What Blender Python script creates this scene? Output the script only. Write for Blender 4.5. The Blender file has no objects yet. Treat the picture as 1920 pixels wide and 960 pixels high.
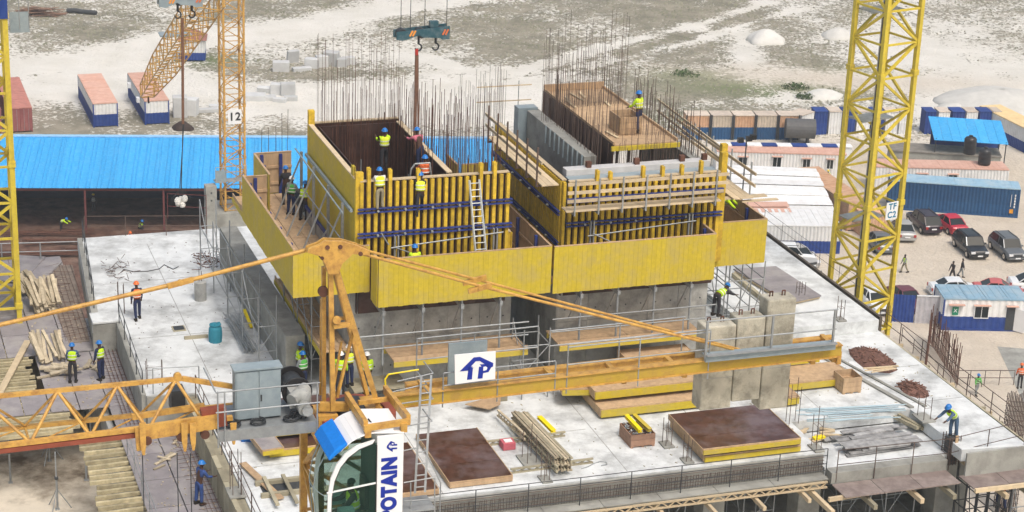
import bpy, math, random
import numpy as np
from mathutils import Vector, Matrix, Quaternion
random.seed(7); R=math.radians; rnd=random.uniform
scn=bpy.context.scene; COL=scn.collection
# ---------------- camera ----------------
F=3800.0; PITCH=R(19.8); ROLL=R(2.2); AZ=R(19.5); CAMH=33.0
cd=bpy.data.cameras.new('camera'); cam=bpy.data.objects.new('camera',cd); COL.objects.link(cam); scn.camera=cam
cd.sensor_width=36; cd.lens=F/1920*36; cd.clip_start=.5; cd.clip_end=6000
cam.matrix_world=Matrix.Translation((0,0,CAMH))@Matrix.Rotation(math.pi/2-PITCH,4,'X')@Matrix.Rotation(ROLL,4,'Z')
# ---------------- sky, sun, exposure ----------------
SE,SR=R(58),R(150)
wd=bpy.data.worlds.new('World'); scn.world=wd; wd.use_nodes=True
nt=wd.node_tree; sk=nt.nodes.new('ShaderNodeTexSky'); sk.sky_type='NISHITA'; sk.sun_disc=False
sk.sun_elevation=SE; sk.sun_rotation=SR; sk.air_density=1.6; sk.dust_density=7.0; sk.ozone_density=1.0
nt.links.new(sk.outputs[0],nt.nodes['Background'].inputs[0]); nt.nodes['Background'].inputs[1].default_value=.15
sl=bpy.data.lights.new('sun','SUN'); sl.energy=1.7; sl.angle=R(13); sl.color=(1,.99,.98)
so=bpy.data.objects.new('sun',sl); COL.objects.link(so)
sd=Vector((math.sin(SR)*math.cos(SE),math.cos(SR)*math.cos(SE),math.sin(SE)))
so.rotation_mode='QUATERNION'; so.rotation_quaternion=sd.to_track_quat('Z','Y'); so.location=(0,40,80)
vs=scn.view_settings; vs.view_transform='Standard'; vs.look='None'; vs.exposure=.04; vs.gamma=1; vs.use_curve_mapping=False
# ---------------- survey: where a photo ray meets a known plane ----------------
WX=Vector((math.cos(AZ),math.sin(AZ),0)); DX=Vector((-math.sin(AZ),math.cos(AZ),0))
def ray(px,py):
    x,y=(px-960)/F,(py-480)/F
    X=x*math.cos(ROLL)+y*math.sin(ROLL); Y=-x*math.sin(ROLL)+y*math.cos(ROLL)
    return Vector((X,math.cos(PITCH)-Y*math.sin(PITCH),-math.sin(PITCH)-Y*math.cos(PITCH)))
def W(px,py,z=None,v=None,u=None,y=None):
    d=ray(px,py)
    if z is not None: t=(z-CAMH)/d.z
    elif v is not None: t=v/d.dot(DX)
    elif y is not None: t=y/d.y
    else: t=u/d.dot(WX)
    return Vector((0,0,CAMH))+d*t
def S(px,py,**k):
    q=W(px,py,**k); return Vector((q.dot(WX),q.dot(DX),q.z))
def bw(u,v,z): 
    q=WX*u+DX*v; return Vector((q.x,q.y,z))
# ---------------- materials ----------------
MATS={}
def M(name,col,rough=.75,var=.18,sc=2.5,metal=0,stain=None,stsc=.6,stamt=.5,bump=0,bsc=20,rand=.12,stretch=None,spec=.3):
    if name in MATS: return MATS[name]
    m=bpy.data.materials.new(name); m.use_nodes=True; n=m.node_tree.nodes; L=m.node_tree.links
    b=n['Principled BSDF']; b.inputs['Roughness'].default_value=rough; b.inputs['Metallic'].default_value=metal
    b.inputs['Specular IOR Level'].default_value=spec
    g=n.new('ShaderNodeNewGeometry'); pos=g.outputs['Position']
    if stretch:
        vm=n.new('ShaderNodeVectorMath'); vm.operation='MULTIPLY'; L.new(pos,vm.inputs[0]); vm.inputs[1].default_value=stretch; pos=vm.outputs[0]
    def noise(s,d=6,r=.6):
        t=n.new('ShaderNodeTexNoise'); t.inputs['Scale'].default_value=s; t.inputs['Detail'].default_value=d; t.inputs['Roughness'].default_value=r; L.new(pos,t.inputs['Vector']); return t.outputs['Fac']
    def mix(f,a,c):
        x=n.new('ShaderNodeMix'); x.data_type='RGBA'
        if hasattr(f,'links'): L.new(f,x.inputs[0])
        else: x.inputs[0].default_value=f
        for s,i in ((a,6),(c,7)):
            if isinstance(s,tuple): x.inputs[i].default_value=(*s,1)
            else: L.new(s,x.inputs[i])
        return x.outputs[2]
    def ramp(f,a,c):
        r=n.new('ShaderNodeMapRange'); L.new(f,r.inputs[0]); r.inputs[1].default_value=a; r.inputs[2].default_value=c; return r.outputs[0]
    lo=tuple(c*(1-var) for c in col); hi=tuple(min(c*(1+var*.6),.95) for c in col)
    out=mix(ramp(noise(sc),.3,.7),lo,hi)
    if stain: 
        f=ramp(noise(stsc,8,.7),.5-.05,.5+.14)
        mu=n.new('ShaderNodeMath'); mu.operation='MULTIPLY'; L.new(f,mu.inputs[0]); mu.inputs[1].default_value=stamt
        out=mix(mu.outputs[0],out,stain)
    if rand:
        oi=n.new('ShaderNodeObjectInfo'); hs=n.new('ShaderNodeHueSaturation'); L.new(ramp(oi.outputs['Random'],0,1),hs.inputs['Value'])
        mr=hs.inputs['Value'].links[0].from_node; mr.inputs[3].default_value=1-rand; mr.inputs[4].default_value=1+rand*.7
        L.new(out,hs.inputs['Color']); out=hs.outputs[0]
    L.new(out,b.inputs['Base Color'])
    if bump:
        bp=n.new('ShaderNodeBump'); bp.inputs['Strength'].default_value=bump; bp.inputs['Distance'].default_value=.03
        L.new(noise(bsc),bp.inputs['Height']); L.new(bp.outputs[0],b.inputs['Normal'])
    MATS[name]=m; return m
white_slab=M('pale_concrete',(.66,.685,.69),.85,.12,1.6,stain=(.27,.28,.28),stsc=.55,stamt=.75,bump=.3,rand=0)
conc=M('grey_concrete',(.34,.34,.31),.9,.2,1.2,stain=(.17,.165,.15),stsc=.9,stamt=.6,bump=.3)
conc_d=M('raw_concrete',(.42,.42,.40),.9,.25,1.5,stain=(.17,.17,.16),stsc=1.3,stamt=.65,bump=.4)
ballast=M('ballast_concrete',(.50,.47,.38),.9,.2,2.0,stain=(.16,.15,.12),stsc=1.6,stamt=.7,bump=.5)
yel=M('yellow_board',(.54,.415,.03),.7,.12,6,stain=(.42,.34,.14),stsc=1.3,stamt=.5,rand=.03)
yel2=M('yellow_timber',(.68,.46,.035),.65,.25,5,stain=(.30,.19,.04),stsc=3,stamt=.5,rand=.2)
craneo=M('crane_orange_paint',(.60,.345,.075),.45,.16,4,stain=(.26,.11,.04),stsc=5,stamt=.6,rand=.06,spec=.5)
craney=M('crane_yellow_paint',(.66,.52,.045),.5,.1,2,stain=(.36,.25,.05),stsc=4,stamt=.5,rand=.06,spec=.5)
wood=M('tan_plywood',(.50,.35,.21),.75,.2,6,stain=(.30,.20,.13),stsc=2.2,stamt=.5,stretch=(1,1,.3))
wood_p=M('pale_timber',(.62,.50,.33),.75,.2,6,stain=(.38,.30,.2),stsc=3,stamt=.5,rand=.2)
wood_w=M('dirty_pale_timber',(.50,.43,.31),.8,.25,5,stain=(.28,.23,.16),stsc=3,stamt=.6,rand=.28)
wood_g=M('weathered_timber',(.42,.38,.27),.85,.3,4,stain=(.2,.18,.13),stsc=2,stamt=.6,rand=.25)
plyg=M('grey_plywood_deck',(.26,.24,.25),.7,.2,1.5,stain=(.38,.36,.34),stsc=.9,stamt=.6,rand=.1,bump=.2)
plyb=M('dark_film_plywood',(.055,.026,.020),.45,.45,2.5,stain=(.11,.07,.06),stsc=1.5,stamt=.5,rand=.2,spec=.4)
plyt=M('table_film_plywood',(.075,.030,.022),.28,.45,2.5,stain=(.17,.13,.14),stsc=.8,stamt=.7,rand=.1,spec=.5)
joist=M('joist_timber',(.46,.40,.25),.85,.3,4,stain=(.22,.19,.12),stsc=2.5,stamt=.6,rand=.3)
blue=M('blue_waler_steel',(.02,.04,.20),.5,.25,6,rand=.2,stain=(.1,.1,.16),stsc=4,stamt=.4)
galv=M('galvanised_steel',(.34,.36,.37),.45,.2,5,metal=.35,rand=.15)
galvb=M('grey_blue_sheet_steel',(.25,.31,.34),.5,.12,3,rand=0,spec=.4,stain=(.35,.39,.4),stsc=1.5,stamt=.4)
dark=M('dark_steel',(.05,.055,.06),.5,.3,6)
rust=M('rusty_rebar',(.13,.06,.04),.9,.4,5,rand=.35)
rustd=M('dark_rebar',(.12,.085,.07),.9,.3,5,rand=.35)
sred=M('red_brown_post_paint',(.16,.05,.05),.7,.2,4)
white=M('white_paint',(.78,.79,.79),.5,.06,2,stain=(.5,.48,.44),stsc=1.2,stamt=.35)
white_c=M('clean_white_paint',(.80,.81,.82),.35,.03,2,rand=0,spec=.5)
navy=M('navy_paint',(.015,.05,.24),.55,.15,2,stain=(.06,.1,.24),stsc=2,stamt=.35)
logo=M('logo_blue',(.01,.03,.30),.5,.05,2,rand=0)
cblue=M('container_blue',(.015,.075,.19),.6,.12,2,stain=(.03,.11,.22),stsc=1,stamt=.3)
cblue_t=M('faded_blue_roof',(.26,.42,.54),.75,.12,2,stain=(.45,.52,.55),stsc=.9,stamt=.5)
roofb=M('bright_blue_roof_sheet',(.04,.38,.78),.55,.16,5,rand=.08,stain=(.16,.46,.74),stsc=2.5,stamt=.4)
pink=M('faded_red_roof',(.60,.36,.28),.9,.08,2,stain=(.66,.46,.38),stsc=1,stamt=.5)
redc=M('oxide_red_container',(.30,.10,.10),.7,.2,2,stain=(.4,.18,.15),stsc=1.2,stamt=.5)
orng=M('faded_orange_container',(.60,.36,.22),.8,.2,2,stain=(.55,.42,.3),stsc=1,stamt=.5)
cream=M('cream_roof',(.72,.55,.30),.8,.1,2)
blk=M('black_plastic',(.018,.018,.02),.4,.2,4,spec=.5)
tyre=M('tyre_rubber',(.02,.02,.02),.9,.1,4)
sandm=M('white_sand',(.62,.61,.57),.95,.12,.8,bump=.6,bsc=3)
soil=M('rusty_soil',(.13,.07,.05),.95,.5,1.2,stain=(.24,.16,.12),stsc=.5,stamt=.7,bump=.5,bsc=6)
darkdirt=M('dark_dirt',(.05,.035,.03),.95,.4,2,bump=.5)
glassd=M('dark_vehicle_glass',(.012,.018,.02),.12,.1,1,rand=0,spec=.4)
lamp=M('headlamp_lens',(.7,.72,.75),.15,.05,3,spec=.8)
redlamp=M('tail_lamp_red',(.35,.01,.01),.2,.05,3,spec=.8)
chrome=M('chrome_trim',(.5,.5,.5),.2,.05,3,metal=1)
skin=M('dark_skin',(.07,.035,.022),.6,.1,20,rand=.1)
grn=M('green_sign',(.0,.22,.12),.5,.05,3)
def flat(name,c,r=.7,sp=.3): return M(name,c,r,.1,8,rand=.05,spec=sp)
tealp=flat('teal_plastic',(.03,.22,.30)); pinkp=flat('red_pink_plastic',(.5,.12,.15)); bpad=flat('blue_foam_pad',(.005,.20,.70),.8)
hookm=M('teal_hook_block_paint',(.03,.10,.13),.5,.25,4,stain=(.2,.2,.2),stsc=4,stamt=.4)
ostr=flat('orange_stripe',(.75,.30,.05))
gl=bpy.data.materials.new('tinted_cab_glass'); gl.use_nodes=True
_n=gl.node_tree.nodes; _b=_n['Principled BSDF']; _b.inputs['Base Color'].default_value=(.04,.10,.08,1); _b.inputs['Roughness'].default_value=.05
_t=_n.new('ShaderNodeBsdfTransparent'); _t.inputs[0].default_value=(.74,.82,.78,1); _x=_n.new('ShaderNodeMixShader'); _x.inputs[0].default_value=.14
gl.node_tree.links.new(_t.outputs[0],_x.inputs[1]); gl.node_tree.links.new(_b.outputs[0],_x.inputs[2]); gl.node_tree.links.new(_x.outputs[0],_n['Material Output'].inputs[0])
# ---------------- mesh building ----------------
class MB:
    def __init__(s): s.v=[]; s.f=[]
    def add(s,vs,fs):
        k=len(s.v); s.v+= [Vector(p) for p in vs]; s.f+=[tuple(i+k for i in f) for f in fs]; return s
    def box(s,x0,x1,y0,y1,z0,z1):
        return s.add([(x0,y0,z0),(x1,y0,z0),(x1,y1,z0),(x0,y1,z0),(x0,y0,z1),(x1,y0,z1),(x1,y1,z1),(x0,y1,z1)],
            [(3,2,1,0),(4,5,6,7),(0,1,5,4),(1,2,6,5),(2,3,7,6),(3,0,4,7)])
    def prism(s,pts,z0,z1,ax='z'):
        n=len(pts); mk={'z':lambda p,t:(p[0],p[1],t),'y':lambda p,t:(p[0],t,p[1]),'x':lambda p,t:(t,p[0],p[1])}[ax]
        return s.add([mk(p,z0) for p in pts]+[mk(p,z1) for p in pts],
            [tuple(range(n))[::-1],tuple(range(n,2*n))]+[(i,(i+1)%n,n+(i+1)%n,n+i) for i in range(n)])
    def beam(s,p,q,w,h,up=(0,0,1)):
        p,q=Vector(p),Vector(q); d=(q-p).normalized(); up=Vector(up)
        if abs(d.dot(up))>.99: up=Vector((0,1,0))
        x=d.cross(up).normalized()*w/2; y=x.cross(d).normalized()*h/2
        return s.add([p-x-y,p+x-y,p+x+y,p-x+y,q-x-y,q+x-y,q+x+y,q-x+y],[(3,2,1,0),(4,5,6,7),(0,1,5,4),(1,2,6,5),(2,3,7,6),(3,0,4,7)])
    def tube(s,p,q,r,n=6,r2=None):
        p,q=Vector(p),Vector(q); d=(q-p).normalized(); a=d.orthogonal().normalized(); b=d.cross(a); r2=r if r2 is None else r2
        c=[(math.cos(2*math.pi*i/n),math.sin(2*math.pi*i/n)) for i in range(n)]
        return s.add([p+(a*x+b*y)*r for x,y in c]+[q+(a*x+b*y)*r2 for x,y in c],
            [tuple(range(n))[::-1],tuple(range(n,2*n))]+[(i,(i+1)%n,n+(i+1)%n,n+i) for i in range(n)])
    def path(s,ps,r,n=6):
        for a,b in zip(ps,ps[1:]): s.tube(a,b,r,n)
        return s
    def loft(s,rings,cap=True):
        n=len(rings[0]); vs=[p for r in rings for p in r]; fs=[]
        for k in range(len(rings)-1):
            for i in range(n): j=(i+1)%n; fs.append((k*n+i,k*n+j,(k+1)*n+j,(k+1)*n+i))
        if cap: fs+= [tuple(range(n))[::-1],tuple(range((len(rings)-1)*n,len(rings)*n))]
        return s.add(vs,fs)
    def lathe(s,c,prof,n=16,sx=1,sy=1):
        return s.loft([[(c[0]+r*sx*math.cos(2*math.pi*i/n),c[1]+r*sy*math.sin(2*math.pi*i/n),c[2]+z) for i in range(n)] for r,z in prof])
    def mesh(s,name,mat,off=(0,0,0)):
        m=bpy.data.meshes.new(name); o=Vector(off); m.from_pydata([p-o for p in s.v],[],s.f); m.materials.append(mat); m.validate(); m.update(); return m
def tagset(o,label=None,cat=None,group=None,kind=None):
    for k,x in (('label',label),('category',cat),('group',group),('kind',kind)):
        if x: o[k]=x
    return o
UN={}
def unit(shape,mat):
    k=(shape,mat.name)
    if k not in UN:
        b=MB()
        if shape=='box': b.box(-.5,.5,-.5,.5,-.5,.5)
        elif shape=='tube': b.tube((0,0,-.5),(0,0,.5),1,7)
        elif shape=='round': b.tube((0,0,-.5),(0,0,.5),1,16)
        elif shape=='ibeam':
            b.box(-.5,.5,-.5,-.28,-.5,.5).box(-.5,.5,.28,.5,-.5,.5).box(-.17,.17,-.28,.28,-.5,.5)
        elif shape=='plank':   # slightly warped board
            b.add([(-.5,-.5,-.5),(.5,-.46,-.5),(.48,.5,-.5),(-.5,.5,-.5),(-.5,-.5,0),(.5,-.5,0),(.5,.5,0),(-.47,.5,0),(-.5,-.47,.5),(.49,-.5,.5),(.5,.5,.5),(-.5,.47,.5)],
              [(3,2,1,0),(8,9,10,11),(0,1,5,4),(1,2,6,5),(2,3,7,6),(3,0,4,7),(4,5,9,8),(5,6,10,9),(6,7,11,10),(7,4,8,11)])
        elif shape=='stone':
            rs=[]
            for z,r in ((-.5,.42),(-.2,.5),(.15,.46),(.5,.25)): rs.append([(r*math.cos(i*1.0472+z)*(1+.15*math.sin(i*2.1+z)),r*math.sin(i*1.0472+z),z) for i in range(6)])
            b.loft(rs)
        UN[k]=b.mesh(shape,mat)
        if shape in('tube','round'):
            for pl in UN[k].polygons: pl.use_smooth=len(pl.vertices)==4
    return UN[k]
class T:
    """a thing: an Empty at its base; abs=True means part coordinates are given in site (u,v,z) coordinates"""
    def __init__(s,name,label,cat,u,v,z,rot=0,group=None,world=False,abs_=True,kind=None):
        s.o=bpy.data.objects.new(name,None); COL.objects.link(s.o); s.o.empty_display_size=.2
        s.off=Vector((u,v,z)) if abs_ and not world else Vector((0,0,0))
        if world: s.o.location=(u,v,z); s.o.rotation_euler=(0,0,rot)
        else: s.o.location=bw(u,v,z); s.o.rotation_euler=(0,0,AZ+rot)
        tagset(s.o,label,cat,group,kind)
    def part(s,name,mb,mat,par=None,label=None,kind=None,smooth=False,bevel=0):
        o=bpy.data.objects.new(name,mb.mesh(name,mat,s.off) if isinstance(mb,MB) else mb); COL.objects.link(o); o.parent=par or s.o
        if smooth:
            for p in o.data.polygons: p.use_smooth=True
        if bevel: m=o.modifiers.new('Bevel','BEVEL'); m.width=bevel; m.segments=2
        tagset(o,label,None,None,kind); return o
    def put(s,name,shape,mat,c,sc,q=None,par=None):
        o=bpy.data.objects.new(name,unit(shape,mat)); COL.objects.link(o); o.parent=par or s.o
        o.location=Vector(c)-s.off; o.scale=sc
        if q is not None: o.rotation_mode='QUATERNION'; o.rotation_quaternion=q
        return o
    def bar(s,name,p,q,w,h,mat,shape='box',up=(0,0,1),par=None):
        p,q=Vector(p),Vector(q); d=q-p; L=d.length; z=d/L; up=Vector(up)
        if abs(z.dot(up))>.99: up=Vector((0,1,0))
        x=up.cross(z).normalized(); y=z.cross(x)
        return s.put(name,shape,mat,(p+q)/2,(w,h,L),Matrix((x,y,z)).transposed().to_quaternion(),par)
    def tb(s,name,p,q,r,mat,shape='tube',par=None): return s.bar(name,p,q,r,r,mat,shape,par=par)
    def bx(s,name,x0,x1,y0,y1,z0,z1,mat,shape='box',par=None):
        return s.put(name,shape,mat,((x0+x1)/2,(y0+y1)/2,(z0+z1)/2),(x1-x0,y1-y0,z1-z0),par=par)
def solo(name,mb,mat,label=None,cat=None,org=(0,0,0),group=None,kind=None,smooth=False,world=False,bevel=0):
    """a thing (or piece of the setting) that is one mesh, site coordinates"""
    o=bpy.data.objects.new(name,mb.mesh(name,mat,org)); COL.objects.link(o)
    if world: o.location=org
    else: o.location=bw(*org); o.rotation_euler=(0,0,AZ)
    if smooth:
        for p in o.data.polygons: p.use_smooth=True
    if bevel: m=o.modifiers.new('Bevel','BEVEL'); m.width=bevel; m.segments=2
    return tagset(o,label,cat,group,kind)
def textmesh(txt,size,ext=.004,bold=.0):
    cu=bpy.data.curves.new('lettering','FONT'); cu.body=txt; cu.size=size; cu.extrude=ext; cu.offset=bold; cu.space_character=1.12; cu.align_x='CENTER'; cu.align_y='CENTER'
    t=bpy.data.objects.new('tmp',cu); COL.objects.link(t); bpy.context.view_layer.update()
    m=bpy.data.meshes.new_from_object(t.evaluated_get(bpy.context.evaluated_depsgraph_get())); bpy.data.objects.remove(t); return m
def V3(*a): return Vector(a)
# ================= GROUND =================
GZ=-27.0
def G(px,py,z=GZ): return W(px,py,z=z)
def seg_d(X,Y,a,b):
    ax,ay,bx_,by_=a.x,a.y,b.x,b.y; dx,dy=bx_-ax,by_-ay; t=np.clip(((X-ax)*dx+(Y-ay)*dy)/(dx*dx+dy*dy),0,1)
    return np.hypot(X-ax-t*dx,Y-ay-t*dy)
gx=np.concatenate([[-3000,-1200,-500,-220,-130],np.arange(-95,95.5,.8),[130,220,500,1200,3000]])
gy=np.concatenate([[-600,-100,0,60,85],np.arange(95,345,.8),[400,550,900,1600,4000]])
X,Y=np.meshgrid(gx,gy)
rs=np.random.RandomState(3)
def vnoise(X,Y,s,seed):
    r=np.random.RandomState(seed); g=r.rand(256,256); x=X/s+900; y=Y/s+900; i=np.floor(x).astype(int); j=np.floor(y).astype(int); fx=x-i; fy=y-j
    fx=fx*fx*(3-2*fx); fy=fy*fy*(3-2*fy); q=lambda a,b:g[a%256,b%256]
    return (q(i,j)*(1-fx)+q(i+1,j)*fx)*(1-fy)+(q(i,j+1)*(1-fx)+q(i+1,j+1)*fx)*fy
scr=.44+.40*(vnoise(X,Y*.6,9,1)-.5)+.3*(vnoise(X,Y,3.5,2)-.5)+.28*(vnoise(X,Y*.5,26,21)-.5)
TR=[([(-40,135),(130,118),(300,88),(420,60)],5.0,1),([(400,75),(560,52),(700,26),(920,-6)],3.6,1),([(60,172),(300,160),(560,190),(760,185),(960,150)],6.5,.9),
    ([(700,215),(900,205),(1000,165)],6,.8),([(960,135),(1130,88),(1300,48),(1440,5)],1.6,.9),([(960,165),(1150,110),(1320,70),(1480,20)],1.4,.8),([(860,130),(800,110),(760,105)],1.5,.8),
    ([(1180,30),(1330,60),(1200,110)],2,.3),([(1400,60),(1400,125)],2.2,.8),([(1700,20),(1780,100),(1870,140)],7,.55),([(1330,190),(1500,180),(1640,200)],2.5,.6),([(1840,190),(1920,170)],7,.9)]
for pl,wd_,amt in TR:
    for a,b in zip(pl,pl[1:]):
        d=seg_d(X,Y,G(*a),G(*b)); scr-=amt*.52*np.exp(-(d/wd_)**2)*(.75+.5*vnoise(X,Y,2.0,11))
BR=[(140,55,10,7,.35),(510,15,9,8,.4),(1290,25,12,9,.4),(1400,165,16,6,.45),(1290,140,5,2.5,.35),(1890,40,10,14,.4),(430,50,5,8,.2),(620,145,12,3,.3),(1600,150,16,12,.2),(1500,110,10,9,.15),(230,215,10,9,.25),(330,90,9,7,.2),(30,230,8,9,.2),(1250,185,8,3,.3),(700,60,26,10,.12),(1040,60,18,10,.16)]
grn_a=np.zeros_like(X)
for px,py,rx,ry,am in BR:
    c=G(px,py); scr+=am*.62*(.5+vnoise(X,Y*.7,4,31))*np.exp(-(((X-c.x)/rx)**2+((Y-c.y)/ry)**2))
for px,py,rx,ry in ((1490,162,4,2.5),(1500,178,3,2),(1290,140,5,2.5),(1330,240,10,5),(1400,165,9,4),(370,110,5,3),(1640,140,6,4)):
    c=G(px,py); grn_a+=np.exp(-(((X-c.x)/rx)**2+((Y-c.y)/ry)**2))
for a_,b_,o_ in (((960,150),(1440,12),.9),((960,162),(1460,20),.9),((400,80),(900,8),1),((0,150),(400,90),1),((480,210),(950,150),1),((500,190),(960,172),.8),((1150,110),(1480,30),.8),((1700,40),(1900,150),.7)):
    d=seg_d(X+.8*np.sin(Y*.21),Y,G(*a_),G(*b_)); scr+=.30*np.exp(-(d/.55)**2)*o_; d=seg_d(X+.8*np.sin(Y*.21),Y+2.2,G(*a_),G(*b_)); scr+=.26*np.exp(-(d/.5)**2)*o_
# yard: bare tan soil on the right, nearer than the container row; grey-brown yard by the shed
q=(X-15)/6; tan=1/(1+np.exp(-np.clip(q,-40,40)))*1/(1+np.exp(np.clip((Y-207)/2.0,-40,40)))
c1=G(1600,150); tan=np.maximum(tan,.75*np.exp(-(((X-c1.x)/22)**2+((Y-c1.y)/5)**2)))
scr=scr*(1-tan)+.04*tan
far=(Y>340)|(np.abs(X)>95); scr[far]=.45
near=Y<190; scr=np.where(near&(X<15),.1,scr)
Z=GZ+.5*(vnoise(X,Y,14,5)-.5)*(Y>208)+.16*(vnoise(X,Y,2.6,6)-.5)*(Y>208); Z[far]=GZ-.2
nyy,nxx=X.shape
gm=bpy.data.meshes.new('ground'); vv=np.stack([X.ravel(),Y.ravel(),Z.ravel()],1)
ii=np.arange(nyy*nxx).reshape(nyy,nxx); ff=np.stack([ii[:-1,:-1].ravel(),ii[:-1,1:].ravel(),ii[1:,1:].ravel(),ii[1:,:-1].ravel()],1)
gm.from_pydata(vv.tolist(),[],ff.tolist())
for nm,ar in (('scrub',scr),('tan',tan),('green',np.clip(grn_a,0,1))):
    a=gm.attributes.new(nm,'FLOAT','POINT'); a.data.foreach_set('value',ar.ravel().astype(np.float32))
for p in gm.polygons: p.use_smooth=True
gmat=bpy.data.materials.new('sandy_scrub_ground'); gmat.use_nodes=True; n=gmat.node_tree.nodes; L=gmat.node_tree.links; b=n['Principled BSDF']; b.inputs['Roughness'].default_value=.95; b.inputs['Specular IOR Level'].default_value=.1
geo=n.new('ShaderNodeNewGeometry')
def gn(s,d,r=.6):
    t=n.new('ShaderNodeTexNoise'); t.inputs['Scale'].default_value=s; t.inputs['Detail'].default_value=d; t.inputs['Roughness'].default_value=r; L.new(geo.outputs['Position'],t.inputs['Vector']); return t.outputs['Fac']
def ga(nm): t=n.new('ShaderNodeAttribute'); t.attribute_name=nm; return t.outputs['Fac']
def gmath(op,a,b_):
    t=n.new('ShaderNodeMath'); t.operation=op
    for i,x in enumerate((a,b_)):
        if hasattr(x,'links'): L.new(x,t.inputs[i])
        else: t.inputs[i].default_value=x
    return t.outputs[0]
def gmix(f,a,c):
    x=n.new('ShaderNodeMix'); x.data_type='RGBA'; L.new(f,x.inputs[0])
    for s_,i in ((a,6),(c,7)):
        if isinstance(s_,tuple): x.inputs[i].default_value=(*s_,1)
        else: L.new(s_,x.inputs[i])
    return x.outputs[2]
def gr(f,a,c):
    r_=n.new('ShaderNodeMapRange'); L.new(f,r_.inputs[0]); r_.inputs[1].default_value=a; r_.inputs[2].default_value=c; return r_.outputs[0]
sand=gmix(gr(gn(.25,5),.3,.7),(.62,.60,.54),(.74,.72,.67))
scrub=gmix(gr(gn(.35,4),.35,.65),(.20,.19,.145),(.33,.30,.24))
scrub=gmix(ga('green'),scrub,(.13,.17,.07))
thr=gmath('SUBTRACT',gmath('ADD',gmath('ADD',gmath('MULTIPLY',gn(.8,5,.6),.9),gmath('MULTIPLY',gn(2.3,4,.65),1.7)),gmath('MULTIPLY',ga('scrub'),.90)),1.66)
colr=gmix(gr(thr,-.05,.13),sand,scrub)
tanc=gmix(gr(gn(.4,6,.65),.35,.7),(.52,.455,.37),(.62,.55,.455))
colr=gmix(ga('tan'),colr,tanc)
# fine pebbly relief
L.new(colr,b.inputs['Base Color']); bp=n.new('ShaderNodeBump'); bp.inputs['Strength'].default_value=.9; bp.inputs['Distance'].default_value=.25; L.new(gn(2.3,4,.65),bp.inputs['Height']); L.new(bp.outputs[0],b.inputs['Normal'])
gm.materials.append(gmat); g_o=bpy.data.objects.new('ground',gm); COL.objects.link(g_o); g_o['kind']='structure'
# low scrub tufts, too many to count
tuft=MB(); fx=[];
cand=rs.rand(60000,3); cnt=0; tv=[]; tf=[]
for a,b_,c in cand:
    y=206+a**.9*125; x=(b_-.5)*.58*y
    if x<-6 and y<212: continue
    iy=int(np.clip((y-95)/.8+5,0,nyy-1)); ix=int(np.clip((x+95)/.8+5,0,nxx-1))
    if c>(scr[iy,ix]-.22)*1.5 or tan[iy,ix]>.4: continue
    z=Z[iy,ix]; k=len(tv); h=.06+.16*rs.rand(); w_=.10+.22*rs.rand(); th=rs.rand()*6.28
    for j in range(5): tv.append((x+w_*math.cos(th+j*1.257)*(.7+.6*rs.rand()),y+w_*math.sin(th+j*1.257)*(.7+.6*rs.rand()),z-.05))
    tv.append((x+.2*w_*(rs.rand()-.5),y,z+h)); tf+=[(k+j,k+(j+1)%5,k+5) for j in range(5)]; cnt+=1
    if cnt>20000: break
tuft.v=[Vector(p) for p in tv]; tuft.f=tf
scrubm=M('dry_scrub',(.27,.26,.20),.95,.35,.4,rand=0,stain=(.17,.18,.11),stsc=.15,stamt=.7)
solo('scrub',tuft,scrubm,'dry olive scrub tufts scattered over the white sandy ground','scrub',kind='stuff',world=True)

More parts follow.
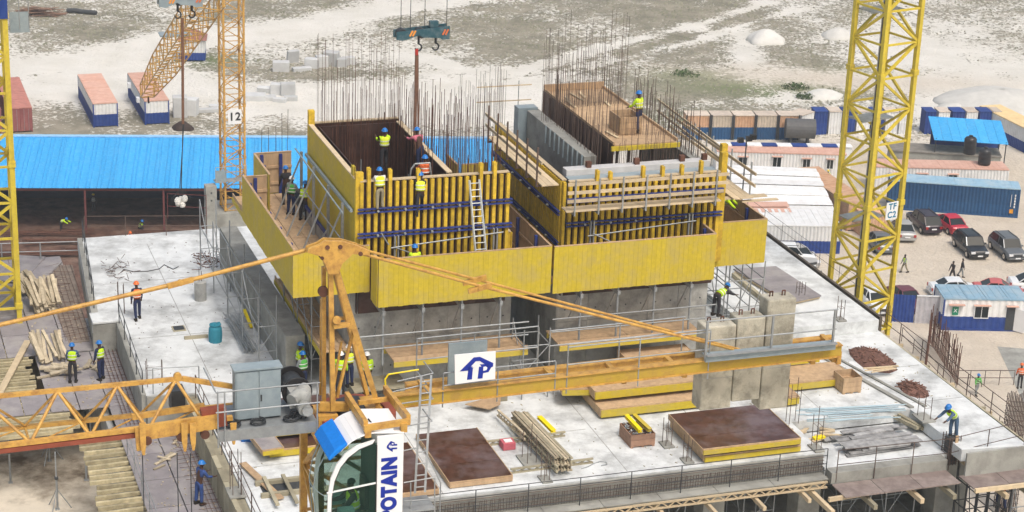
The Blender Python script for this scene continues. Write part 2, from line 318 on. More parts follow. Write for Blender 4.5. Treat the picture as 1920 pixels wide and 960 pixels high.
# ================= BACKGROUND THINGS =================
def corr(x0,x1,y0,y1,pitch=.32,dep=.05,doors=False):
    pts=[]
    def run(a,b,ax,s):
        n_=max(2,int(abs(b-a)/pitch)); st=(b-a)/n_
        for i in range(n_):
            t=a+i*st
            for f_,o in ((0,0),(.25,dep),(.5,dep),(.75,0)):
                p=t+st*f_; pts.append((p,s[0]+s[1]*o) if ax=='x' else (s[0]+s[1]*o,p))
    run(x0,x1,'x',(y0,1)); run(y0,y1,'y',(x1,-1)); run(x1,x0,'x',(y1,-1)); run(y1,y0,'y',(x0,1)); return pts
def container(name,label,cat,o,rot,L_=12.2,Wd=2.44,H=2.6,low=navy,up=white,roof=pink,split=1.25,group=None,z=GZ,wins=(),doors=(),endface=None,trim=None,pitch=.32):
    t=T(name,label,cat,o[0],o[1],z,rot,group,world=True)
    t.part('wall',MB().prism(corr(.03,L_-.03,.03,Wd-.03,pitch),.1,split),low,label='lower part of the ribbed wall')
    t.part('wall',MB().prism(corr(.03,L_-.03,.03,Wd-.03,pitch),split,H-.08),up,label='upper part of the ribbed wall')
    rf=MB().box(0,L_,0,Wd,H-.1,H)
    k=int(L_/.6)
    for i in range(k): rf.box(.2+i*(L_-.4)/k,.2+i*(L_-.4)/k+.25,.1,Wd-.1,H,H+.02)
    for xx in (L_*.27,L_*.5,L_*.76): rf.box(xx,xx+.05,0,Wd,H,H+.035)
    t.part('roof',rf,roof)
    tm=trim or up
    for xx in (0,L_-.12):
        for yy in (0,Wd-.12): t.bx('corner_post',xx,xx+.12,yy,yy+.12,0,H-.1,low if trim is None else tm)
    t.bx('bottom_rail',.12,L_-.12,-.01,.1,0,.16,low); t.bx('bottom_rail',.12,L_-.12,Wd-.1,Wd+.01,0,.16,low)
    if endface is not None:
        xx=-.03 if endface==0 else L_+.03
        for yy in (.08,Wd/2+.02):
            t.bx('door',xx-.02,xx+.02,yy,yy+Wd/2-.1,.15,H-.15,up if low is up else up)
            for k2 in (.3,.75): t.tb('locking_bar',(xx-.05 if endface==0 else xx+.05,yy+k2,.15),(xx-.05 if endface==0 else xx+.05,yy+k2,H-.15),.02,galv)
    for (x0,x1,z0,z1) in wins:
        w_=t.part('window',MB().box(x0-.06,x1+.06,-.05,0,z1,z1+.06).box(x0-.06,x1+.06,-.05,0,z0-.06,z0).box(x0-.06,x0,-.05,0,z0,z1).box(x1,x1+.06,-.05,0,z0,z1).box((x0+x1)/2-.02,(x0+x1)/2+.02,-.05,0,z0,z1),white_c)
        t.bx('pane',x0,x1,-.02,.0,z0,z1,glassd,par=w_)
        t.bx('awning',x0-.15,x1+.15,-.28,0,z1+.12,z1+.17,pink)
    for (x0,x1,open_) in doors:
        t.bx('door_opening',x0,x1,-.015,.02,.1,2.05,dark)
        if open_: t.part('door',MB().beam((x1,-.02,1.05),(x1+.75,-.6,1.05),.05,1.9),white_c)
        else: t.bx('door',x0,x1,-.05,-.02,.1,2.05,up)
        t.bx('awning',x0-.1,x1+.2,-.3,0,2.2,2.25,pink)
    return t
D90=AZ+math.pi/2
p=G(222,237); container('site_container','white and blue container with faded red roof, left one of the pair on the sand','container',p,D90,11.9,2.55,split=1.35,group='containers on the sand')
p=G(318,232); tb_=container('site_container','white and blue container right under the lower end of the orange lattice boom','container',p,D90,11.6,2.55,split=1.25,group='containers on the sand')
for xx in (1.5,5.2): 
    tb_.bx('air_conditioner',10.9-xx*1.6,11.6-xx*1.6,2.6,2.95,1.7,2.2,white_c)
p=G(62,247); container('shipping_container','oxide red shipping container with faded roof at the left edge','container',p,D90,12.2,2.44,low=redc,up=redc,roof=M('faded_oxide_roof',(.5,.22,.18),.85,.2,2),trim=redc,endface=0,group='containers on the sand')
p=G(4,250); container('shipping_container','red container almost hidden behind the left yellow mast','container',p,D90,12.2,2.44,low=redc,up=redc,roof=redc,trim=redc,group='containers on the sand')
# small cabin with hip roof
p=G(385,115); t=T('site_cabin','small white and blue cabin with a brown pitched roof behind the lattice boom','cabin',p.x,p.y,GZ,AZ*.35,world=True)
t.part('wall',MB().prism(corr(-3.0,0,0,3.0),.1,1.0),navy); t.part('wall',MB().prism(corr(-3.0,0,0,3),1.0,2.5),white)
t.part('roof',MB().add([(-3.2,-.2,2.5),(.2,-.2,2.5),(.2,3.2,2.5),(-3.2,3.2,2.5),(-2.4,1.5,3.5),(-1.2,1.5,3.5)],[(0,1,5,4),(1,2,5),(2,3,4,5),(3,0,4),(3,2,1,0)]),M('brown_roof',(.28,.13,.10),.8))
# ---- long blue roofed rebar shed ----
A=W(-60,350,z=-22.5); B_=W(940,352,z=-22.5); e=(B_-A); e.z=0; rot=math.atan2(e.y,e.x); Ls=e.length
t=T('rebar_shed','long open shed with bright blue ribbed roof and red brown posts','shed',A.x,A.y,GZ,rot,world=True)
n_=int(Ls/.95); dpt=10.6
rp=MB()
rp.prism([(0,0),(.28,0),(.31,.07),(.36,.07),(.39,0),(.62,0),(.65,.07),(.70,.07),(.73,0),(.95,0),(.95,-.02),(0,-.02)],0,1,'y')
rm=None
for i in range(n_):
    x0=i*Ls/n_; m=MB(); sh=rnd(-.008,.008)
    for v in rp.v: m.v.append(Vector((x0+v.x*Ls/n_/.95,-.3+v.y*dpt,4.5+v.y*1.55+v.z+sh)))
    m.f=list(rp.f)
    if rm is None:
        o=t.part('roof_sheet',m,roofb); 
        for v in o.data.vertices: v.co.x-=x0
        o.location=(x0,0,0); rm=o.data
    else: o=t.part('roof_sheet',rm,roofb); o.location=(x0,0,sh)
t.bx('ridge_cap',0,Ls,dpt-.62,dpt-.1,6.03,6.14,M('pale_blue_ridge',(.30,.55,.80),.6))
t.bx('back_wall',0,Ls,dpt-.3,dpt-.15,0,5.9,M('shed_shade_back_wall',(.03,.05,.09),.8))  # added wall; its near-black blue paints in the shade under the roof
t.bx('side_wall',0,.1,0,dpt-.3,0,4.5,cblue)
t.bx('eave_beam',0,Ls,-.15,0,4.2,4.42,sred)
for px in (-46,158,306,455,600,760,900):
    xx=(W(px,353,z=-22.5)-A).dot(e.normalized())
    t.bx('post',xx-.08,xx+.08,-.12,.04,0,4.2,sred)
    t.bx('rafter',xx-.06,xx+.06,.05,dpt-.4,4.3,4.4,sred)
for i in range(3): t.bx('purlin',0,Ls,2.5+i*2.8,2.6+i*2.8,4.55+i*.4,4.62+i*.4,sred)
# soil in front and inside of the shed, rebar stacks
sm=MB(); gp=[W(-80,400,z=GZ),W(470,400,z=GZ),W(470,620,z=GZ),W(-80,640,z=GZ)]
nx,ny=40,24
for j in range(ny):
    for i in range(nx):
        a=gp[0].lerp(gp[1],i/(nx-1)); c=gp[3].lerp(gp[2],i/(nx-1)); q=a.lerp(c,j/(ny-1)); sm.v.append(Vector((q.x,q.y,GZ+.12+rnd(0,.16))))
sm.f=[(j*nx+i,j*nx+i+1,(j+1)*nx+i+1,(j+1)*nx+i) for j in range(ny-1) for i in range(nx-1)]
solo('rebar_yard_soil',sm,soil,world=True,kind='structure')
solo('rebar_yard_back',MB().add([W(-80,365,z=GZ+.1),W(640,365,z=GZ+.1),W(560,402,z=GZ+.1),W(-80,402,z=GZ+.1)],[(0,1,2,3)]),soil,world=True,kind='structure')
for k,(px,py,n2,ln,lb) in enumerate(((60,478,16,11,'long rusty rebar lying across the yard nearest the left mast'),(150,456,14,9,'rusty rebar bundle lying beside the shed post on dark soil'),(230,470,12,10,'flat rebar bundle behind the far left slab corner'),(90,440,10,8,'rebar bundle at the shed edge near the bending worker'),(330,440,10,7,'rebar bundle under the shed roof beside the scaffold'))):
    c=W(px,py,z=GZ+.3); t=T('rebar_bundle',lb,'rebar bundle',c.x,c.y,GZ+.3,rot+rnd(-.05,.05),'rebar bundles in the yard',world=True)
    for i in range(n2): t.tb('bar',(-ln/2+rnd(-.4,.4),rnd(-.7,.7),.08+rnd(0,.25)),(ln/2+rnd(-.4,.4),rnd(-.7,.7),.08+rnd(0,.25)),.035,rust)
# dark soil mound, debris
def mound(lb,px,py,rx,ry,h,mat,name='sand_heap',cat='sand heap',n=40):
    c=G(px,py); m=MB(); rings=[]
    for k in range(8):
        f=k/7; rr=1-f; z=h*(1-rr**1.6) if k else -.4
        rings.append([(c.x+rx*rr*math.cos(a*2*math.pi/n)*(1+.14*math.sin(a*math.pi*4/n+px)+.06*math.sin(a*math.pi*10/n+k))+(.01 if k==7 else 0)*math.cos(a),c.y+ry*rr*math.sin(a*2*math.pi/n)*(1+.10*math.sin(a*math.pi*6/n+2))+.01*math.sin(a),GZ+z+(rnd(-.015,.015)*h if k else 0)) for a in range(n)])
    m.loft(rings); return solo(name,m,mat,lb,cat,org=(c.x,c.y,GZ),world=True,smooth=True)
mound('smooth white sand heap behind the right part of the scrub',1437,76,2.9,2.8,1.5,sandm)
mound('low white sand heap close to the right yellow mast top',1572,68,2.2,2.6,1.1,sandm)
mound('broad white sand heap at the right edge of the scrub',1880,196,7.5,7,1.8,sandm)
mound('small sandy heap right of the broad heap base',1790,205,2.6,2,.7,sandm)
mound('pale sand hump between the green shrubs and the mast',1545,180,2.6,2.2,.8,sandm)
mound('small dark dirt heap under the hanging rebar line',343,242,1.35,1.0,.9,darkdirt,'dirt_heap','dirt heap')
# green bushes
bushm=M('bush_green',(.07,.12,.035),.9,.45,2.5)
def bush(lb,px,py,r,h):
    c=G(px,py); m=MB()
    for i in range(260):
        a,b_,q=rnd(0,6.28),rnd(0,1)**.5,rnd(0,1); x,y,z=c.x+r*b_*math.cos(a),c.y+r*.7*b_*math.sin(a),GZ+h*q*(1-b_*.5); s_=rnd(.1,.25)
        k=[V3(rnd(-s_,s_),rnd(-s_,s_),rnd(-s_,s_)) for _ in range(3)]; m.add([Vector((x,y,z))+j for j in k],[(0,1,2)])
    solo('bush',m,bushm,lb,'bush',org=(c.x,c.y,GZ),world=True,group='green bushes on the sand')
bush('largest green bush left of the right yellow mast',1492,166,1.6,.7); bush('green bush just below the largest bush beside a post',1510,184,1.1,.7); bush('low green bush right of the box formwork rebars',1285,142,1.8,.8)
bush('green bush behind the tan fence panels at the teal pool',1352,252,2.4,1.3); bush('small green bush at the tan fence panels',1408,248,1.5,1.0)
# precast blocks
pcw=M('precast_block',(.56,.57,.57),.85,.12,1,rand=.2); 
def block(px,py,w_,d_,h,r_,lb,tilt=0):
    c=G(px,py); t=solo('concrete_block',MB().box(-w_/2,w_/2,-d_/2,d_/2,0,h),pcw,lb,'concrete block',group='precast concrete blocks dumped on the sand',world=True,bevel=.05)
    t.location=(c.x,c.y,GZ); t.rotation_euler=(tilt,0,r_)
BL=[(527,134,1.9,1.2,1.2,.1,0,'leftmost upright block of the upper dump'),(548,118,1.4,.5,1.6,.5,.2,'tall thin slab standing second from left in the upper dump'),(566,134,2.2,.9,.5,.4,0,'flat slab lying in front of the upper dump'),(585,128,1.6,1.1,1.2,-.1,0,'block in the middle of the upper dump'),(604,126,1.5,.9,1.4,.3,0,'block right of middle in the upper dump'),
 (622,124,1.7,1.0,1.8,-.2,.1,'tallest block of the upper dump'),(640,126,1.2,1.2,1.1,.2,0,'block second from right in the upper dump'),(654,122,1.3,.9,1.0,.6,0,'rightmost block of the upper dump'),
 (478,188,2.3,1.6,.7,.1,0,'leftmost white slab of the lower dump'),(497,176,1.6,.6,.9,-.1,.3,'tilted slab behind the lower dump left end'),(505,188,1.5,1.2,.5,.2,0,'flat block in the middle of the lower dump'),(522,178,1.7,1.1,1.3,0,0,'tall grey block of the lower dump'),(540,180,1.6,1.1,1.5,.15,0,'rightmost tall block of the lower dump'),(545,190,1.5,.7,.6,.1,0,'small white block at the right front of the lower dump'),(525,192,1.5,.8,.5,-.2,0,'small white block in front of the tall grey block'),
 (338,218,1.5,1.4,2.2,.2,0,'tall grey block just left of the hanging line'),(357,215,1.6,1.3,1.8,-.1,0,'tall grey block just right of the hanging line'),(390,210,2.2,.8,.4,.3,0,'flat slab left of mast twelve'),(408,205,1.8,.9,.5,.1,0,'flat slab touching the left side of mast twelve'),(445,193,2.0,.9,.4,.1,0,'flat slab right of mast twelve')]
for px,py,a,b_,c,d_,e_,lb in BL: block(px,py,a,b_,c,d_,'pale '+lb if 'white' not in lb and 'grey' not in lb else lb,e_)
# timber pile, pipe, signs far left
c=G(75,28); t=T('timber_pile','brown heap of scrap timber on the sand top left','timber pile',c.x,c.y,GZ,.1,world=True)
for i in range(46):
    a=rnd(-.5,.5); x=rnd(-1.6,1.6); y=rnd(-1.2,1.2); z=rnd(.1,1.4)*(1-abs(x)/2.2); L2=rnd(1,2.2)
    t.bar('plank',(x-L2*math.cos(a),y-L2*math.sin(a),z+rnd(-.1,.1)),(x+L2*math.cos(a),y+L2*math.sin(a),z),.16,.06,M('old_brown_timber',(.28,.17,.12),.9,.3,3,rand=.35))
c=G(155,26); t=T('steel_pipe','short dark pipe lying on the sand right of the timber heap','pipe',c.x,c.y,GZ,.0,world=True); t.part('pipe_wall',MB().path([(-2.0,0,.35),(-.9,0,.42),(0,0,.3),(1.8,-.1,.25)],.28,10),dark)
# ---- right side yard ----
# row of container ends at the far edge of the yard
k=0; x=1285
row=[(1285,1330,'wood'),(1332,1372,'w'),(1374,1414,'w'),(1416,1456,'w'),(1458,1496,'w'),(1500,1524,'white'),(1525,1550,'navy'),(1552,1576,'white'),(1578,1602,'navy'),(1604,1630,'white'),(1632,1656,'navy'),(1658,1682,'white'),(1684,1708,'white2'),(1732,1752,'navy'),(1756,1778,'white'),(1782,1806,'navy'),(1808,1830,'white'),(1833,1856,'navy'),(1858,1874,'white')]
for i,(a,b_,kd) in enumerate(row):
    h=2.5; q0=G(a,254 if a>1520 else 262); q1=G(b_,254 if b_>1520 else 262); w_=(q1-q0).length*.97; rr=math.atan2(q1.y-q0.y,q1.x-q0.x)
    mt={'w':(orng,M('tan_grey_sheet',(.48,.41,.33),.85,.2,2))[i%2],'wood':orng,'white':white,'white2':white,'navy':navy}[kd]
    c1={'w':cblue,'wood':cblue}.get(kd,mt)
    lb={'w':'tan and teal fence-like container end, number %s from the left of the far row','wood':'leftmost tan container end of the far row%s','white':'white container end in the far row, between navy ones, position %s from left','white2':'white container end right behind the yellow mast%s','navy':'navy container end in the far row, position %s from left'}[kd]
    ordn=['first','second','third','fourth','fifth','sixth','seventh','eighth','ninth','tenth','eleventh','twelfth','thirteenth','fourteenth','fifteenth','sixteenth','seventeenth','eighteenth','nineteenth'][i]
    lb=(lb%(ordn if kd in('w','white','navy') else '')).replace('number ','')
    t=T('container_end' if kd not in('w','wood') else 'fence_bay',lb,'container' if kd not in('w','wood') else 'fence',q0.x,q0.y,GZ,rr,'row along the far edge of the yard',world=True)
    z1=2.6
    t.part('wall',MB().prism(corr(.02,w_-.02,0,1.7,.3),0,1.35),c1 if kd in('w','wood') else mt)
    t.part('wall',MB().prism(corr(.02,w_-.02,0,1.7,.3),1.35,z1),mt)
    t.bx('roof',-.02,w_,-.05,1.8,z1,z1+.08,M('dusty_roof',(.58,.50,.42),.9,.2,1.5) if kd!='navy' else navy)
    if kd in('w','wood'):
        for s_ in (0,w_): t.bx('fence_post',s_-.06,s_+.06,-.15,0,0,z1+.1,dark)
# canopy with bright blue roof on posts
c=W(1752,262,z=-23.6); t=T('canopy','small bright blue roof canopy on thin posts at the upper right','canopy',c.x,c.y,GZ,-.09,world=True)
r1=W(1884,262,z=-23.6)-c; w_=r1.length; 
for i in range(8):
    a=w_*i/8; t.part('roof_sheet',MB().add([(a,0,3.4),(a+w_/8-.02,0,3.4),(a+w_/8-.02-.25,5.2,4.4),(a-.25,5.2,4.4),(a,0,3.36),(a+w_/8-.02,0,3.36),(a+w_/8-.02-.25,5.2,4.36),(a-.25,5.2,4.36)],[(0,1,2,3),(7,6,5,4),(0,4,5,1),(1,5,6,2),(2,6,7,3),(3,7,4,0)]),roofb)
for a in (.2,w_/2,w_-.2):
    for y in (.3,4.8): t.tb('post',(a,y,0),(a,y,3.5),.06,dark)
t.bx('back_panel',.2,w_-.2,4.9,5.0,0,2.6,navy)
# tanks
def tank(lb,px,py,r,h,mat=blk,z=GZ):
    c=W(px,py,z=z); t=T('water_tank',lb,'water tank',c.x,c.y,z,0,'black water tanks',world=True)
    t.part('tank_body',MB().lathe((0,0,0),[(r*.97,0),(r,.1),(r,h*.3),(r*.96,h*.33),(r,h*.36),(r,h*.6),(r*.96,h*.63),(r,h*.66),(r,h*.85),(r*.75,h*.95),(r*.3,h)],20),mat,smooth=True)
    t.part('tank_lid',MB().lathe((0,0,h),[(r*.32,0),(r*.32,.1),(r*.1,.13)],14),mat)
tank('black water tank behind the pink roof beside the canopy post',1817,288,.62,1.8,z=-24.4); tank('black water tank standing on the faded red roof',1845,307,.62,1.6,z=-24.3)
c=G(1490,268); t=T('fuel_tank','big dark grey horizontal tank behind the left pink roof','tank',c.x,c.y,GZ,0,world=True)
t.part('tank_shell',MB().tube((-1.1,0,1.6),(2.0,0,1.6),1.05,20),M('tank_grey',(.12,.12,.12),.6),smooth=False); t.bx('saddle',-.6,-.4,-.6,.6,0,.9,dark); t.bx('saddle',1.2,1.4,-.6,.6,0,.9,dark)
# offices with pink roofs
def office(lb,pl,pr,dep,roofm,low,up,wins,z=-24.4,h=2.6,split=.9,name='site_office',doors=()):
    a=W(*pl,z=z); b_=W(*pr,z=z); d=b_-a; return container(name,lb,'site office',(a.x,a.y),math.atan2(d.y,d.x),d.length,dep,h,low,up,roofm,split,'site offices round the car park',wins=wins,doors=doors)
office('long white office with faded red roof left of the yellow mast',(1345,283),(1588,290),2.6,pink,white,white,[(2.2,3.0,1.2,2.0),(5.6,6.4,1.1,2.1),(8.6,9.3,1.1,2.0),(11.0,11.6,1.1,2.0)],h=2.6)
office('long white office with faded red roof behind the blue container',(1640,312),(1893,318),2.7,pink,white,white,[(4.3,5.2,1.2,1.9),(7.4,8.2,1.2,1.9),(1.6,2.3,1.2,1.9)],h=2.6)
# striped white / navy roof line behind the left office
a=W(1345,272,z=-24.3); b_=W(1600,276,z=-24.3); d=(b_-a)
t=T('awning_row','row of alternating white and navy awnings behind the left office roof','awning',a.x,a.y,GZ,math.atan2(d.y,d.x),world=True)
for i in range(9): w_=d.length/9; t.bx('awning_panel',i*w_,(i+1)*w_-.05,0,1.1,2.62+.02*(i%2),2.72,navy if i%2 else white); t.bx('awning_wall',i*w_,(i+1)*w_-.05,.1,.2,0,2.6,navy if i%2 else white)
a=W(1670,285,z=-25.2); t=T('flat_roof_store','low grey flat roofed store behind the right office','store',a.x,a.y,GZ,-.08,world=True)
t.bx('wall',0,11,0,3,0,1.9,conc); t.bx('roof',-.1,11.1,-.1,3.1,1.9,2.0,M('grey_roof_sheet',(.25,.23,.2),.9,.3,1.2))
tb4=container('shipping_container','dark blue forty foot container with faded blue roof beside the cars','container',(W(1664,392,z=GZ).x,W(1664,392,z=GZ).y),-.105,12.2,2.44,2.9,cblue,cblue,cblue_t,1.2,trim=cblue)
tb4.bx('orange_label',11.35,11.7,-.05,-.02,.45,.85,M('orange_label_paint',(.75,.33,.03))); 
for k in range(5): tb4.bx('white_marking',11.7,11.82,-.05,-.02,1.0+k*.28,1.2+k*.28,white)
tb4.bx('white_marking',11.38,11.43,-.05,-.02,1.1,2.3,white)
a=W(1876,258,z=GZ+.0); container('site_office','cream roofed white and blue cabin at the right edge','site office',(W(1972,290,z=GZ).x,W(1972,290,z=GZ).y),math.pi/2+.35,10.5,2.6,2.6,navy,white,cream,1.1)
# orange containers behind the right mast
a=G(1620,430); container('shipping_container','faded orange container seen through the right yellow mast','container',(a.x+.6,a.y),math.pi/2+.32,11.5,2.44,2.6,orng,orng,orng,1.2,trim=orng,endface=0)
a=G(1668,452); container('shipping_container','second orange container lower down behind the TF C2 sign','container',(a.x,a.y+.8),math.pi/2+.3,6,2.3,2.2,orng,orng,orng,1.1,trim=orng)
# white metal roofs
def roof(lb,pts,z0s,mat,ribs,wallmat,name='shed'):
    P_=[W(px,py,z=z) for (px,py),z in zip(pts,z0s)]; a=P_[0]
    t=T(name,lb,'shed',a.x,a.y,GZ,0,world=True); L0=[q-Vector((a.x,a.y,GZ)) for q in P_]
    for i in range(ribs):
        f0,f1=i/ribs,(i+1)/ribs-.02/ribs; s_=rnd(0,.05)+.1*(i%2)
        q=[L0[0].lerp(L0[3],f0),L0[1].lerp(L0[2],f0),L0[1].lerp(L0[2],f1),L0[0].lerp(L0[3],f1)]
        t.part('roof_sheet',MB().add([k_+V3(0,0,s_) for k_ in q]+[k_+V3(0,0,s_-.05) for k_ in q],[(0,1,2,3),(7,6,5,4),(0,4,5,1),(1,5,6,2),(2,6,7,3),(3,7,4,0)]),mat)
    q=[Vector((k_.x,k_.y,k_.z-.12)) for k_ in L0]; q[0]+= (q[2]-q[0])*.03; q[2]+=(q[0]-q[2])*.03
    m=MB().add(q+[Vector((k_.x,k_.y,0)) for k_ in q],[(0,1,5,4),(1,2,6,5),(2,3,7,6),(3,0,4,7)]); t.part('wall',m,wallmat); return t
roof('white ribbed metal roof shed beside the yellow guard and mast',[(1392,393),(1566,396),(1530,316),(1358,308)],[-25.0,-25.0,-24,-24],white,9,M('dark_sheet_wall',(.12,.12,.13),.8))  # plain dark grey walls below the white roof sheets
a=W(1402,473,z=GZ); b_=W(1574,476,z=GZ); d=b_-a
container('site_office','white and navy store below the white ribbed roof','site office',(a.x,a.y),math.atan2(d.y,d.x),d.length,4.6,2.6,navy,white,white,1.15)
roof('small faded red roof between the two white roofs',[(1400,398),(1485,398),(1475,380),(1398,380)],[-24.4]*4,pink,2,pink)
# site office in front with door, window and green sign
a=W(1764,619,z=GZ); b_=W(1922,622,z=GZ); d=b_-a
t=container('site_office','white and blue site office with faded blue roof, green sign and open door','site office',(a.x,a.y),math.atan2(d.y,d.x),d.length,3.3,2.75,navy,white,cblue_t,1.2,wins=[(2.6,3.7,1.15,2.1)],doors=[(5.2,5.9,True)],pitch=.5)
s_=t.bx('green_sign',.75,1.25,-.04,-.02,1.35,2.05,grn)
x_=textmesh('X',.42,.003,.01); o=t.part('sign_figure',MB(),white_c); o.data=x_; x_.materials.append(white_c); o.location=(1.0,-.05,1.72); o.rotation_euler=(R(90),0,0)
t.bx('awning',.4,1.7,-.35,0,2.25,2.3,pink)
# fence panels left of the office
a=G(1672,603); b_=G(1712,606); c=G(1752,600)
t=T('sheet_fence','navy sheet fence panel between the mast and the office','fence panel',a.x,a.y,GZ,-.05,world=True); t.part('sheet',MB().prism(corr(0,(b_-a).length,0,.12,.25),0,2.35),navy)
t=T('sheet_fence','pale grey sheet fence panel left of the site office','fence panel',b_.x+.1,b_.y,GZ,.02,world=True); t.part('sheet',MB().prism(corr(0,(c-b_).length,0,.12,.4),0,2.35),M('pale_grey_sheet',(.5,.49,.52),.8)); t.bx('cap',0,(c-b_).length,-.03,.15,2.35,2.42,white)
# paved pieces
solo('concrete_pavement',MB().add([G(1870,650)+V3(0,0,.02),G(1990,660)+V3(0,0,.02),G(2000,780)+V3(0,0,.02),G(1930,780)+V3(0,0,.02)],[(3,2,1,0)]),conc,world=True,kind='structure')
# ================= THE BUILDING UNDER CONSTRUCTION =================
def slab(name,pts,z0,z1,mat,label=None): return solo(name,MB().prism(pts,z0,z1),mat,kind='structure')
slab('concrete_slab',[(10.9,93.5),(10.2,83.4),(10.1,82.5),(11.3,82.45),(11.1,74.1),(13.1,73.9),(13.05,62.8),(35.15,62.6),(35.2,65.5),(40.5,65.45),(40.55,61.5),(43.3,61.2),(43.4,73.0),(43.4,93.5)],-.5,0,white_slab)
slab('recessed_slab',[(35.15,62.4),(40.55,62.35),(40.5,65.46),(35.2,65.51)],-.95,-.55,white_slab)
slab('recess_edge_beam',[(35.2,61.9),(40.2,61.85),(40.2,62.36),(35.2,62.4)],-1.0,-.552,conc)
slab('raised_slab',[(37.2,73.4),(43.3,73.35),(43.3,93),(37.2,93)],.004,.56,white_slab)
slab('slab_edge_wall',[(10.15,82.45),(11.3,82.4),(11.25,82.2),(10.1,82.25)],-1.6,-.02,conc)
slab('slab_side_wall',[(10.9,93.4),(10.2,83.4),(10.12,82.5),(10.35,82.5),(10.5,83.4),(11.1,93.4)],-1.4,.06,conc)
slab('slab_side_wall',[(11.3,82.2),(11.1,74.2),(10.92,74.2),(11.1,82.2)],-1.6,.05,conc)
slab('slab_side_wall',[(13.05,73.9),(13.05,60),(12.75,60),(12.75,73.9)],-1.6,-.05,wood_g)
slab('slab_step_wall',[(11.1,74.1),(13.05,73.9),(13.05,73.75),(11.1,73.95)],-1.6,.04,conc)
# lower floors
slab('lower_slab',[(13.1,63.2),(43,62.6),(43,93),(13.1,93)],-5.0,-4.7,conc_d)
slab('building_base',[(13.3,64),(42.6,64),(42.6,92.6),(13.3,92.6)],-27,-5.0,conc_d)
slab('rear_wall',[(13.3,76),(42.6,76),(42.6,76.4),(13.3,76.4)],-4.7,-.5,conc_d)
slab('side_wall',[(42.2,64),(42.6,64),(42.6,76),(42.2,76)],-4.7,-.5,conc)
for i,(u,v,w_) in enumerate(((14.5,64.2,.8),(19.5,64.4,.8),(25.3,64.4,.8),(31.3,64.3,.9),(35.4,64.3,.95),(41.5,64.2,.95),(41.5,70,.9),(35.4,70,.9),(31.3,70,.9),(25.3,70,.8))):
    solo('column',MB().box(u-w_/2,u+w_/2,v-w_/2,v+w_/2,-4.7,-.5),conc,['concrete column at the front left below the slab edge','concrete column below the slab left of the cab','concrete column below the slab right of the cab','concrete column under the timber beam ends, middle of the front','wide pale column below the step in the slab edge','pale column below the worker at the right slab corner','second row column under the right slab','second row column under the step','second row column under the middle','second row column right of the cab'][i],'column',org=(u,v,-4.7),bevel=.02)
# white top of the corner block and manhole
solo('corner_block',MB().box(10.1,11.35,82.2,83.4,0.004,.1),white_slab,'white topped concrete block sticking out at the left slab edge','concrete block',org=(10.7,82.5,0),bevel=.02)
mh=T('floor_opening','small dark rectangular opening with timber lid in the left slab','floor opening',13.57,80.87,0); mh.bx('frame',13.3,13.85,80.6,81.15,0,.05,wood_g); mh.bx('lid',13.35,13.8,80.65,81.1,.05,.06,dark)
# dirty sheets on the slab (patches left by plywood)
# formwork deck, lower left
dk=T('plywood_deck','grey plywood formwork deck at the lower left, sheet by sheet','formwork deck',9,80,-1.3); dk.o['kind']='structure'
for k in ('label','category'): del dk.o[k]
def sheets(u0,u1,v0,v1,du,dv,z=-1.3):
    nu=max(1,round((u1-u0)/du)); nv=max(1,round((v1-v0)/dv)); a=(u1-u0)/nu; b_=(v1-v0)/nv
    for i in range(nu):
        for j in range(nv):
            g=.02; dk.bx('plywood_sheet',u0+i*a+g,u0+(i+1)*a-g,v0+j*b_+g,v0+(j+1)*b_-g,z-.03,z+rnd(0,.012),plyg)
sheets(-1,10.2,82.5,94.8,1.25,2.45); sheets(7.6,11.1,76.4,82.4,1.17,2.0); sheets(9.9,11.1,73.9,76.4,1.2,2.4); sheets(9.9,12.75,60,73.9,1.4,2.3)
sheets(-1,6.3,84.2,86.5,1.25,2.3,-1.32); sheets(5.5,7.6,76.4,78.4,1.05,2.0,-1.31); dk.bx('plywood_sheet',-1,5.5,79,84.2,-1.6,-1.52,plyg)
# rusty dark strip beside the slab edge
solo('rebar_mat_dirt',MB().prism([(8.9,93.6),(10.6,93.3),(10.1,83.5),(9.2,83.5)],-1.28,-1.265),M('grey_brown_grit',(.22,.18,.15),.95,.35,3),kind='structure')
rm_=T('rebar_mat','mat of thin rusty rebar between the left deck and the slab side','rebar mat',9.8,88,-1.2)
for i in range(7): rm_.tb('bar',(9.1+i*.22,83.6,-1.2),(9.3+i*.2+rnd(-.1,.1),93.3,-1.2),.008,rust)
for i in range(30): rm_.tb('bar',(9.0+rnd(-.2,.3),83.7+i*.32,-1.2),(10.4+rnd(-.9,0),83.65+i*.32+rnd(-.6,.6),-1.18),.006,rust)
rm_=T('rebar_mat','mat of rusty rebar along the board wall by the blue overall worker','rebar mat',12.3,68,-1.2)
for i in range(5): rm_.tb('bar',(12.0+i*.16,61,-1.2),(12.0+i*.16,73,-1.2),.009,rust)
for i in range(34): rm_.tb('bar',(11.8+rnd(-.2,.1),61.2+i*.36,-1.18),(12.6,61.2+i*.36+rnd(-.2,.2),-1.18),.009,rust)
rm_=T('rebar_mat','mat of rebar at the foot of the curved slab side wall','rebar mat',10.7,78,-1.2)
for i in range(5): rm_.tb('bar',(10.3+i*.16,74.2,-1.2),(10.4+i*.16,82.2,-1.2),.012,rust)
for i in range(22): rm_.tb('bar',(10.2+rnd(-.2,.1),74.3+i*.36,-1.18),(11.0,74.3+i*.36+rnd(-.2,.2),-1.18),.006,rust)
# ply wall slats at the board wall
bw_=T('board_wall','brown board formwork wall along the slab side at the bottom left','formwork wall',12.9,66,-1.3)
for i in range(12): bw_.bx('board',12.55,12.74,60.2+i*1.14,60.2+i*1.14+1.1,-1.3,.02+rnd(-.03,.03),wood_g)
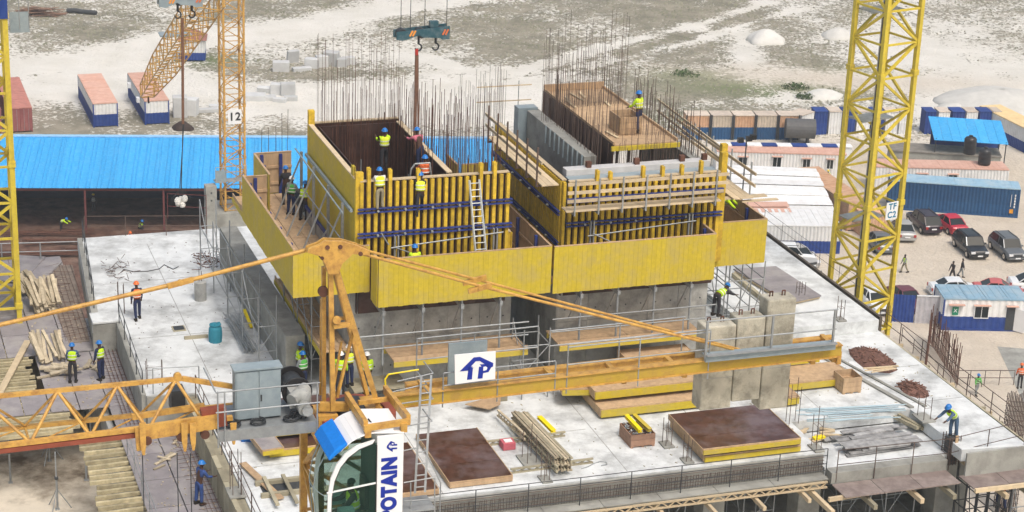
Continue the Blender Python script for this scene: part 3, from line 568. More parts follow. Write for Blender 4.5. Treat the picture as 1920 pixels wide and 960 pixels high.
# joists: strip of closely laid timbers over the pit
js=T('joist_strip','strip of parallel pale timber joists running down beside the pit','timber joists',9.2,70,-1.5,group='timber joist strips')
for i in range(30): v=60.6+i*.44; js.bar('joist',(8.35+rnd(-.12,.1),v,-1.42),(9.95+rnd(-.1,.15),v+rnd(-.06,.06),-1.4),.13,.14,joist,'plank')
for u in (8.6,9.7): js.bx('bearer',u,u+.16,60,73.9,-1.68,-1.5,wood_g)
js=T('joist_strip','field of timber joists at the left edge beneath the left mast','timber joists',6,80,-1.5,group='timber joist strips')
for i in range(20): v=77.0+i*.34; js.bar('joist',(2.4+rnd(-.2,.2),v,-1.40),(7.4+rnd(-.3,.1)-.05*i*0,v+rnd(-.1,.1),-1.38),.12,.13,joist,'plank')
js.bar('joist',(5.2,76.8,-1.25),(7.5,84.0,-1.2),.28,.06,wood_p,'plank'); js.bar('joist',(4.6,77,-1.25),(5.8,79,-1.2),.2,.06,wood_p,'plank')
js=T('joist_strip','joists above the back edge of the pit behind the crane jib','timber joists',7,76,-1.5,group='timber joist strips')
for i in range(7): v=74.6+i*.32; js.bar('joist',(2.5+rnd(-.2,.2),v,-1.42),(8.4+rnd(-.5,.3),v+rnd(-.1,.1),-1.4),.13,.13,joist,'plank')
js.bx('bearer',2,8.6,74.4,74.56,-1.75,-1.55,wood_g)
# pit floor, damp, with props
pf=MB().prism([(-6,56),(9.6,56),(9.6,94),(-6,94)],-4.4,-4.2)
solo('pit_floor',pf,M('damp_pit_floor',(.62,.56,.46),.8,.12,1.2,stain=(.12,.09,.06),stsc=.22,stamt=1,rand=0,bump=.2),kind='structure')
slab('pit_rear_wall',[(-6,93.6),(9.7,93.6),(9.7,93.9),(-6,93.9)],-4.2,-1.75,conc_d); slab('pit_side_wall',[(9.7,56),(9.95,56),(9.95,93.5),(9.7,93.5)],-4.2,-1.7,conc_d)
slab('pit_surround',[(-30,94.5),(-6,94.5),(-6,56),(-30,56)],-27,-1.4,plyg); slab('pit_lower_body',[(-6,56),(13,56),(13,94.4),(-6,94.4)],-26.9,-4.5,conc_d)
def prop(lb,u,v,z0,z1,tripod=True):
    t=T('steel_prop',lb,'steel prop',u,v,z0,group='steel props in the pit')
    t.tb('outer_tube',(u,v,z0),(u,v,z0+(z1-z0)*.55),.045,galv); t.tb('inner_tube',(u,v,z0+(z1-z0)*.55),(u,v,z1),.033,galv); t.tb('collar',(u,v,z0+(z1-z0)*.53),(u,v,z0+(z1-z0)*.57),.08,dark)
    t.bx('base_plate',u-.09,u+.09,v-.09,v+.09,z0,z0+.02,galv)
    if tripod:
        for a in (0,2.1,4.2): t.tb('tripod_leg',(u,v,z0+.9),(u+.55*math.cos(a),v+.55*math.sin(a),z0),.02,galv)
for lb,px,py in (('prop at the far left edge of the pit',20,905),('tall prop with tripod in the middle of the pit',108,955),('prop behind the middle one near the pit back wall',92,860),('prop beside the joist strip, left of two',162,900),('thin prop beside the joist strip, right of two',180,905),('prop close to the rear wall, right part of the pit',172,870)):
    q=S(px,py,z=-4.2) if py>880 else S(px,py,z=-4.2); prop(lb,q.x,q.y if q.y<78 else 78,-4.2,-1.7,px in(108,92))
# timber heaps on the left deck
def boards(lb,px,py,n,L_,w_,h_,ang,spreadu,spreadv,z=-1.28,mat=wood_w,fan=.1,name='timber_pile',zs=.25,cat='timber pile',group='timber piles',up=0):
    q=S(px,py,z=z); t=T(name,lb,cat,q.x,q.y,z,group=group)
    for i in range(n):
        a=R(ang)+rnd(-fan,fan); cu,cv=q.x+rnd(-spreadu,spreadu),q.y+rnd(-spreadv,spreadv); l2=L_/2*rnd(.8,1.1); zz=z+rnd(h_/2,zs)
        t.bar('board',(cu-l2*math.cos(a),cv-l2*math.sin(a),zz+rnd(-.02,.02)),(cu+l2*math.cos(a),cv+l2*math.sin(a),zz+rnd(0,.05)+up),w_,h_,mat,'plank')
    return t
boards('fan of pale timber beams stacked on the left deck, the larger bundle',84,578,34,1.5,.13,.13,97,.62,.12,fan=.3,zs=.55,up=.75)
boards('pale short boards leaning behind the larger timber bundle',52,548,12,1.3,.22,.08,118,.6,.2,fan=.15,zs=.4,up=.6)
boards('upright fan of pale timber offcuts left of the lime vest worker',90,672,16,1.3,.13,.1,98,.6,.15,fan=.18,zs=.3,up=.75)
boards('loose scattered boards in front of the timber fan',108,700,14,1.0,.16,.06,10,.7,.5,fan=.9,zs=.2)
boards('two big grey panels lying on the back of the left deck',45,512,3,3.2,1.4,.06,70,.7,.5,mat=plyg,fan=.2,zs=.1,name='panel_stack',cat='panel stack')
boards('few small offcuts lying on the dark deck strip, bottom left',300,856,5,.6,.08,.05,40,.9,1.2,fan=1.5,zs=.05,name='timber_offcuts',cat='timber offcuts')
boards('bent pale plank lying on the dark deck strip',311,862,2,1.0,.12,.04,30,.3,.1,fan=.5,zs=.06,name='timber_plank',cat='plank')
boards('small offcuts beside the two vest workers',165,690,5,.8,.14,.06,80,.5,.5,fan=.6,zs=.1,name='timber_offcuts',cat='timber offcuts')
# ---------------- concrete cores under the climbing formwork ----------------
def core(lb,u0,u1,v0,v1,z1):
    t=T('concrete_core',lb,'concrete wall',(u0+u1)/2,v0,0)
    t.part('wall',MB().box(u0,u1,v0,v0+.35,0,z1).box(u0,u0+.35,v0+.35,v1,0,z1).box(u1-.35,u1,v0+.35,v1,0,z1).box(u0+.35,u1-.35,v1-.35,v1,0,z1),conc_d)
    n_=int((u1-u0)/1.2); w_=(u1-u0)/n_
    for i in range(n_):
        for a,b_ in ((.0,2.35),(2.37,z1)): t.bx('panel_face',u0+i*w_+.012,u0+(i+1)*w_-.012,v0-.03,v0,a,b_,conc_d)
    for i in range(n_*2):
        for z in (1.2,2.9,3.9): t.tb('tie_hole',(u0+(i+.5)*w_/2,v0-.04,z),(u0+(i+.5)*w_/2,v0-.028,z),.035,dark)
    for i in range(int((v1-v0)/1.2)):
        t.bx('panel_face',u0-.03,u0,v0+i*1.2+.01,v0+i*1.2+1.18,0,z1,conc_d)
    return t
core('raw grey concrete core wall below the left yellow guard',18.9,25.6,72.2,79.9,5.4)
core('raw grey concrete core wall below the right yellow guard',27.6,34.3,72.2,80.6,5.4)
cp=T('concrete_parapet','pale concrete upstand wall left of the core with a square end','concrete wall',17,74,0)
cp.part('wall',MB().box(16.75,17.55,74.2,88,0,2.0),conc,bevel=.02)
# lower hanging platforms: planks on yellow beams
def platform(lb,u0,u1,v0,v1,z,edge='front',cat='platform',bm=yel,planks=4,wd_=wood):
    t=T('work_platform',lb,cat,(u0+u1)/2,v0,z-.25)
    if u1-u0>v1-v0:
        w_=(v1-v0)/planks
        for i in range(planks):
            n_=max(1,int((u1-u0)/2.4)); a=(u1-u0)/n_
            for j in range(n_): t.bx('plank',u0+j*a+.01,u0+(j+1)*a-.01,v0+i*w_+.01,v0+(i+1)*w_-.01,z-.045,z+rnd(-.005,.01),wd_)
        t.bx('edge_beam',u0,u1,v0-.09,v0-.01,z-.24,z-.03,bm); t.bx('edge_beam',u0,u1,v1-.25,v1-.17,z-.25,z-.05,bm)
        t.bx('toe_board',u0,u1,v0-.06,v0-.03,z-.03,z+.16,wood)
    else:
        w_=(u1-u0)/planks
        for i in range(planks):
            n_=max(1,int((v1-v0)/2.4)); a=(v1-v0)/n_
            for j in range(n_): t.bx('plank',u0+i*w_+.01,u0+(i+1)*w_-.01,v0+j*a+.01,v0+(j+1)*a-.01,z-.045,z+rnd(-.005,.01),wd_)
        t.bx('edge_beam',u0-.09,u0-.01,v0,v1,z-.24,z-.03,bm); t.bx('edge_beam',u1-.2,u1-.1,v0,v1,z-.25,z-.05,bm)
        t.bx('toe_board',u0-.06,u0-.03,v0,v1,z-.03,z+.16,wood)
    return t
platform('lower hanging platform with yellow edge in front of the left core',20.2,25.75,70.45,72.1,2.1)
platform('lower hanging platform with yellow edge in front of the right core',27.1,33.3,70.45,72.1,2.1)
platform('narrow lower platform along the left side of the left core',17.75,18.85,72.0,80.5,2.1)
for u0,u1,lb in ((19.0,25.4,'row of grey hanging posts below the left front guard'),(27.2,33.6,'row of grey hanging posts below the right front guard')):
    t=T('hanging_scaffold',lb,'scaffold posts',(u0+u1)/2,70.55,1.9)
    n_=4
    for i in range(n_): u=u0+(u1-u0)*(i+.5)/n_; t.tb('post',(u,70.62,1.9),(u,70.62,4.5),.045,galv); t.tb('brace',(u,71.9,2.6),(u,70.7,4.3),.035,galv); t.bx('bracket',u-.06,u+.06,70.5,72,4.02,4.2,galv)
    for z in (2.65,3.2): t.tb('rail',(u0-.4,70.56,z),(u1+.4,70.56,z),.03,galv)
# main platforms
platform('tan plank platform on the left side of the left formwork',16.55,18.95,71.6,83.5,4.95,planks=4)
platform('plank platform behind the left front guard',19.6,26.5,70.6,71.6,4.7,planks=2)
platform('plank platform behind the right front guard',26.8,33.7,70.6,71.5,4.7,planks=2)
platform('plank platform between the two formwork boxes',25.6,27.2,71.8,80,4.5,planks=3)
platform('plank platform right of the right formwork box',34.4,36.6,72.1,81,4.6,planks=3)
def guard(lb,p0,p1,z0,z1,posts=(),bwid=.2,top=True):
    p0,p1=V3(*p0,0),V3(*p1,0); d=(p1-p0); L_=d.length; d/=L_; nrm=V3(d.y,-d.x,0)
    t=T('guard_screen',lb,'guard screen',(p0.x+p1.x)/2,(p0.y+p1.y)/2,z0,group='yellow guard screens round the formwork')
    n_=max(1,round(L_/bwid)); w_=L_/n_
    for i in range(n_):
        c=p0+d*(i+.5)*w_+nrm*rnd(.0,.005); t.bar('board',c+V3(0,0,z0+rnd(-.015,.01)),c+V3(0,0,z1),w_-.005,.03,yel,up=tuple(nrm))
    q=-nrm*.045
    n2=max(1,round(L_/2.4))
    for i in range(n2):
        a=p0+d*L_*i/n2; b_=p0+d*L_*(i+1)/n2
        m=(a+b_)/2+q; t.bar('inner_sheet',m+V3(0,0,z0+.05),m+V3(0,0,z1-.01),L_/n2-.02,.02,wood,up=tuple(nrm))
    if top: t.bar('cap_rail',p0+q*.6+V3(0,0,z1+.02),p1+q*.6+V3(0,0,z1+.02),.09,.03,wood)
    for z in (.5,1.25): t.bar('rail',p0+q*1.7+V3(0,0,z0+z),p1+q*1.7+V3(0,0,z0+z),.05,.12,wood)
    for f_ in posts:
        c=p0+d*L_*f_+q*3; t.bar('post',c+V3(0,0,z0),c+V3(0,0,z1-.05),.14,.1,blue,up=tuple(nrm))
    return t
guard('yellow guard screen on the long left side of the left platform',(16.45,81.1),(16.45,71.5),4.7,6.65,(.1,.3,.5,.7,.9),.24)
guard('yellow guard screen at the front left corner, behind the orange mast top',(16.42,71.47),(19.45,71.47),4.7,6.6,(.2,.8))
guard('short yellow return screen between the two front screens of the left box',(19.52,71.4),(19.52,70.52),4.4,6.35)
guard('long yellow guard screen across the front of the left formwork box',(19.55,70.48),(26.6,70.48),4.4,6.35,(.1,.35,.6,.85))
guard('long yellow guard screen across the front of the right formwork box',(26.72,70.48),(33.7,70.48),4.35,6.3,(.1,.35,.6,.85))
guard('short return screen at the right end of the right front screen',(33.72,70.5),(33.72,71.95),4.35,6.3,(.6,))
guard('smaller yellow guard screen at the far right corner of the formwork',(33.9,72.0),(36.7,72.0),4.3,6.2,(.3,.8))
guard('guard screen on the right side platform with tan inner face',(36.72,72.0),(36.72,80.5),4.3,6.2,(.2,.5,.8))
guard('guard screen in the gap on the right of the left box',(26.62,70.5),(26.62,78.0),4.4,6.35,(.2,.5,.8))
guard('guard screen closing the back end of the left platform',(17.5,81.1),(16.45,81.1),4.7,6.6,(.5,))
guard('stepped guard screen behind the left platform',(17.6,84.2),(17.6,81.1),4.7,6.6,(.5,))
guard('guard screen at the very back left beside the blue shed roof',(19.3,84.3),(17.6,84.3),4.7,6.6,(.3,.8))
guard('small yellow guard screen between the boxes at the back',(25.4,78.6),(26.6,78.6),5.6,7.3,(.5,)); guard('second small back screen between the boxes',(25.2,80.2),(25.2,78.6),5.6,7.3)
# ---------------- beam formwork ----------------
def studs(t,p0,p1,z0,z1,sp,tall=(),off=.12,mat=yel2,dp=.2,wd_=.135,ply=True,walers=(),jit=.0):
    p0,p1=V3(*p0,0),V3(*p1,0); d=(p1-p0); L_=d.length; d/=L_; nrm=V3(d.y,-d.x,0); n_=round(L_/sp)
    for i in range(n_+1):
        c=p0+d*(.05+(L_-.1)*i/n_)+nrm*off; zt=z1+(rnd(.35,.7) if i in tall else rnd(-.03,.03)*jit)
        t.bar('beam',c+V3(0,0,z0),c+V3(0,0,zt),wd_,dp,mat,'ibeam',up=tuple(nrm))
    if ply:
        n2=max(1,round(L_/1.25))
        for i in range(n2):
            c=p0+d*L_*(i+.5)/n2; t.bar('plywood_sheet',c+V3(0,0,z0-1),c+V3(0,0,z1+.02),L_/n2-.008,.03,plyb,up=tuple(nrm))
        t.bar('cap_board',p0+nrm*.06+V3(0,0,z1+.05),p1+nrm*.06+V3(0,0,z1+.05),.2,.05,wood_p)
    for z in walers:
        for dz in (-.07,.07): t.bar('waler',p0-d*.12+nrm*(off+dp/2+.06)+V3(0,0,z+dz),p1+d*.12+nrm*(off+dp/2+.06)+V3(0,0,z+dz),.1,.055,blue)
        for i in range(int(L_/1.1)): c=p0+d*(i+.6)*1.1+nrm*(off+dp/2+.13)+V3(0,0,z); t.tb('tie_nut',c-nrm*.05,c+nrm*.06,.05,galv)
b1=T('formwork_box','left yellow beam formwork box with open dark plywood interior','formwork',22,72,4.5)
studs(b1,(19.15,72.0),(25.2,72.0),4.6,9.05,.285,tall=(1,4,8,17,19),walers=(6.95,7.95),off=.14)
studs(b1,(19.1,79.7),(19.1,72.0),4.6,9.15,.34,off=.09,mat=yel,wd_=.33,dp=.1,tall=(22,))
studs(b1,(25.25,72),(25.25,79.4),4.6,6.5,.3,ply=True)
studs(b1,(22.9,79.75),(19.1,79.75),4.6,9.15,.3)
b1.bx('corner_post',18.98,19.28,71.85,72.1,4.6,9.45,yel2); b1.bx('corner_post',18.95,19.2,79.5,79.75,5,9.8,yel2)
for i in range(6):
    b1.bx('inner_sheet',22.78,22.83,72.3+i*1.24,72.3+i*1.24+1.22,3.5,9.1,plyb); b1.bx('inner_sheet',19.36,19.41,72.2+i*1.24,72.2+i*1.24+1.22,3.5,9.1,plyb)
for i in range(3): b1.bx('inner_sheet',19.42+i*1.13,19.42+i*1.13+1.11,79.4,79.45,3.5,9.12,plyb)
b1.bx('cap_board',22.72,22.95,72.2,79.5,9.11,9.16,wood_p); b1.bx('inner_floor',19.4,22.8,72.1,79.5,4.2,4.3,plyb)
for (a,b_) in ((20.1,72.9),(20.2,75.5),(20.9,78.5),(22.3,76.2)): b1.tb('inner_strut',(a,b_,4.3),(a+.1,b_+.2,rnd(7.6,9)),.03,galv)
for z in (5.6,7.9):
    b1.bar('waler',(18.85,79.6,z),(18.85,72.0,z),.1,.12,(blue,galvb)[z>7])
b2=T('formwork_box','right yellow beam formwork box holding fresh concrete walls','formwork',31,72,4.5)
studs(b2,(27.75,72.0),(34.35,72.0),4.6,8.45,.285,tall=(4,6,11,14,17,20),walers=(6.75,7.75),off=.14)
studs(b2,(27.65,80.3),(27.65,72.0),4.6,8.5,.24,off=.12,walers=(5.9,7.2))
b2.bx('corner_post',34.35,34.6,71.8,72.05,4.6,9.3,yel2); b2.bx('corner_post',34.7,34.95,72.6,72.85,5.8,9.4,yel2); b2.bx('corner_post',27.5,27.62,71.8,72.0,4.6,8.5,yel2)
# fresh concrete walls
b2.bx('steel_ledge',27.85,34.3,72.05,72.6,8.44,8.5,galvb); b2.part('fresh_concrete',MB().box(27.9,34.2,72.62,73.1,4,8.75),M('light_fresh_concrete',(.48,.48,.48),.8,.15,2),bevel=.02)
q0=S(1002,206,z=8.75); q1=S(1108,293,z=8.75)
b2.part('fresh_concrete',MB().box(q1.x-.3,q1.x+.25,q1.y,q0.y,4,8.75),conc,bevel=.02)
b2.bx('steel_ledge',q1.x-.7,q1.x+.2,q0.y+.02,q0.y+.6,7,8.85,galvb)
for i in range(9): b2.bx('panel_rib',q1.x-.38,q1.x-.31,q1.y+.1+i*.55,q1.y+.14+i*.55,8.0,8.78,galvb)
b2.part('fresh_concrete',MB().box(33.75,34.2,73.1,79,4,8.6),conc,bevel=.02)
for u in (28.9,31.0,33.0,34.0): b2.part('rust_stub',MB().box(u-.1,u+.1,72.7,72.9,8.76,9.0),rust)
for i in range(6): b2.bx('inner_sheet',q1.x+.27,q1.x+.32,q1.y+i*1.3,q1.y+i*1.3+1.28,5,8.7,plyb)
b2.bx('inner_floor',28,34,73,80,5.4,5.5,plyb)
# tan shutter standing in the right box
ZT=9.35; A0=S(1032,172,z=ZT); A1=S(1122,169,z=ZT); A2=S(1268,262,z=ZT); A3=S(1150,272,z=ZT)
sb=T('core_shutter','big tan plywood shutter box standing inside the right formwork','formwork',A3.x,A3.y,ZT-1.4)
ul,ur,vf,vb=A3.x,A2.x,A3.y,A0.y+.2
ns=6; darkply=M('dark_film_plywood',(.05,.02,.02))
for i in range(ns):
    a=(vb-vf)/ns; sb.bx('top_sheet',ul+.06,ur-.06,vf+i*a+.01,vf+(i+1)*a-.01,ZT-.06,ZT-.02+rnd(0,.01),wood)
    sb.bx('side_sheet',ul-.02,ul+.04,vf+i*a+.01,vf+(i+1)*a-.01,ZT-1.7,ZT+.02,darkply)
for k in range(11): v=vf+.4+k*(vb-vf-.6)/10; sb.bx('side_rib',ul-.07,ul-.02,v,v+.06,ZT-1.6,ZT-.05,rustd)
sb.bx('side_board',ul,ul+.07,vf,vb,ZT,ZT+.12,wood); sb.bx('side_board',ur-.07,ur,vf,vb,ZT,ZT+.12,wood); sb.bx('side_board',ul,ur,vb-.09,vb,ZT,ZT+.3,wood)
sb.bx('edge_beam',ul-.1,ur+.1,vf-.1,vf,ZT-.24,ZT-.06,yel)
for i in range(9): u=ul+.2+i*(ur-ul-.4)/8; sb.bx('support_beam',u-.04,u+.04,vf+.1,vb-.1,ZT-.3,ZT-.08,yel2)
for i in range(5): u=ul+.4+i*(ur-ul-.8)/4; sb.tb('prop',(u,vf+.5,5.5),(u,vf+.5,ZT-.3),.05,rustd)
for i in range(7): u=ul+.3+rnd(0,ur-ul-.6); v=rnd(vf+.5,vb-.5); sb.bar('loose_board',(u,v,ZT+.02),(u+rnd(-.3,.3),v+rnd(.5,1.3),ZT+.04),.12,.04,wood_p,'plank')
cr=S(1172,240,z=ZT+.1); c_=T('wooden_crate','small open wooden crate on the tan shutter beside the worker','crate',cr.x,cr.y,ZT)
for a,b_,c,d_ in ((-.5,.5,-.6,-.56),(-.5,.5,.56,.6),(-.5,-.46,-.6,.6),(.46,.5,-.6,.6)): 
    for z in (0,.25,.5): c_.bx('board',cr.x+a,cr.x+b_,cr.y+c,cr.y+d_,ZT+.01+z,ZT+z+.24,wood)
c_.bx('base',cr.x-.46,cr.x+.46,cr.y-.56,cr.y+.56,ZT,ZT+.02,wood)
# walkways with rails
def walkway(lb,p0,p1,w_,z,side,nb=3,rails=(.45,.8,1.15),posts=6,postm=galv,posto=.0,h=1.35):
    p0,p1=V3(*p0,z),V3(*p1,z); d=(p1-p0); L_=d.length; d/=L_; nrm=V3(d.y,-d.x,0)*side
    t=T('walkway',lb,'walkway',(p0.x+p1.x)/2,(p0.y+p1.y)/2,z)
    for i in range(nb): o=nrm*(i+.5)*w_/nb; t.bar('plank',p0+o+V3(0,0,.0),p1+o,w_/nb-.01,.05,wood_p,'plank')
    for r_ in rails: 
        o=nrm*(w_+.03); t.bar('rail',p0+o+V3(0,0,r_),p1+o+d*rnd(0,.3)+V3(0,0,r_+rnd(-.02,.02)),.05,.13,wood_p,'plank')
    for i in range(posts): c=p0+d*L_*(i+.3)/(posts-.4)+nrm*(w_+.09); t.bar('post',c+V3(0,0,-.15),c+V3(0,0,h),.06,.05,postm); t.bar('bracket',c+V3(0,0,-.1),c-nrm*(w_+.1)+V3(0,0,-.12),.06,.08,postm)
    return t
q=S(1062,398,v=71.0); q2=S(1352,377,v=71.0)
walkway('pale plank walkway with three rails on the front of the right box',(q.x,71.6),(q2.x,71.6),.62,q.z,1,posts=7)
q=S(1030,350,u=26.9); q2=S(927,254,u=26.9)
walkway('pale plank walkway along the left side of the right box',(27.3,q.y),(27.3,q2.y),.72,(q.z+q2.z)/2,-1,posts=6,rails=(.5,.95),postm=rustd,h=1.5)
q=S(1372,345,z=7.4); walkway('short plank walkway with rails right of the right box',(34.9,71.6),(34.9,80.5),.9,7.35,1,posts=5,rails=(.5,1.0),postm=galv)
t=T('plank_walkway','single pale plank jutting right over the white roof','plank',35.5,72.3,7.3); t.bar('plank',(34.5,72.0,7.28),(36.6,72.1,7.25),.3,.05,wood_p,'plank'); t.bar('plank',(35.3,71.7,7.2),(37.0,71.8,7.15),.2,.05,wood_p,'plank')
# upper back railing seen behind right box
t=T('guard_rail','tan guard rail sloping along the back right of the right box','railing',34.9,76,8.5)
for z in (9.3,9.8): t.bar('rail',(34.9,72.8,z-.7),(34.9,80,z-.5),.05,.1,wood_p,'plank')
for i in range(5): t.tb('post',(34.95,73+i*1.7,7.3),(34.95,73+i*1.7,9.3),.03,galv)
t=T('guard_rail','thin timber rail between the boxes at the back','railing',26.5,82,8.5)
for z in (8.6,9.3): t.bar('rail',(27.6,83.5,z),(30.2,83.5,z),.03,.05,wood_p,'plank')
for u in (28.0,29.6): t.tb('post',(u,83.55,5),(u,83.55,9.5),.02,galv)
# aluminium ladder
q=S(890,338,v=71.45); q2=S(900,472,v=71.2)
t=T('ladder','aluminium ladder leaning on the front of the left formwork box','ladder',q2.x,71.1,q2.z)
A_=V3(q.x,71.5,q.z); B2=V3(q2.x,71.1,q2.z)
for s_ in (-.2,.2): t.bar('stile',A_+V3(s_,0,0),B2+V3(s_*1.1,0,0),.05,.07,M('bright_aluminium',(.62,.66,.66),.35,.08,3,metal=.3))
for i in range(11): c=B2.lerp(A_,(i+.5)/11); t.tb('rung',c-V3(.2,0,0),c+V3(.2,0,0),.02,MATS['bright_aluminium'])
# steel soldiers and braces on the box fronts
def stl(lb,us,v,z0,z1,rails,diag):
    t=T('form_brace',lb,'steel brace',us[0],v,z0)
    for u in us:
        for s_ in (-.07,.07): t.bar('soldier',(u+s_,v,z0),(u+s_,v,z1),.05,.12,galv)
    for (a,b_,c,d_) in rails: t.tb('tube',(a,v-.1,b_),(c,v-.1,d_),.03,galv)
    for (a,b_,c,d_) in diag: t.tb('diagonal',(a,v-.12,b_),(c,v-.12,d_),.028,galv)
stl('grey steel soldiers and diagonal tubes on the left box front',(20.55,24.6),71.55,4.7,6.9,[(20.3,6.45,24.9,6.75)],[(20.5,6.45,23.4,5.2),(19.9,7.1,20.2,6.6)])
stl('grey steel soldiers and a diagonal tube on the right box front',(28.7,33.0),71.55,4.7,6.9,[(28.5,6.3,33.2,6.6)],[(28.7,6.4,31.2,5.1)])
# triangular grey brackets on the left side
t=T('form_brace','grey triangular steel brace frames on the left side of the left box','steel brace',18.5,75,4.6)
for v in (73.0,75.3,77.8,80):
    t.bar('soldier',(18.75,v,4.7),(18.75,v,7.9),.1,.12,galv); t.bar('diagonal',(17.5,v,4.7),(18.7,v,7.6),.06,.06,galv); t.bar('diagonal',(17.9,v,4.7),(18.7,v,6.0),.05,.05,galv)
    t.bar('foot',(17.4,v,4.68),(18.8,v,4.68),.08,.06,galv)
t.tb('rail',(18.6,72.4,7.7),(18.6,80.5,7.9),.035,galvb); t.tb('rail',(18.5,72.4,6.7),(18.5,79,6.7),.03,galv)
t=T('rail_handle','grey curved handrail at the left box corner','handrail',19.6,71.6,8.9); 
t.part('tube',MB().path([(21.2,72.2,8.8),(21.25,72.1,9.4),(21.4,72.1,9.6),(22.0,72.1,9.6),(22.1,72.2,9.0)],.035,6),galv)
# starter bars
def bars(lb,segs,grp='starter bars above the formwork',m=rust):
    u,v=segs[0][0]; t=T('starter_bars',lb,'rebar',u,v,segs[0][2],group=grp)
    for p0,p1,z0,zl,zh,n_,rr in segs:
        for i in range(n_):
            f_=(i+rnd(-.25,.25))/max(1,n_-1); a=p0[0]+(p1[0]-p0[0])*f_; b_=p0[1]+(p1[1]-p0[1])*f_; z=rnd(zl,zh)
            t.tb('bar',(a,b_,z0),(a+rnd(-.05,.05),b_+rnd(-.05,.05),z),rr,m)
    return t
bars('tall rebars rising behind the left formwork box',[((19.4,79.9),(22.9,79.9),6,11.4,13.0,36,.007),((19.5,79.6),(22.9,79.6),6,9.9,11.4,40,.009)])
bars('dense rebars inside the dark left formwork shaft',[((19.7,72.8),(19.7,79),5,8.0,9.6,18,.014),((22.4,73),(22.4,79.2),5,9.2,10.8,30,.013),((20,79.1),(22.3,79.1),5,8.5,10.3,16,.014)],m=rust)
bars('rebars standing between the shaft and the right edge of the left box',[((23.1,73),(23.1,80),6,9.3,11.6,60,.010),((23.4,79.9),(25.1,79.9),6,9.5,11.0,16,.012),((25.0,73),(25.0,79.8),6,9.2,10.6,44,.010),((23.3,72.4),(25.0,72.4),7,9.2,10.4,12,.013)])
bars('pale grey rebars behind the gap between the boxes',[((25.6,80.5),(28.6,82.5),4,9.4,10.8,56,.007)],m=rustd)
bars('tall grey rebars rising behind the right formwork box',[((29.3,79.6),(33.4,80.0),7,11.6,13.6,44,.008),((29.3,79.3),(33,79.6),7,10.4,12.2,50,.009)],m=rustd)
bars('rebars along the right wall of the right formwork box',[((34.0,73.2),(34.0,80.5),6,9.2,11.0,60,.012)],m=rustd)
bars('rebars in front of the tan shutter in the right box',[((29.6,73.3),(29.7,79),6,9.4,11.2,50,.009),((30.2,73.0),(33.4,73.2),6,9.0,10.6,44,.009),((29.9,75.0),(33.6,74.6),6,10.0,11.4,44,.008)],m=rustd)
bars('rebars at the back of the left platform beside the shed roof',[((18.0,84.5),(19.2,84.6),4.6,7.4,8.7,5,.012)],m=rustd)
def colbars(lb,px,py,z,n,h,w_=.22,d_=.35,plate=True,u=None):
    q=S(px,py,z=z); t=T('column_bars',lb,'rebar',q.x,q.y,z,group='column starter bars on the slab')
    for i in range(n):
        a=q.x+(i%2-.5)*w_; b_=q.y+((i//2)/(max(1,n//2-1))-.5)*d_; t.tb('bar',(a,b_,z),(a+rnd(-.02,.02),b_,z+h*rnd(.8,1.1)),.014,rustd)
    if plate: t.part('stub',MB().box(q.x-w_,q.x+w_,q.y-d_*.9,q.y+d_*.9,z+.004,z+.07),conc,bevel=.01)
    for k in (.6,): t.part('tie',MB().path([(q.x-w_/2,q.y-d_/2,z+h*k),(q.x+w_/2,q.y-d_/2,z+h*k),(q.x+w_/2,q.y+d_/2,z+h*k),(q.x-w_/2,q.y+d_/2,z+h*k),(q.x-w_/2,q.y-d_/2,z+h*k)],.008,4),rustd)
colbars('four starter bars left of the brown table stack on a grey stub',1250,835,0,4,1.1); colbars('four starter bars near the front edge below the table stack',1288,865,0,4,1.0,.2,.3)
colbars('starter bars beside the girder bundle, left',992,865,0,4,1.3,.35,.6); colbars('starter bars under the front end of the girder bundle',1022,900,0,4,1.0,.2,.35)
colbars('starter bars in front of the recess corner',1530,842,0,4,1.7,.2,.4); colbars('starter bars on the inner right slab corner',1732,785,0,4,.95,.3,.5)
colbars('starter bars at the lower left slab corner by the blue overall worker',442,925,0,4,1.6,.3,.5)
colbars('single row of bars by the left slab edge, behind the orange helmet worker',228,588,0,4,1.5,.25,.1,False); colbars('bars beside the round rail at the left slab edge',290,722,0,4,1.2,.6,.3,False)
colbars('starter bars beside the counterweights on the raised slab',1575,600,.56,4,1.0,.2,.3); colbars('starter bars hidden partly by the raised slab plates',1500,560,.56,4,.9,.3,.3)
colbars('small bars at the front right of the raised slab',1665,605,0,4,.9,.2,.2,False)
colbars('bars standing behind the table stack at the counterweights',1485,792,0,4,1.8,.4,.3,False)
# round column stub
q=S(376,562,z=0); t=solo('round_column',MB().lathe((0,0,0),[(.27,0),(.27,.85),(.24,.88)],20),conc_d,'short round concrete column stub on the left slab','column',smooth=False); t.location=bw(q.x,q.y,0)
t2=T('column_bars','two thin bars on top of the round column stub','rebar',q.x,q.y,.88); t2.tb('bar',(q.x-.05,q.y,.85),(q.x-.05,q.y,1.5),.014,rustd); t2.tb('bar',(q.x+.06,q.y,.85),(q.x+.06,q.y,1.35),.014,rustd)
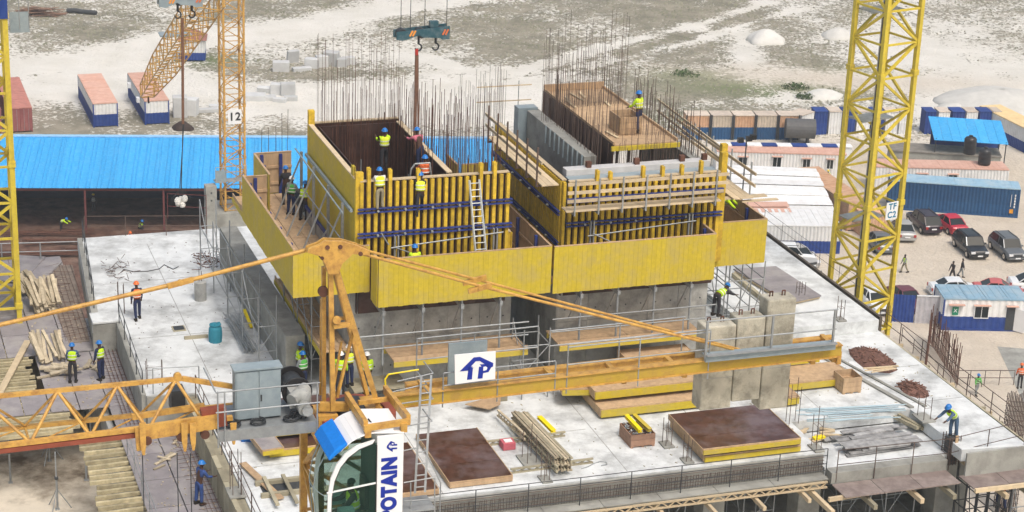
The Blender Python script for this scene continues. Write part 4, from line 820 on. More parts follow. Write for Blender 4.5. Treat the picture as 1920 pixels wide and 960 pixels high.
# ---------------- objects on the slab ----------------
def table(lb,u0,u1,v0,v1,z,topm=plyt,h=.3,rim=wood,edge=yel,group='formwork tables stacked on the slab',skew=0):
    c=((u0+u1)/2,(v0+v1)/2); t=T('formwork_table',lb,'formwork table',c[0],c[1],z,rot=0,group=group)
    n_=max(1,round((v1-v0)/1.3)); 
    for i in range(n_): a=(v1-v0)/n_; t.bx('top_sheet',u0,u1,v0+i*a+.005,v0+(i+1)*a-.005,z+h-.03,z+h+rnd(0,.004),topm)
    n2=max(3,round((u1-u0)/.5))
    for i in range(n2+1): u=u0+.05+(u1-u0-.1)*i/n2; t.bx('beam',u-.04,u+.04,v0+.05,v1-.05,z+.02,z+h-.035,yel2)
    t.bx('edge_beam',u0,u1,v0-.06,v0+.02,z,z+h-.04,edge); t.bx('edge_beam',u0,u1,v1-.02,v1+.06,z,z+h-.04,edge)
    t.bx('side_board',u0-.03,u0,v0,v1,z+.02,z+h+.02,rim); t.bx('side_board',u1,u1+.03,v0,v1,z+.02,z+h+.02,rim); t.bx('rim',u0,u1,v0-.03,v0-.005,z+h-.035,z+h+.03,rim)
    if skew: t.o.rotation_euler[2]+=R(skew)
    return t
table('dark brown film faced panel lying on the slab right of the cab',20.35,22.75,63.3,67.6,0.03,h=.2,edge=wood)
table('dark panel behind the grey ladder beside the cab, left of the big dark panel',18.3,19.8,62.9,67.0,0.03,h=.2,edge=wood)
table('lower dark formwork table of the pair under the counterweights',30.3,34.3,62.95,66.2,.04,h=.22); table('upper dark formwork table with shiny top under the counterweights',30.15,34.2,62.8,66.1,.42,h=.22)
for k,(u,v) in enumerate(((30.8,63.2),(33.6,63.1),(30.8,65.6),(33.6,65.7))): solo('spacer_block',MB().box(u-.12,u+.12,v-.1,v+.1,.295,.42),wood_g,['spacer block between the dark tables, front left','spacer block between the dark tables, front right','spacer block between the dark tables, back left','spacer block between the dark tables, back right'][k],'timber block',org=(u,v,.3))
table('lowest tan formwork table of the stack left of the counterweights',27.9,32.6,67.6,69.6,.1,topm=wood,h=.34); table('middle tan formwork table of the stack left of the counterweights',27.85,32.8,68.2,70.4,.62,topm=wood,h=.34)
table('small top tan table in the stack by the yellow counter jib',29.9,32.8,69.6,71.0,1.1,topm=wood,h=.3)
table('tan tray with upturned rims at the left end of the table stack',26.9,28.2,68.9,70.1,.55,topm=wood,h=.26,skew=-12); 
table('tan open frame behind the counterweights, upper',35.9,38.6,69.9,71.6,.45,topm=wood,h=.28); table('tan open frame behind the counterweights, lower',35.2,39.3,68.2,69.9,.1,topm=wood,h=.3)
table('small yellow edged table right of the lowest counterweight',35.0,36.2,66.9,68,.1,topm=wood,h=.3)
table('dark table of the small pair behind the cab, lower one',14.6,17.6,67.4,70.0,.05,h=.26); table('dark table of the small pair behind the cab, upper one',14.7,17.7,68.2,71.0,.5,h=.26)
table('narrow grey topped table leaning behind the cab',14.1,14.9,67.0,69.7,.35,topm=plyg,h=.2,skew=6)
table('short narrow table near the blue plastic behind the crane platform',13.9,14.5,69.9,70.9,.02,topm=wood,h=.25)
def cratef(lb,u,v,a,b_,h,m,z=0,cat='crate',name='wooden_crate',rot=0):
    t=T(name,lb,cat,u,v,z); n_=max(2,int(h/.2))
    for i in range(n_):
        z0=z+.1+i*h/n_; z1=z0+h/n_-.012
        t.bx('board',u-a,u+a,v-b_,v-b_+.03,z0,z1,m); t.bx('board',u-a,u+a,v+b_-.03,v+b_,z0,z1,m); t.bx('board',u-a,u-a+.03,v-b_+.03,v+b_-.03,z0,z1,m); t.bx('board',u+a-.03,u+a,v-b_+.03,v+b_-.03,z0,z1,m)
    t.bx('base',u-a,u+a,v-b_,v+b_,z+.06,z+.1,m)
    for s_ in (-a+.06,0,a-.06): t.bx('skid',u+s_-.05,u+s_+.05,v-b_,v+b_,z,z+.06,m)
    t.o.rotation_euler[2]+=R(rot); return t
crw=M('red_brown_timber',(.32,.19,.13),.8,.2,4,rand=.2)
cratef('open red brown crate of steel fittings with yellow beams on top',28.55,65.4,.5,.6,.45,crw)
t=T('steel_fittings','heap of grey steel fittings filling the open crate','steel fittings',28.55,65.4,.3)
for i in range(60): c=V3(28.55+rnd(-.4,.4),65.4+rnd(-.5,.5),.45+rnd(-.1,.1)); t.tb('fitting',c,c+V3(rnd(-.14,.14),rnd(-.14,.14),rnd(-.02,.08)),.025,galv)
ybr=M('bright_yellow_beam',(.85,.66,.01),.45,.06,3,rand=0)
for k,du in enumerate((-.02,.22)):
    t=T('short_beam',['bright yellow short beam lying across the open crate','duller yellow short beam right of the bright one on the crate'][k],'beam',28.5+du,65.3,.55); t.bar('beam_body',(28.42+du*1.3,66.2,.72),(28.52+du*1.6,64.95,.62),.17,.14,(ybr,yel)[k],'ibeam',up=(0,0,1))
cratef('square tan box behind the counterweights at the far right of the frames',38.9,67.9,.42,.45,.62,wood)
# lattice girder bundle
def girder(t,p,q,h,mat,par=None):
    p,q=Vector(p),Vector(q); d=(q-p); L_=d.length; d/=L_; m=MB(); up=V3(0,0,h/2)
    m.beam(p+up,q+up,.09,.06); m.beam(p-up,q-up,.09,.06); n_=int(L_/.28)
    for i in range(n_):
        a=p+d*L_*i/n_; b_=p+d*L_*(i+1)/n_; m.beam(a-up if i%2 else a+up,b_+up if i%2 else b_-up,.035,.05)
    return t.part('lattice_girder',m,mat,par)
t=T('girder_bundle','bundle of pale timber lattice girders lying on two sleepers on the slab','timber girders',24.5,65.5,.1)
for i in range(6):
    for j in range(2): o=rnd(-.12,.12); girder(t,(24.2+i*.115+o*.3,67.6+o*1.5,.33+j*.26),(24.45+i*.115,63.3+o*1.5,.33+j*.26),.22,wood_w if (i+j)%3 else wood_g)
girder(t,(23.95,68.6,.3),(24.1,65.8,.5),.22,wood_w)
for v,k in ((63.9,0),(66.4,1)):
    t2=T('timber_sleeper',['lattice timber sleeper under the near end of the girder bundle','lattice timber sleeper under the far end of the girder bundle'][k],'timber',24.6,v,0); girder(t2,(22.9 if k==0 else 22.6,v,.1),(26.2 if k==0 else 26.0,v+.1,.1),.16,wood_g)
t=T('short_beam','bright yellow beam lying along the right side of the girder bundle','beam',25.5,67.6,.4); t.bar('beam_body',(25.2,67.3,.55),(25.3,65.9,.55),.2,.1,ybr,'ibeam')
t=T('equipment_box','small pink red box on the white slab left of the girder bundle','box',23.6,66.0,0); t.part('body',MB().box(23.25,23.75,65.8,66.3,.01,.3),pinkp,bevel=.02); t.bx('lid',23.35,23.65,65.9,66.15,.3,.33,white)
# plywood triangle pallet
t=T('plywood_offcut','tan plywood offcut on a pallet near the yellow counter jib','plywood',24,70.3,.05); a=[S(872,757,z=.25),S(940,738,z=.25),S(938,757,z=.25),S(917,766,z=.25)]
t.part('sheet',MB().prism([(p.x,p.y) for p in a],.2,.24),wood); t.bx('skid',23.9,24.9,70.2,70.3,.01,.19,wood_g); t.bx('skid',23.9,24.9,70.8,70.9,.01,.19,wood_g)
t=T('cable_coil','coil of dark cable on the slab beside the plywood offcut','cable',23.2,70.8,.01); t.part('cable',MB().path([(23.1+.3*math.cos(i*.5)*(1-i*.01),70.9+.25*math.sin(i*.5),.04+.003*i) for i in range(30)],.02,5),dark)
t=T('cable','thin grey cable curled on the white slab near the front edge','cable',26.2,63.7,.01); t.part('cable',MB().path([(25.6,63.6,.02),(25.9,63.7,.02),(26.2,63.9,.02),(26.5,64.0,.02),(26.7,63.9,.02),(26.65,63.7,.02),(26.4,63.65,.02)],.018,5),galv)
t=T('cable','dark hose curled on the left slab behind the pendant bar','cable',14,86,.01); t.part('cable',MB().path([(12.2,88.3,.02),(12.4,88.7,.02),(12.8,88.3,.02),(13.4,88.2,.02),(14.0,88.4,.02),(14.3,88.9,.02),(14.6,88.2,.02),(14.9,88.5,.02)],.02,5),dark)
# drum and pipes left slab
q=S(404,640,z=0); t=T('plastic_bag_stack','blue tied plastic drum with crumpled top on the left slab','plastic drum',q.x,q.y,0); t.part('drum',MB().lathe((q.x,q.y,0),[(.28,0),(.3,.3),(.28,.6),(.22,.7),(.26,.78)],12),tealp); 
for k in range(5): t.put('fold','stone',tealp,(q.x+rnd(-.2,.2),q.y+rnd(-.15,.15),.75),(.14,.14,.16))
t=T('pipe_bundle','bundle of long grey steel pipes lying on the left slab','pipes',16,80.5,0)
for i in range(15): a=S(415+rnd(0,40),598,z=.1); b_=S(455+rnd(0,28),662,z=.05); t.tb('pipe',(a.x+rnd(-.1,.1),a.y+rnd(-.2,.2),.12+rnd(0,.25)),(b_.x+rnd(-.1,.1),b_.y+rnd(-.2,.2),.08+rnd(0,.2)),.025,galv)
t=T('sleeper','brown sleeper beam beside the blue drum','timber',13.9,79.9,0); t.bx('beam_body',13.6,14.6,79.6,79.75,.0,.12,wood_g)
t=T('short_beam','short yellow beam standing beside the pipe bundle','beam',16.6,80,0); t.bar('beam_body',(16.5,81.2,.5),(16.6,80.2,.05),.12,.1,ybr)
t=T('scrap_wire','scattered rusty tie wire and rebar scrap on the back left slab','rebar scrap',12.4,86.5,0)
for i in range(38): c=V3(12.0+rnd(-.6,.8),88.3+rnd(-1.3,1.5),.03+rnd(0,.25)); t.tb('wire',c,c+V3(rnd(-.4,.4),rnd(-.4,.4),rnd(-.1,.2)),.013,rustd)
t=T('scrap_wire','rebar scrap lying between the scaffold and the parapet','rebar scrap',15.8,89,0)
for i in range(60): c=V3(16.2+rnd(-.5,.6),88.5+rnd(-1.2,1.2),.03+rnd(0,.35)); t.tb('wire',c,c+V3(rnd(-.5,.5),rnd(-.4,.4),rnd(-.1,.2)),.015,rust)
# planks lower-left corner of the slab
t=T('timber_plank','long pale plank lying askew at the front left slab corner','plank',14,66,0); a=S(455,868,z=.1); b_=S(526,935,z=.1); t.bar('board',a,b_,.28,.05,wood,'plank')
t=T('framed_opening','timber framed opening in the front left slab corner','formwork opening',14.2,65.3,0)
t.bx('dark_well',13.75,16.1,64.4,65.2,.004,.02,dark); t.bx('beam',13.6,16.6,65.2,65.38,0,.16,wood_g); t.bx('beam',13.6,16.8,64.2,64.36,0,.16,wood_g)
for u in (13.9,14.6,15.5): t.bx('cross_beam',u,u+.14,63.2,65.5,.16,.24,wood_g)
t=T('plastic_sheet','small blue plastic heap behind the crane platform','plastic heap',13.6,70.6,0); t.put('heap','stone',flat('blue_plastic',(.01,.15,.5)),(S(466,817,z=.15).x,S(466,817,z=.15).y,.15),(.8,.6,.4))
# pipes light blue, right
t=T('pipe_bundle','long pale blue plastic pipes lying across the right slab','pipes',38,66.6,0); pb=flat('pale_blue_pipe',(.40,.52,.58))
for i in range(13):
    y0=rnd(760,786); a=S(rnd(1490,1560),y0+6,z=.04); b_=S(rnd(1600,1700),y0-2,z=.04); t.tb('pipe',(a.x,a.y,.03+rnd(0,.04)),(min(b_.x,40.9),b_.y,.03+rnd(0,.04)),.022,pb)
# planks heap grey in recess
t=T('plank_stack','stack of weathered grey boards in the recess of the right slab','plank stack',37.7,64,-.55)
gw=M('silver_grey_timber',(.36,.36,.36),.8,.3,4,stain=(.12,.12,.12),stsc=3,stamt=.5,rand=.4)
for i in range(30):
    lay=i//6; c=S(1640+rnd(-12,12),828,z=-.4); v=c.y+(i%6-2.5)*.27; u=c.x+rnd(-.3,.3); a=rnd(-.08,.08); l2=rnd(.8,1.75); t.bar('board',(u-l2,v-l2*a,-.5+lay*.075),(u+l2,v+l2*a,-.48+lay*.075+rnd(0,.03)),.24,.05,gw,'plank')
boards('small yellow and tan offcuts left of the grey boards in the recess',1530,820,14,.7,.14,.05,20,.7,.5,z=-.54,mat=wood_p,fan=1.5,zs=.2,name='timber_offcuts',cat='timber offcuts'); 
boards('pale short beams leaning behind the grey boards in the recess',1700,800,3,1.3,.16,.14,105,.3,.2,z=-.54,mat=wood_g,fan=.1,zs=.35,name='timber_offcuts',cat='timber offcuts')
t=T('short_beam','flat yellow board among the offcuts in the recess','board',35.9,64.6,-.5); t.bar('board',S(1525,822,z=-.35),S(1545,818,z=-.35),.22,.08,ybr)
def scrap(lb,px,py,ru,rv,n,h):
    q=S(px,py,z=0); t=T('rebar_scrap_heap',lb,'rebar scrap',q.x,q.y,0,group='brown rebar scrap heaps on the right slab')
    for i in range(n):
        a=rnd(-1,1); b_=rnd(-1,1)
        if a*a+b_*b_>1: continue
        c=V3(q.x+a*ru*.8,q.y+b_*rv*.8,rnd(.02,h*.7*(1-.7*(a*a+b_*b_)))); L2=rnd(.1,.3); an=rnd(0,3.14); t.tb('scrap_bar',c-V3(L2*math.cos(an),L2*math.sin(an),.02),c+V3(L2*math.cos(an),L2*math.sin(an),rnd(0,.1)),.02,M('brown_scrap',(.19,.10,.075),.9,.4,5,rand=.4))
    t.part('rust_bed',MB().loft([[(q.x+ru*f_*math.cos(k*.524)*(1+.1*math.sin(k*2)),q.y+rv*f_*math.sin(k*.524),z) for k in range(12)] for f_,z in ((1,.004),(.75,h*.3),(.3,h*.55))]),M('rust_bed',(.17,.09,.07),.95,.5,5,bump=.6))
scrap('large brown rebar scrap heap with planks on the right slab',1636,675,.85,1.5,260,.45); scrap('smaller brown scrap heap near the right slab edge',1712,731,.55,.9,160,.35)
boards('thin pale boards beside the large brown scrap heap',1650,693,5,1.3,.08,.03,0,.3,.25,z=.3,mat=wood_p,fan=.3,zs=.1,name='timber_offcuts',cat='timber offcuts')
# kerb lines and grooves
solo('slab_kerb',MB().prism([(39.0,73.3),(39.12,73.3),(40.7,65.5),(40.5,65.5)],.004,.08),conc,kind='structure')
solo('slab_kerb',MB().prism([(39.5,73.3),(39.6,73.3),(41.3,65.5),(41.15,65.5)],.004,.06),conc,kind='structure')
# grey ply panel and timber wall on the raised slab
t=T('plywood_platform','large grey plywood panel lying on the raised slab beside the guard','formwork panel',41,79,.58); a=[S(1375,503,z=.8),S(1455,498,z=.8),S(1540,553,z=.8),S(1480,566,z=.8)]
t.part('top_sheet',MB().prism([(p.x,p.y) for p in a],.72,.78),plyg); t.part('frame',MB().prism([(p.x+(41.3-p.x)*.03,p.y+(79-p.y)*.03) for p in a],.6,.72),wood_p)
t=T('timber_beam','long dark and tan timber beam running down beside the right scaffold','timber',39,80,.6); a=S(1375,515,z=.7); b_=S(1430,560,z=.7); t.bar('beam_body',a,b_,.18,.2,wood_g)
# slab edge strip right: timber edge + debris + stub timbers
t=T('edge_formwork','dark timber edge formwork with stub beams along the right slab side','edge formwork',43.5,80,-.3)
t.bx('edge_board',43.42,43.55,73.5,90,-.4,.62,M('dark_timber',(.09,.075,.06),.9,.4,3,rand=.2)); t.bx('edge_board',43.42,43.5,61.3,73.4,-.5,-.02,wood_g)
for i in range(34): v=61.5+i*.5; t.bar('stub_beam',(43.4,v,-.6),(44.1+rnd(-.15,.35),v,-.62),.1,.16,wood_p if i%3 else wood_g,'plank')
for i in range(24): c=V3(43.8+rnd(-.2,.5),73.5+rnd(0,8),-.5); t.bar('debris',c,c+V3(rnd(-.5,.5),rnd(-.8,.8),rnd(0,.3)),.1,.05,wood_g)
t.bx('ledge_sheet',43.5,44.3,72.8,86,-.75,-.7,wood_g)
# raised-slab front wall grey
# front ledge: plywood, mesh, lattice beam, rails
t=T('edge_platform','grey front edge formwork with rebar mesh and lattice timber along the slab','edge formwork',27,62.2,-.9)
t.part('mesh_wall',MB().box(19,35.1,62.5,62.58,-.75,-.02),conc)
for i in range(7): t.bx('ledge_sheet',19+i*2.3,19+i*2.3+2.28,61.9,62.5,-.8,-.76,conc)
for j in range(5): t.tb('long_bar',(19,62.44,-.62+j*.13),(35.1,62.44,-.62+j*.13),.014,rustd)
for i in range(150): u=19.05+i*.107; t.tb('stirrup',(u,62.42,-.7),(u+rnd(-.04,.06),62.42,-.18),.011,rustd)
girder(t,(19,61.85,-.98),(27,61.85,-.98),.22,wood_p); girder(t,(27,61.84,-.96),(35.0,61.84,-.96),.22,wood_p)
for i in range(8): u=20.3+i*1.95; t.bar('cross_beam',(u,63.6,-1.2),(u+.05,61.3+rnd(-.3,.1),-1.25),.13,.16,wood_p,'plank')
t=T('edge_platform','brown plywood ledge below the recessed right slab','edge formwork',38,61.5,-1.05)
for i in range(3): t.bx('ledge_sheet',35.2+i*1.66,35.2+i*1.66+1.64,60.7,61.84,-1.03,-.98,M('brown_ledge_ply',(.22,.175,.16),.75,.2,2,stain=(.35,.3,.27),stsc=1,stamt=.5))
for i in range(2): t.bx('ledge_sheet',40.35+i*1.6,40.35+i*1.6+1.58,60.1,61.2,-1.0,-.95,MATS['brown_ledge_ply'])
t.bar('edge_timber',(40.4,60.05,-1.05),(43.6,60.0,-1.05),.12,.16,wood_p); t.bar('edge_timber',(34.6,60.9,-1.1),(36.0,61.0,-1.1),.12,.16,wood_p)
for k,u in enumerate((34.4,36.2,38.2,39.6,41.6,42.6)): t.bar('cross_beam',(u,63.0,-1.25),(u+.1,60.3-(.5 if k>3 else 0),-1.35),.16,.2,wood_p if k%2==0 else wood_g,'plank')
solo('corner_wall_face',MB().box(40.56,43.3,61.1,61.2,-.95,.003),conc,kind='structure')
# column rebar cage at the right, with formwork board
q=S(1780,865,z=-.95); t=T('column_cage','dark mesh column cage with tan board at the bending worker','column cage',q.x,q.y,-.95)
for a in (-.25,-.12,0,.12,.25):
    for b_ in (-.25,.25): t.tb('bar',(q.x+a,q.y+b_,-1),(q.x+a,q.y+b_,.25),.018,rustd)
for k in range(7): z=-.85+k*.16; t.part('tie',MB().path([(q.x-.27,q.y-.27,z),(q.x+.27,q.y-.27,z),(q.x+.27,q.y+.27,z),(q.x-.27,q.y+.27,z),(q.x-.27,q.y-.27,z)],.012,4),rustd)
t.bx('core',q.x-.2,q.x+.2,q.y-.2,q.y+.2,-1,.1,dark); t.bx('board',q.x-.05,q.x+.08,q.y-.34,q.y-.3,-.6,.3,wood)
# shoring below the slab
def scaffold(lb,us,vs_,z0,zs,m=galv,r=.03,diag=True,name='scaffold',group=None):
    t=T(name,lb,'scaffold',us[0],vs_[0],z0,group=group)
    for u in us:
        for v in vs_: t.tb('standard',(u,v,z0),(u,v,zs[-1]),r,m)
    for z in zs[:-1]:
        for v in vs_: t.tb('ledger',(us[0],v,z),(us[-1],v,z),r*.8,m)
        for u in us: t.tb('transom',(u,vs_[0],z),(u,vs_[-1],z),r*.8,m)
    if diag:
        for i in range(len(us)-1): t.tb('brace',(us[i],vs_[0],zs[0]),(us[i+1],vs_[0],zs[-2] if len(zs)>2 else zs[-1]),r*.7,m)
        for j in range(len(vs_)-1): t.tb('brace',(us[0],vs_[j],zs[0]),(us[0],vs_[j+1],zs[-1]),r*.7,m)
    return t
for k,(u,lb) in enumerate(((21.5,'shoring tower under the slab right of the cab'),(23.3,'second shoring tower under the front slab edge'),(26.8,'third shoring tower under the front slab edge'),(28.8,'shoring tower under the front edge, middle'),(32.6,'shoring tower left of the wide column'),(36.9,'shoring tower in the first dark bay right of the wide column'),(38.9,'shoring tower in the dark bay left of the corner column'))):
    scaffold(lb,(u,u+1.3),(63.9,65.4),-4.7,(-3.9,-2.9,-1.9,-.6),group='shoring towers under the slab')
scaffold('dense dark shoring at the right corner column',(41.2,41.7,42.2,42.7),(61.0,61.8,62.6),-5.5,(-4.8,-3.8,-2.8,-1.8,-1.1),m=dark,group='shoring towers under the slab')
scaffold('scaffold with a climbing worker below the right slab corner',(43.2,44.2,45.6),(60.2,61.6),-6.5,(-5.5,-4.2,-2.9,-1.8))
solo('outer_ledge',MB().box(43.4,49,56,61.5,-6.8,-6.5),white_slab,kind='structure'); solo('outer_base',MB().box(43.4,49,57,61.2,-27,-6.81),conc,kind='structure')
# scaffolds beside the cores
scaffold('tall scaffold frames beside the concrete parapet on the left slab',(15.85,16.6),(75.2,78.4,81.6,84.8,88),0,(1.0,2.1,3.4),group='scaffolds round the cores')
scaffold('scaffold posts between the parapet and the left core',(17.65,18.2),(73.5,76,78.5),0,(1.2,2.6,4.3),group='scaffolds round the cores')
scaffold('scaffold stair tower on the raised slab right of the right core',(35.2,36.4,37.0),(72.4,74.5,77,80),0,(1.0,2.2,3.4,4.2),group='scaffolds round the cores')
scaffold('low scaffold frames in front of the gap between the cores',(25.5,26.6),(70.2,71.6),0,(1.1,2.3,3.0),group='scaffolds round the cores')
# railings
def rail(lb,pts,h=1.1,n=(2,),r=.022,m=galv,name='guard_rail',post=1.9,group='tube railings along the slab edges',top=1,mids=(.55,)):
    t=T(name,lb,'railing',pts[0][0],pts[0][1],pts[0][2],group=group)
    for a,b_ in zip(pts,pts[1:]):
        a,b_=Vector(a),Vector(b_); k=max(1,round((b_-a).length/post))
        for i in range(k+1): c=a.lerp(b_,i/k); t.tb('post',c,c+V3(0,0,h),r,m)
        for z in (h,)+tuple(h*x for x in mids): t.tb('rail',a+V3(0,0,z),b_+V3(0,0,z),r*.8,m)
    return t
rail('tube railing along the front slab edge right of the cab',[(19,62.25,-.78),(35.1,62.2,-.78)],1.15,r=.02,m=dark,mids=(.75,.45,.2))
rail('tube railing in front of the recessed right slab',[(35.4,61.9,-.95),(40.2,61.75,-.95),(43.2,61.3,-.3)],1.35,r=.02,m=rustd)
rail('tube railing along the left slab edge near the timber deck',[(11.2,82.0,0),(11.0,74.4,0)],1.0,mids=(.5,),m=dark)
rail('railing at the far left slab corner',[(11.1,93,0),(10.4,84,0)],1.1,m=dark)
rail('reddish scaffold rail behind the far left slab in front of the shed',[(11.3,93.8,0),(17,92.6,0)],1.0,m=rustd,mids=(.5,)); rail('brown scaffold rail with hoops beside the mast twelve base',[(15.6,95.5,0),(17.4,94.8,0)],1.3,m=sred,mids=(.5,),r=.02)
rail('timber and tube rail behind the left deck at the shed soil',[(2,95.2,-1.3),(11,93.9,-1.3)],1.0,m=galv,r=.035)
rail('tube railing at the left side of the board wall',[(12.95,73.5,0),(12.95,61,0)],1.0,m=rustd); rail('short railing at the pit side of the dark deck strip',[(9.95,73.5,-1.3),(9.95,61,-1.3)],1.0,m=galv,r=.018)
rail('low tube rails outside the right slab edge',[(44.2,61.5,-.6),(44.3,75,-.6)],1.0,m=rustd,mids=(.5,)); rail('railing on the outer right side farther back',[(43.7,76,.6),(43.7,90,.6)],.9,m=dark,r=.012)
rail('round cornered rail at the step of the left slab',[(11.4,74.3,0),(13.2,74.1,0)],1.1,m=galv,r=.025)
# ----- things beyond the right slab edge (ground level) -----
q=W(1730,738,z=GZ); t=T('rebar_wall','standing wall of rusty vertical rebar on the sandy yard','rebar wall',q.x,q.y,GZ,world=True)
e2=W(1795,722,z=GZ)-q; far2=W(1742,640,z=GZ)-q
for i in range(46): f_=i/45; c=V3(0,0,0).lerp(V3(far2.x,far2.y,0),f_); t.tb('bar',c,c+V3(rnd(-.1,.1),0,rnd(3.2,4.6)*(1-.35*f_)),.035,rust)
for i in range(40): f_=i/39; c=V3(far2.x,far2.y,0).lerp(V3(e2.x,e2.y,0),f_); t.tb('bar',c,c+V3(rnd(-.1,.1),0,rnd(2.2,3.4)),.03,rust)
for z in (.6,1.3,2.0): t.tb('tie_bar',(0,0,z),(far2.x,far2.y,z),.03,rust); t.tb('tie_bar',(far2.x,far2.y,z),(e2.x,e2.y,z),.03,rust)
q=W(1905,806,z=-21); t=T('column_cage','tall brown column rebar cage at the right edge of the frame','column cage',q.x,q.y,-27,world=True)
for i in range(14):
    for j in (0,1): t.tb('bar',(-.6+i*.1,j*.8,0),(-.6+i*.1,j*.8,8.2+rnd(-.3,.3)),.03,rustd)
for k in range(24): z=.4+k*.33; t.tb('tie_bar',(-.65,-.03,z),(.75,-.03,z),.025,rustd); t.tb('tie_bar',(-.65,-.03,z),(-.65,.83,z),.025,rustd)
a=S(1800,712,z=-27); 
def wrail(lb,p,q,h=1.2,z=GZ,n=4):
    p,q=W(*p,z=z),W(*q,z=z); t=T('guard_rail',lb,'railing',p.x,p.y,z,world=True,group='railings in the sandy yard')
    d=q-p
    for i in range(n+1): c=V3(d.x,d.y,0)*i/n; t.tb('post',c,c+V3(0,0,h),.03,rustd)
    for x in (h,h*.5): t.tb('rail',(0,0,x),(d.x,d.y,x),.03,rustd)
wrail('thin brown railing beyond the rebar wall',(1790,722),(1900,722)); wrail('brown railing running along the right building side, upper',(1690,640),(1780,735)); wrail('brown railing running along the right building side, lower',(1790,745),(1900,830))

# low bench platform where the trio stands
zz=S(655,724,v=71.3).z; pb_=T('low_platform','low timber platform at the foot of the left core behind the mast legs','platform',20,71.2,0)
for i in range(3): pb_.bx('plank',18.7,20.9,70.7+i*.45,70.7+i*.45+.43,zz-.05,zz,wood_g)
for u in (18.8,20.7): pb_.bx('leg',u-.06,u+.06,70.8,70.92,0,zz-.05,wood_g); pb_.bx('leg',u-.06,u+.06,71.9,72.02,0,zz-.05,wood_g)
# pour joints on the slab
for a,b_ in (((13.2,66.8),(27.0,66.9)),((20.0,62.9),(20.1,71.8)),((27.2,63),(27.3,70)),((31.5,66.4),(31.4,70)),((11.4,80.2),(16.7,80.2)),((13.9,74.5),(14.0,92)),((11.2,87),(16.7,87.1)),((36.9,65.6),(37,72.8)),((40.8,69.5),(43.2,69.5)),((40.9,66),(43.2,66))):
    solo('slab_joint',MB().beam((*a,.003),(*b_,.003),.03,.004),M('slab_joint_grey',(.33,.33,.32),.9,.4,3),kind='structure')
# loose chips and litter
def litter(lb,n,zone,z,mat,smin,smax):
    m=MB()
    for i in range(n):
        u,v=zone(); s_=rnd(smin,smax); l=s_*rnd(1,4); a=rnd(0,3.14); m.beam((u-l*math.cos(a)/2,v-l*math.sin(a)/2,z+.01),(u+l*math.cos(a)/2,v+l*math.sin(a)/2,z+.015),s_,.02)
    solo('debris',m,mat,lb,'debris',kind='stuff',org=(0,0,0))
litter('small timber chips and litter scattered over the pale slab',170,lambda:(rnd(13.2,35),rnd(63,71)),0,wood_g,.012,.035)
litter('small grey and brown litter on the left part of the slab',110,lambda:(rnd(11.4,16.6),rnd(75,92)),0,rustd,.01,.03)
litter('wood chips and offcuts scattered over the grey plywood deck',300,lambda:(lambda k:(rnd(7.7,11),rnd(76,92)) if k<.5 else (rnd(10,12.6),rnd(61,76)))(rnd(0,1)),-1.28,wood_w,.02,.05)
litter('litter and dust clods on the right slab strip',80,lambda:(rnd(36,43),rnd(66,73)),0,wood_g,.012,.035)
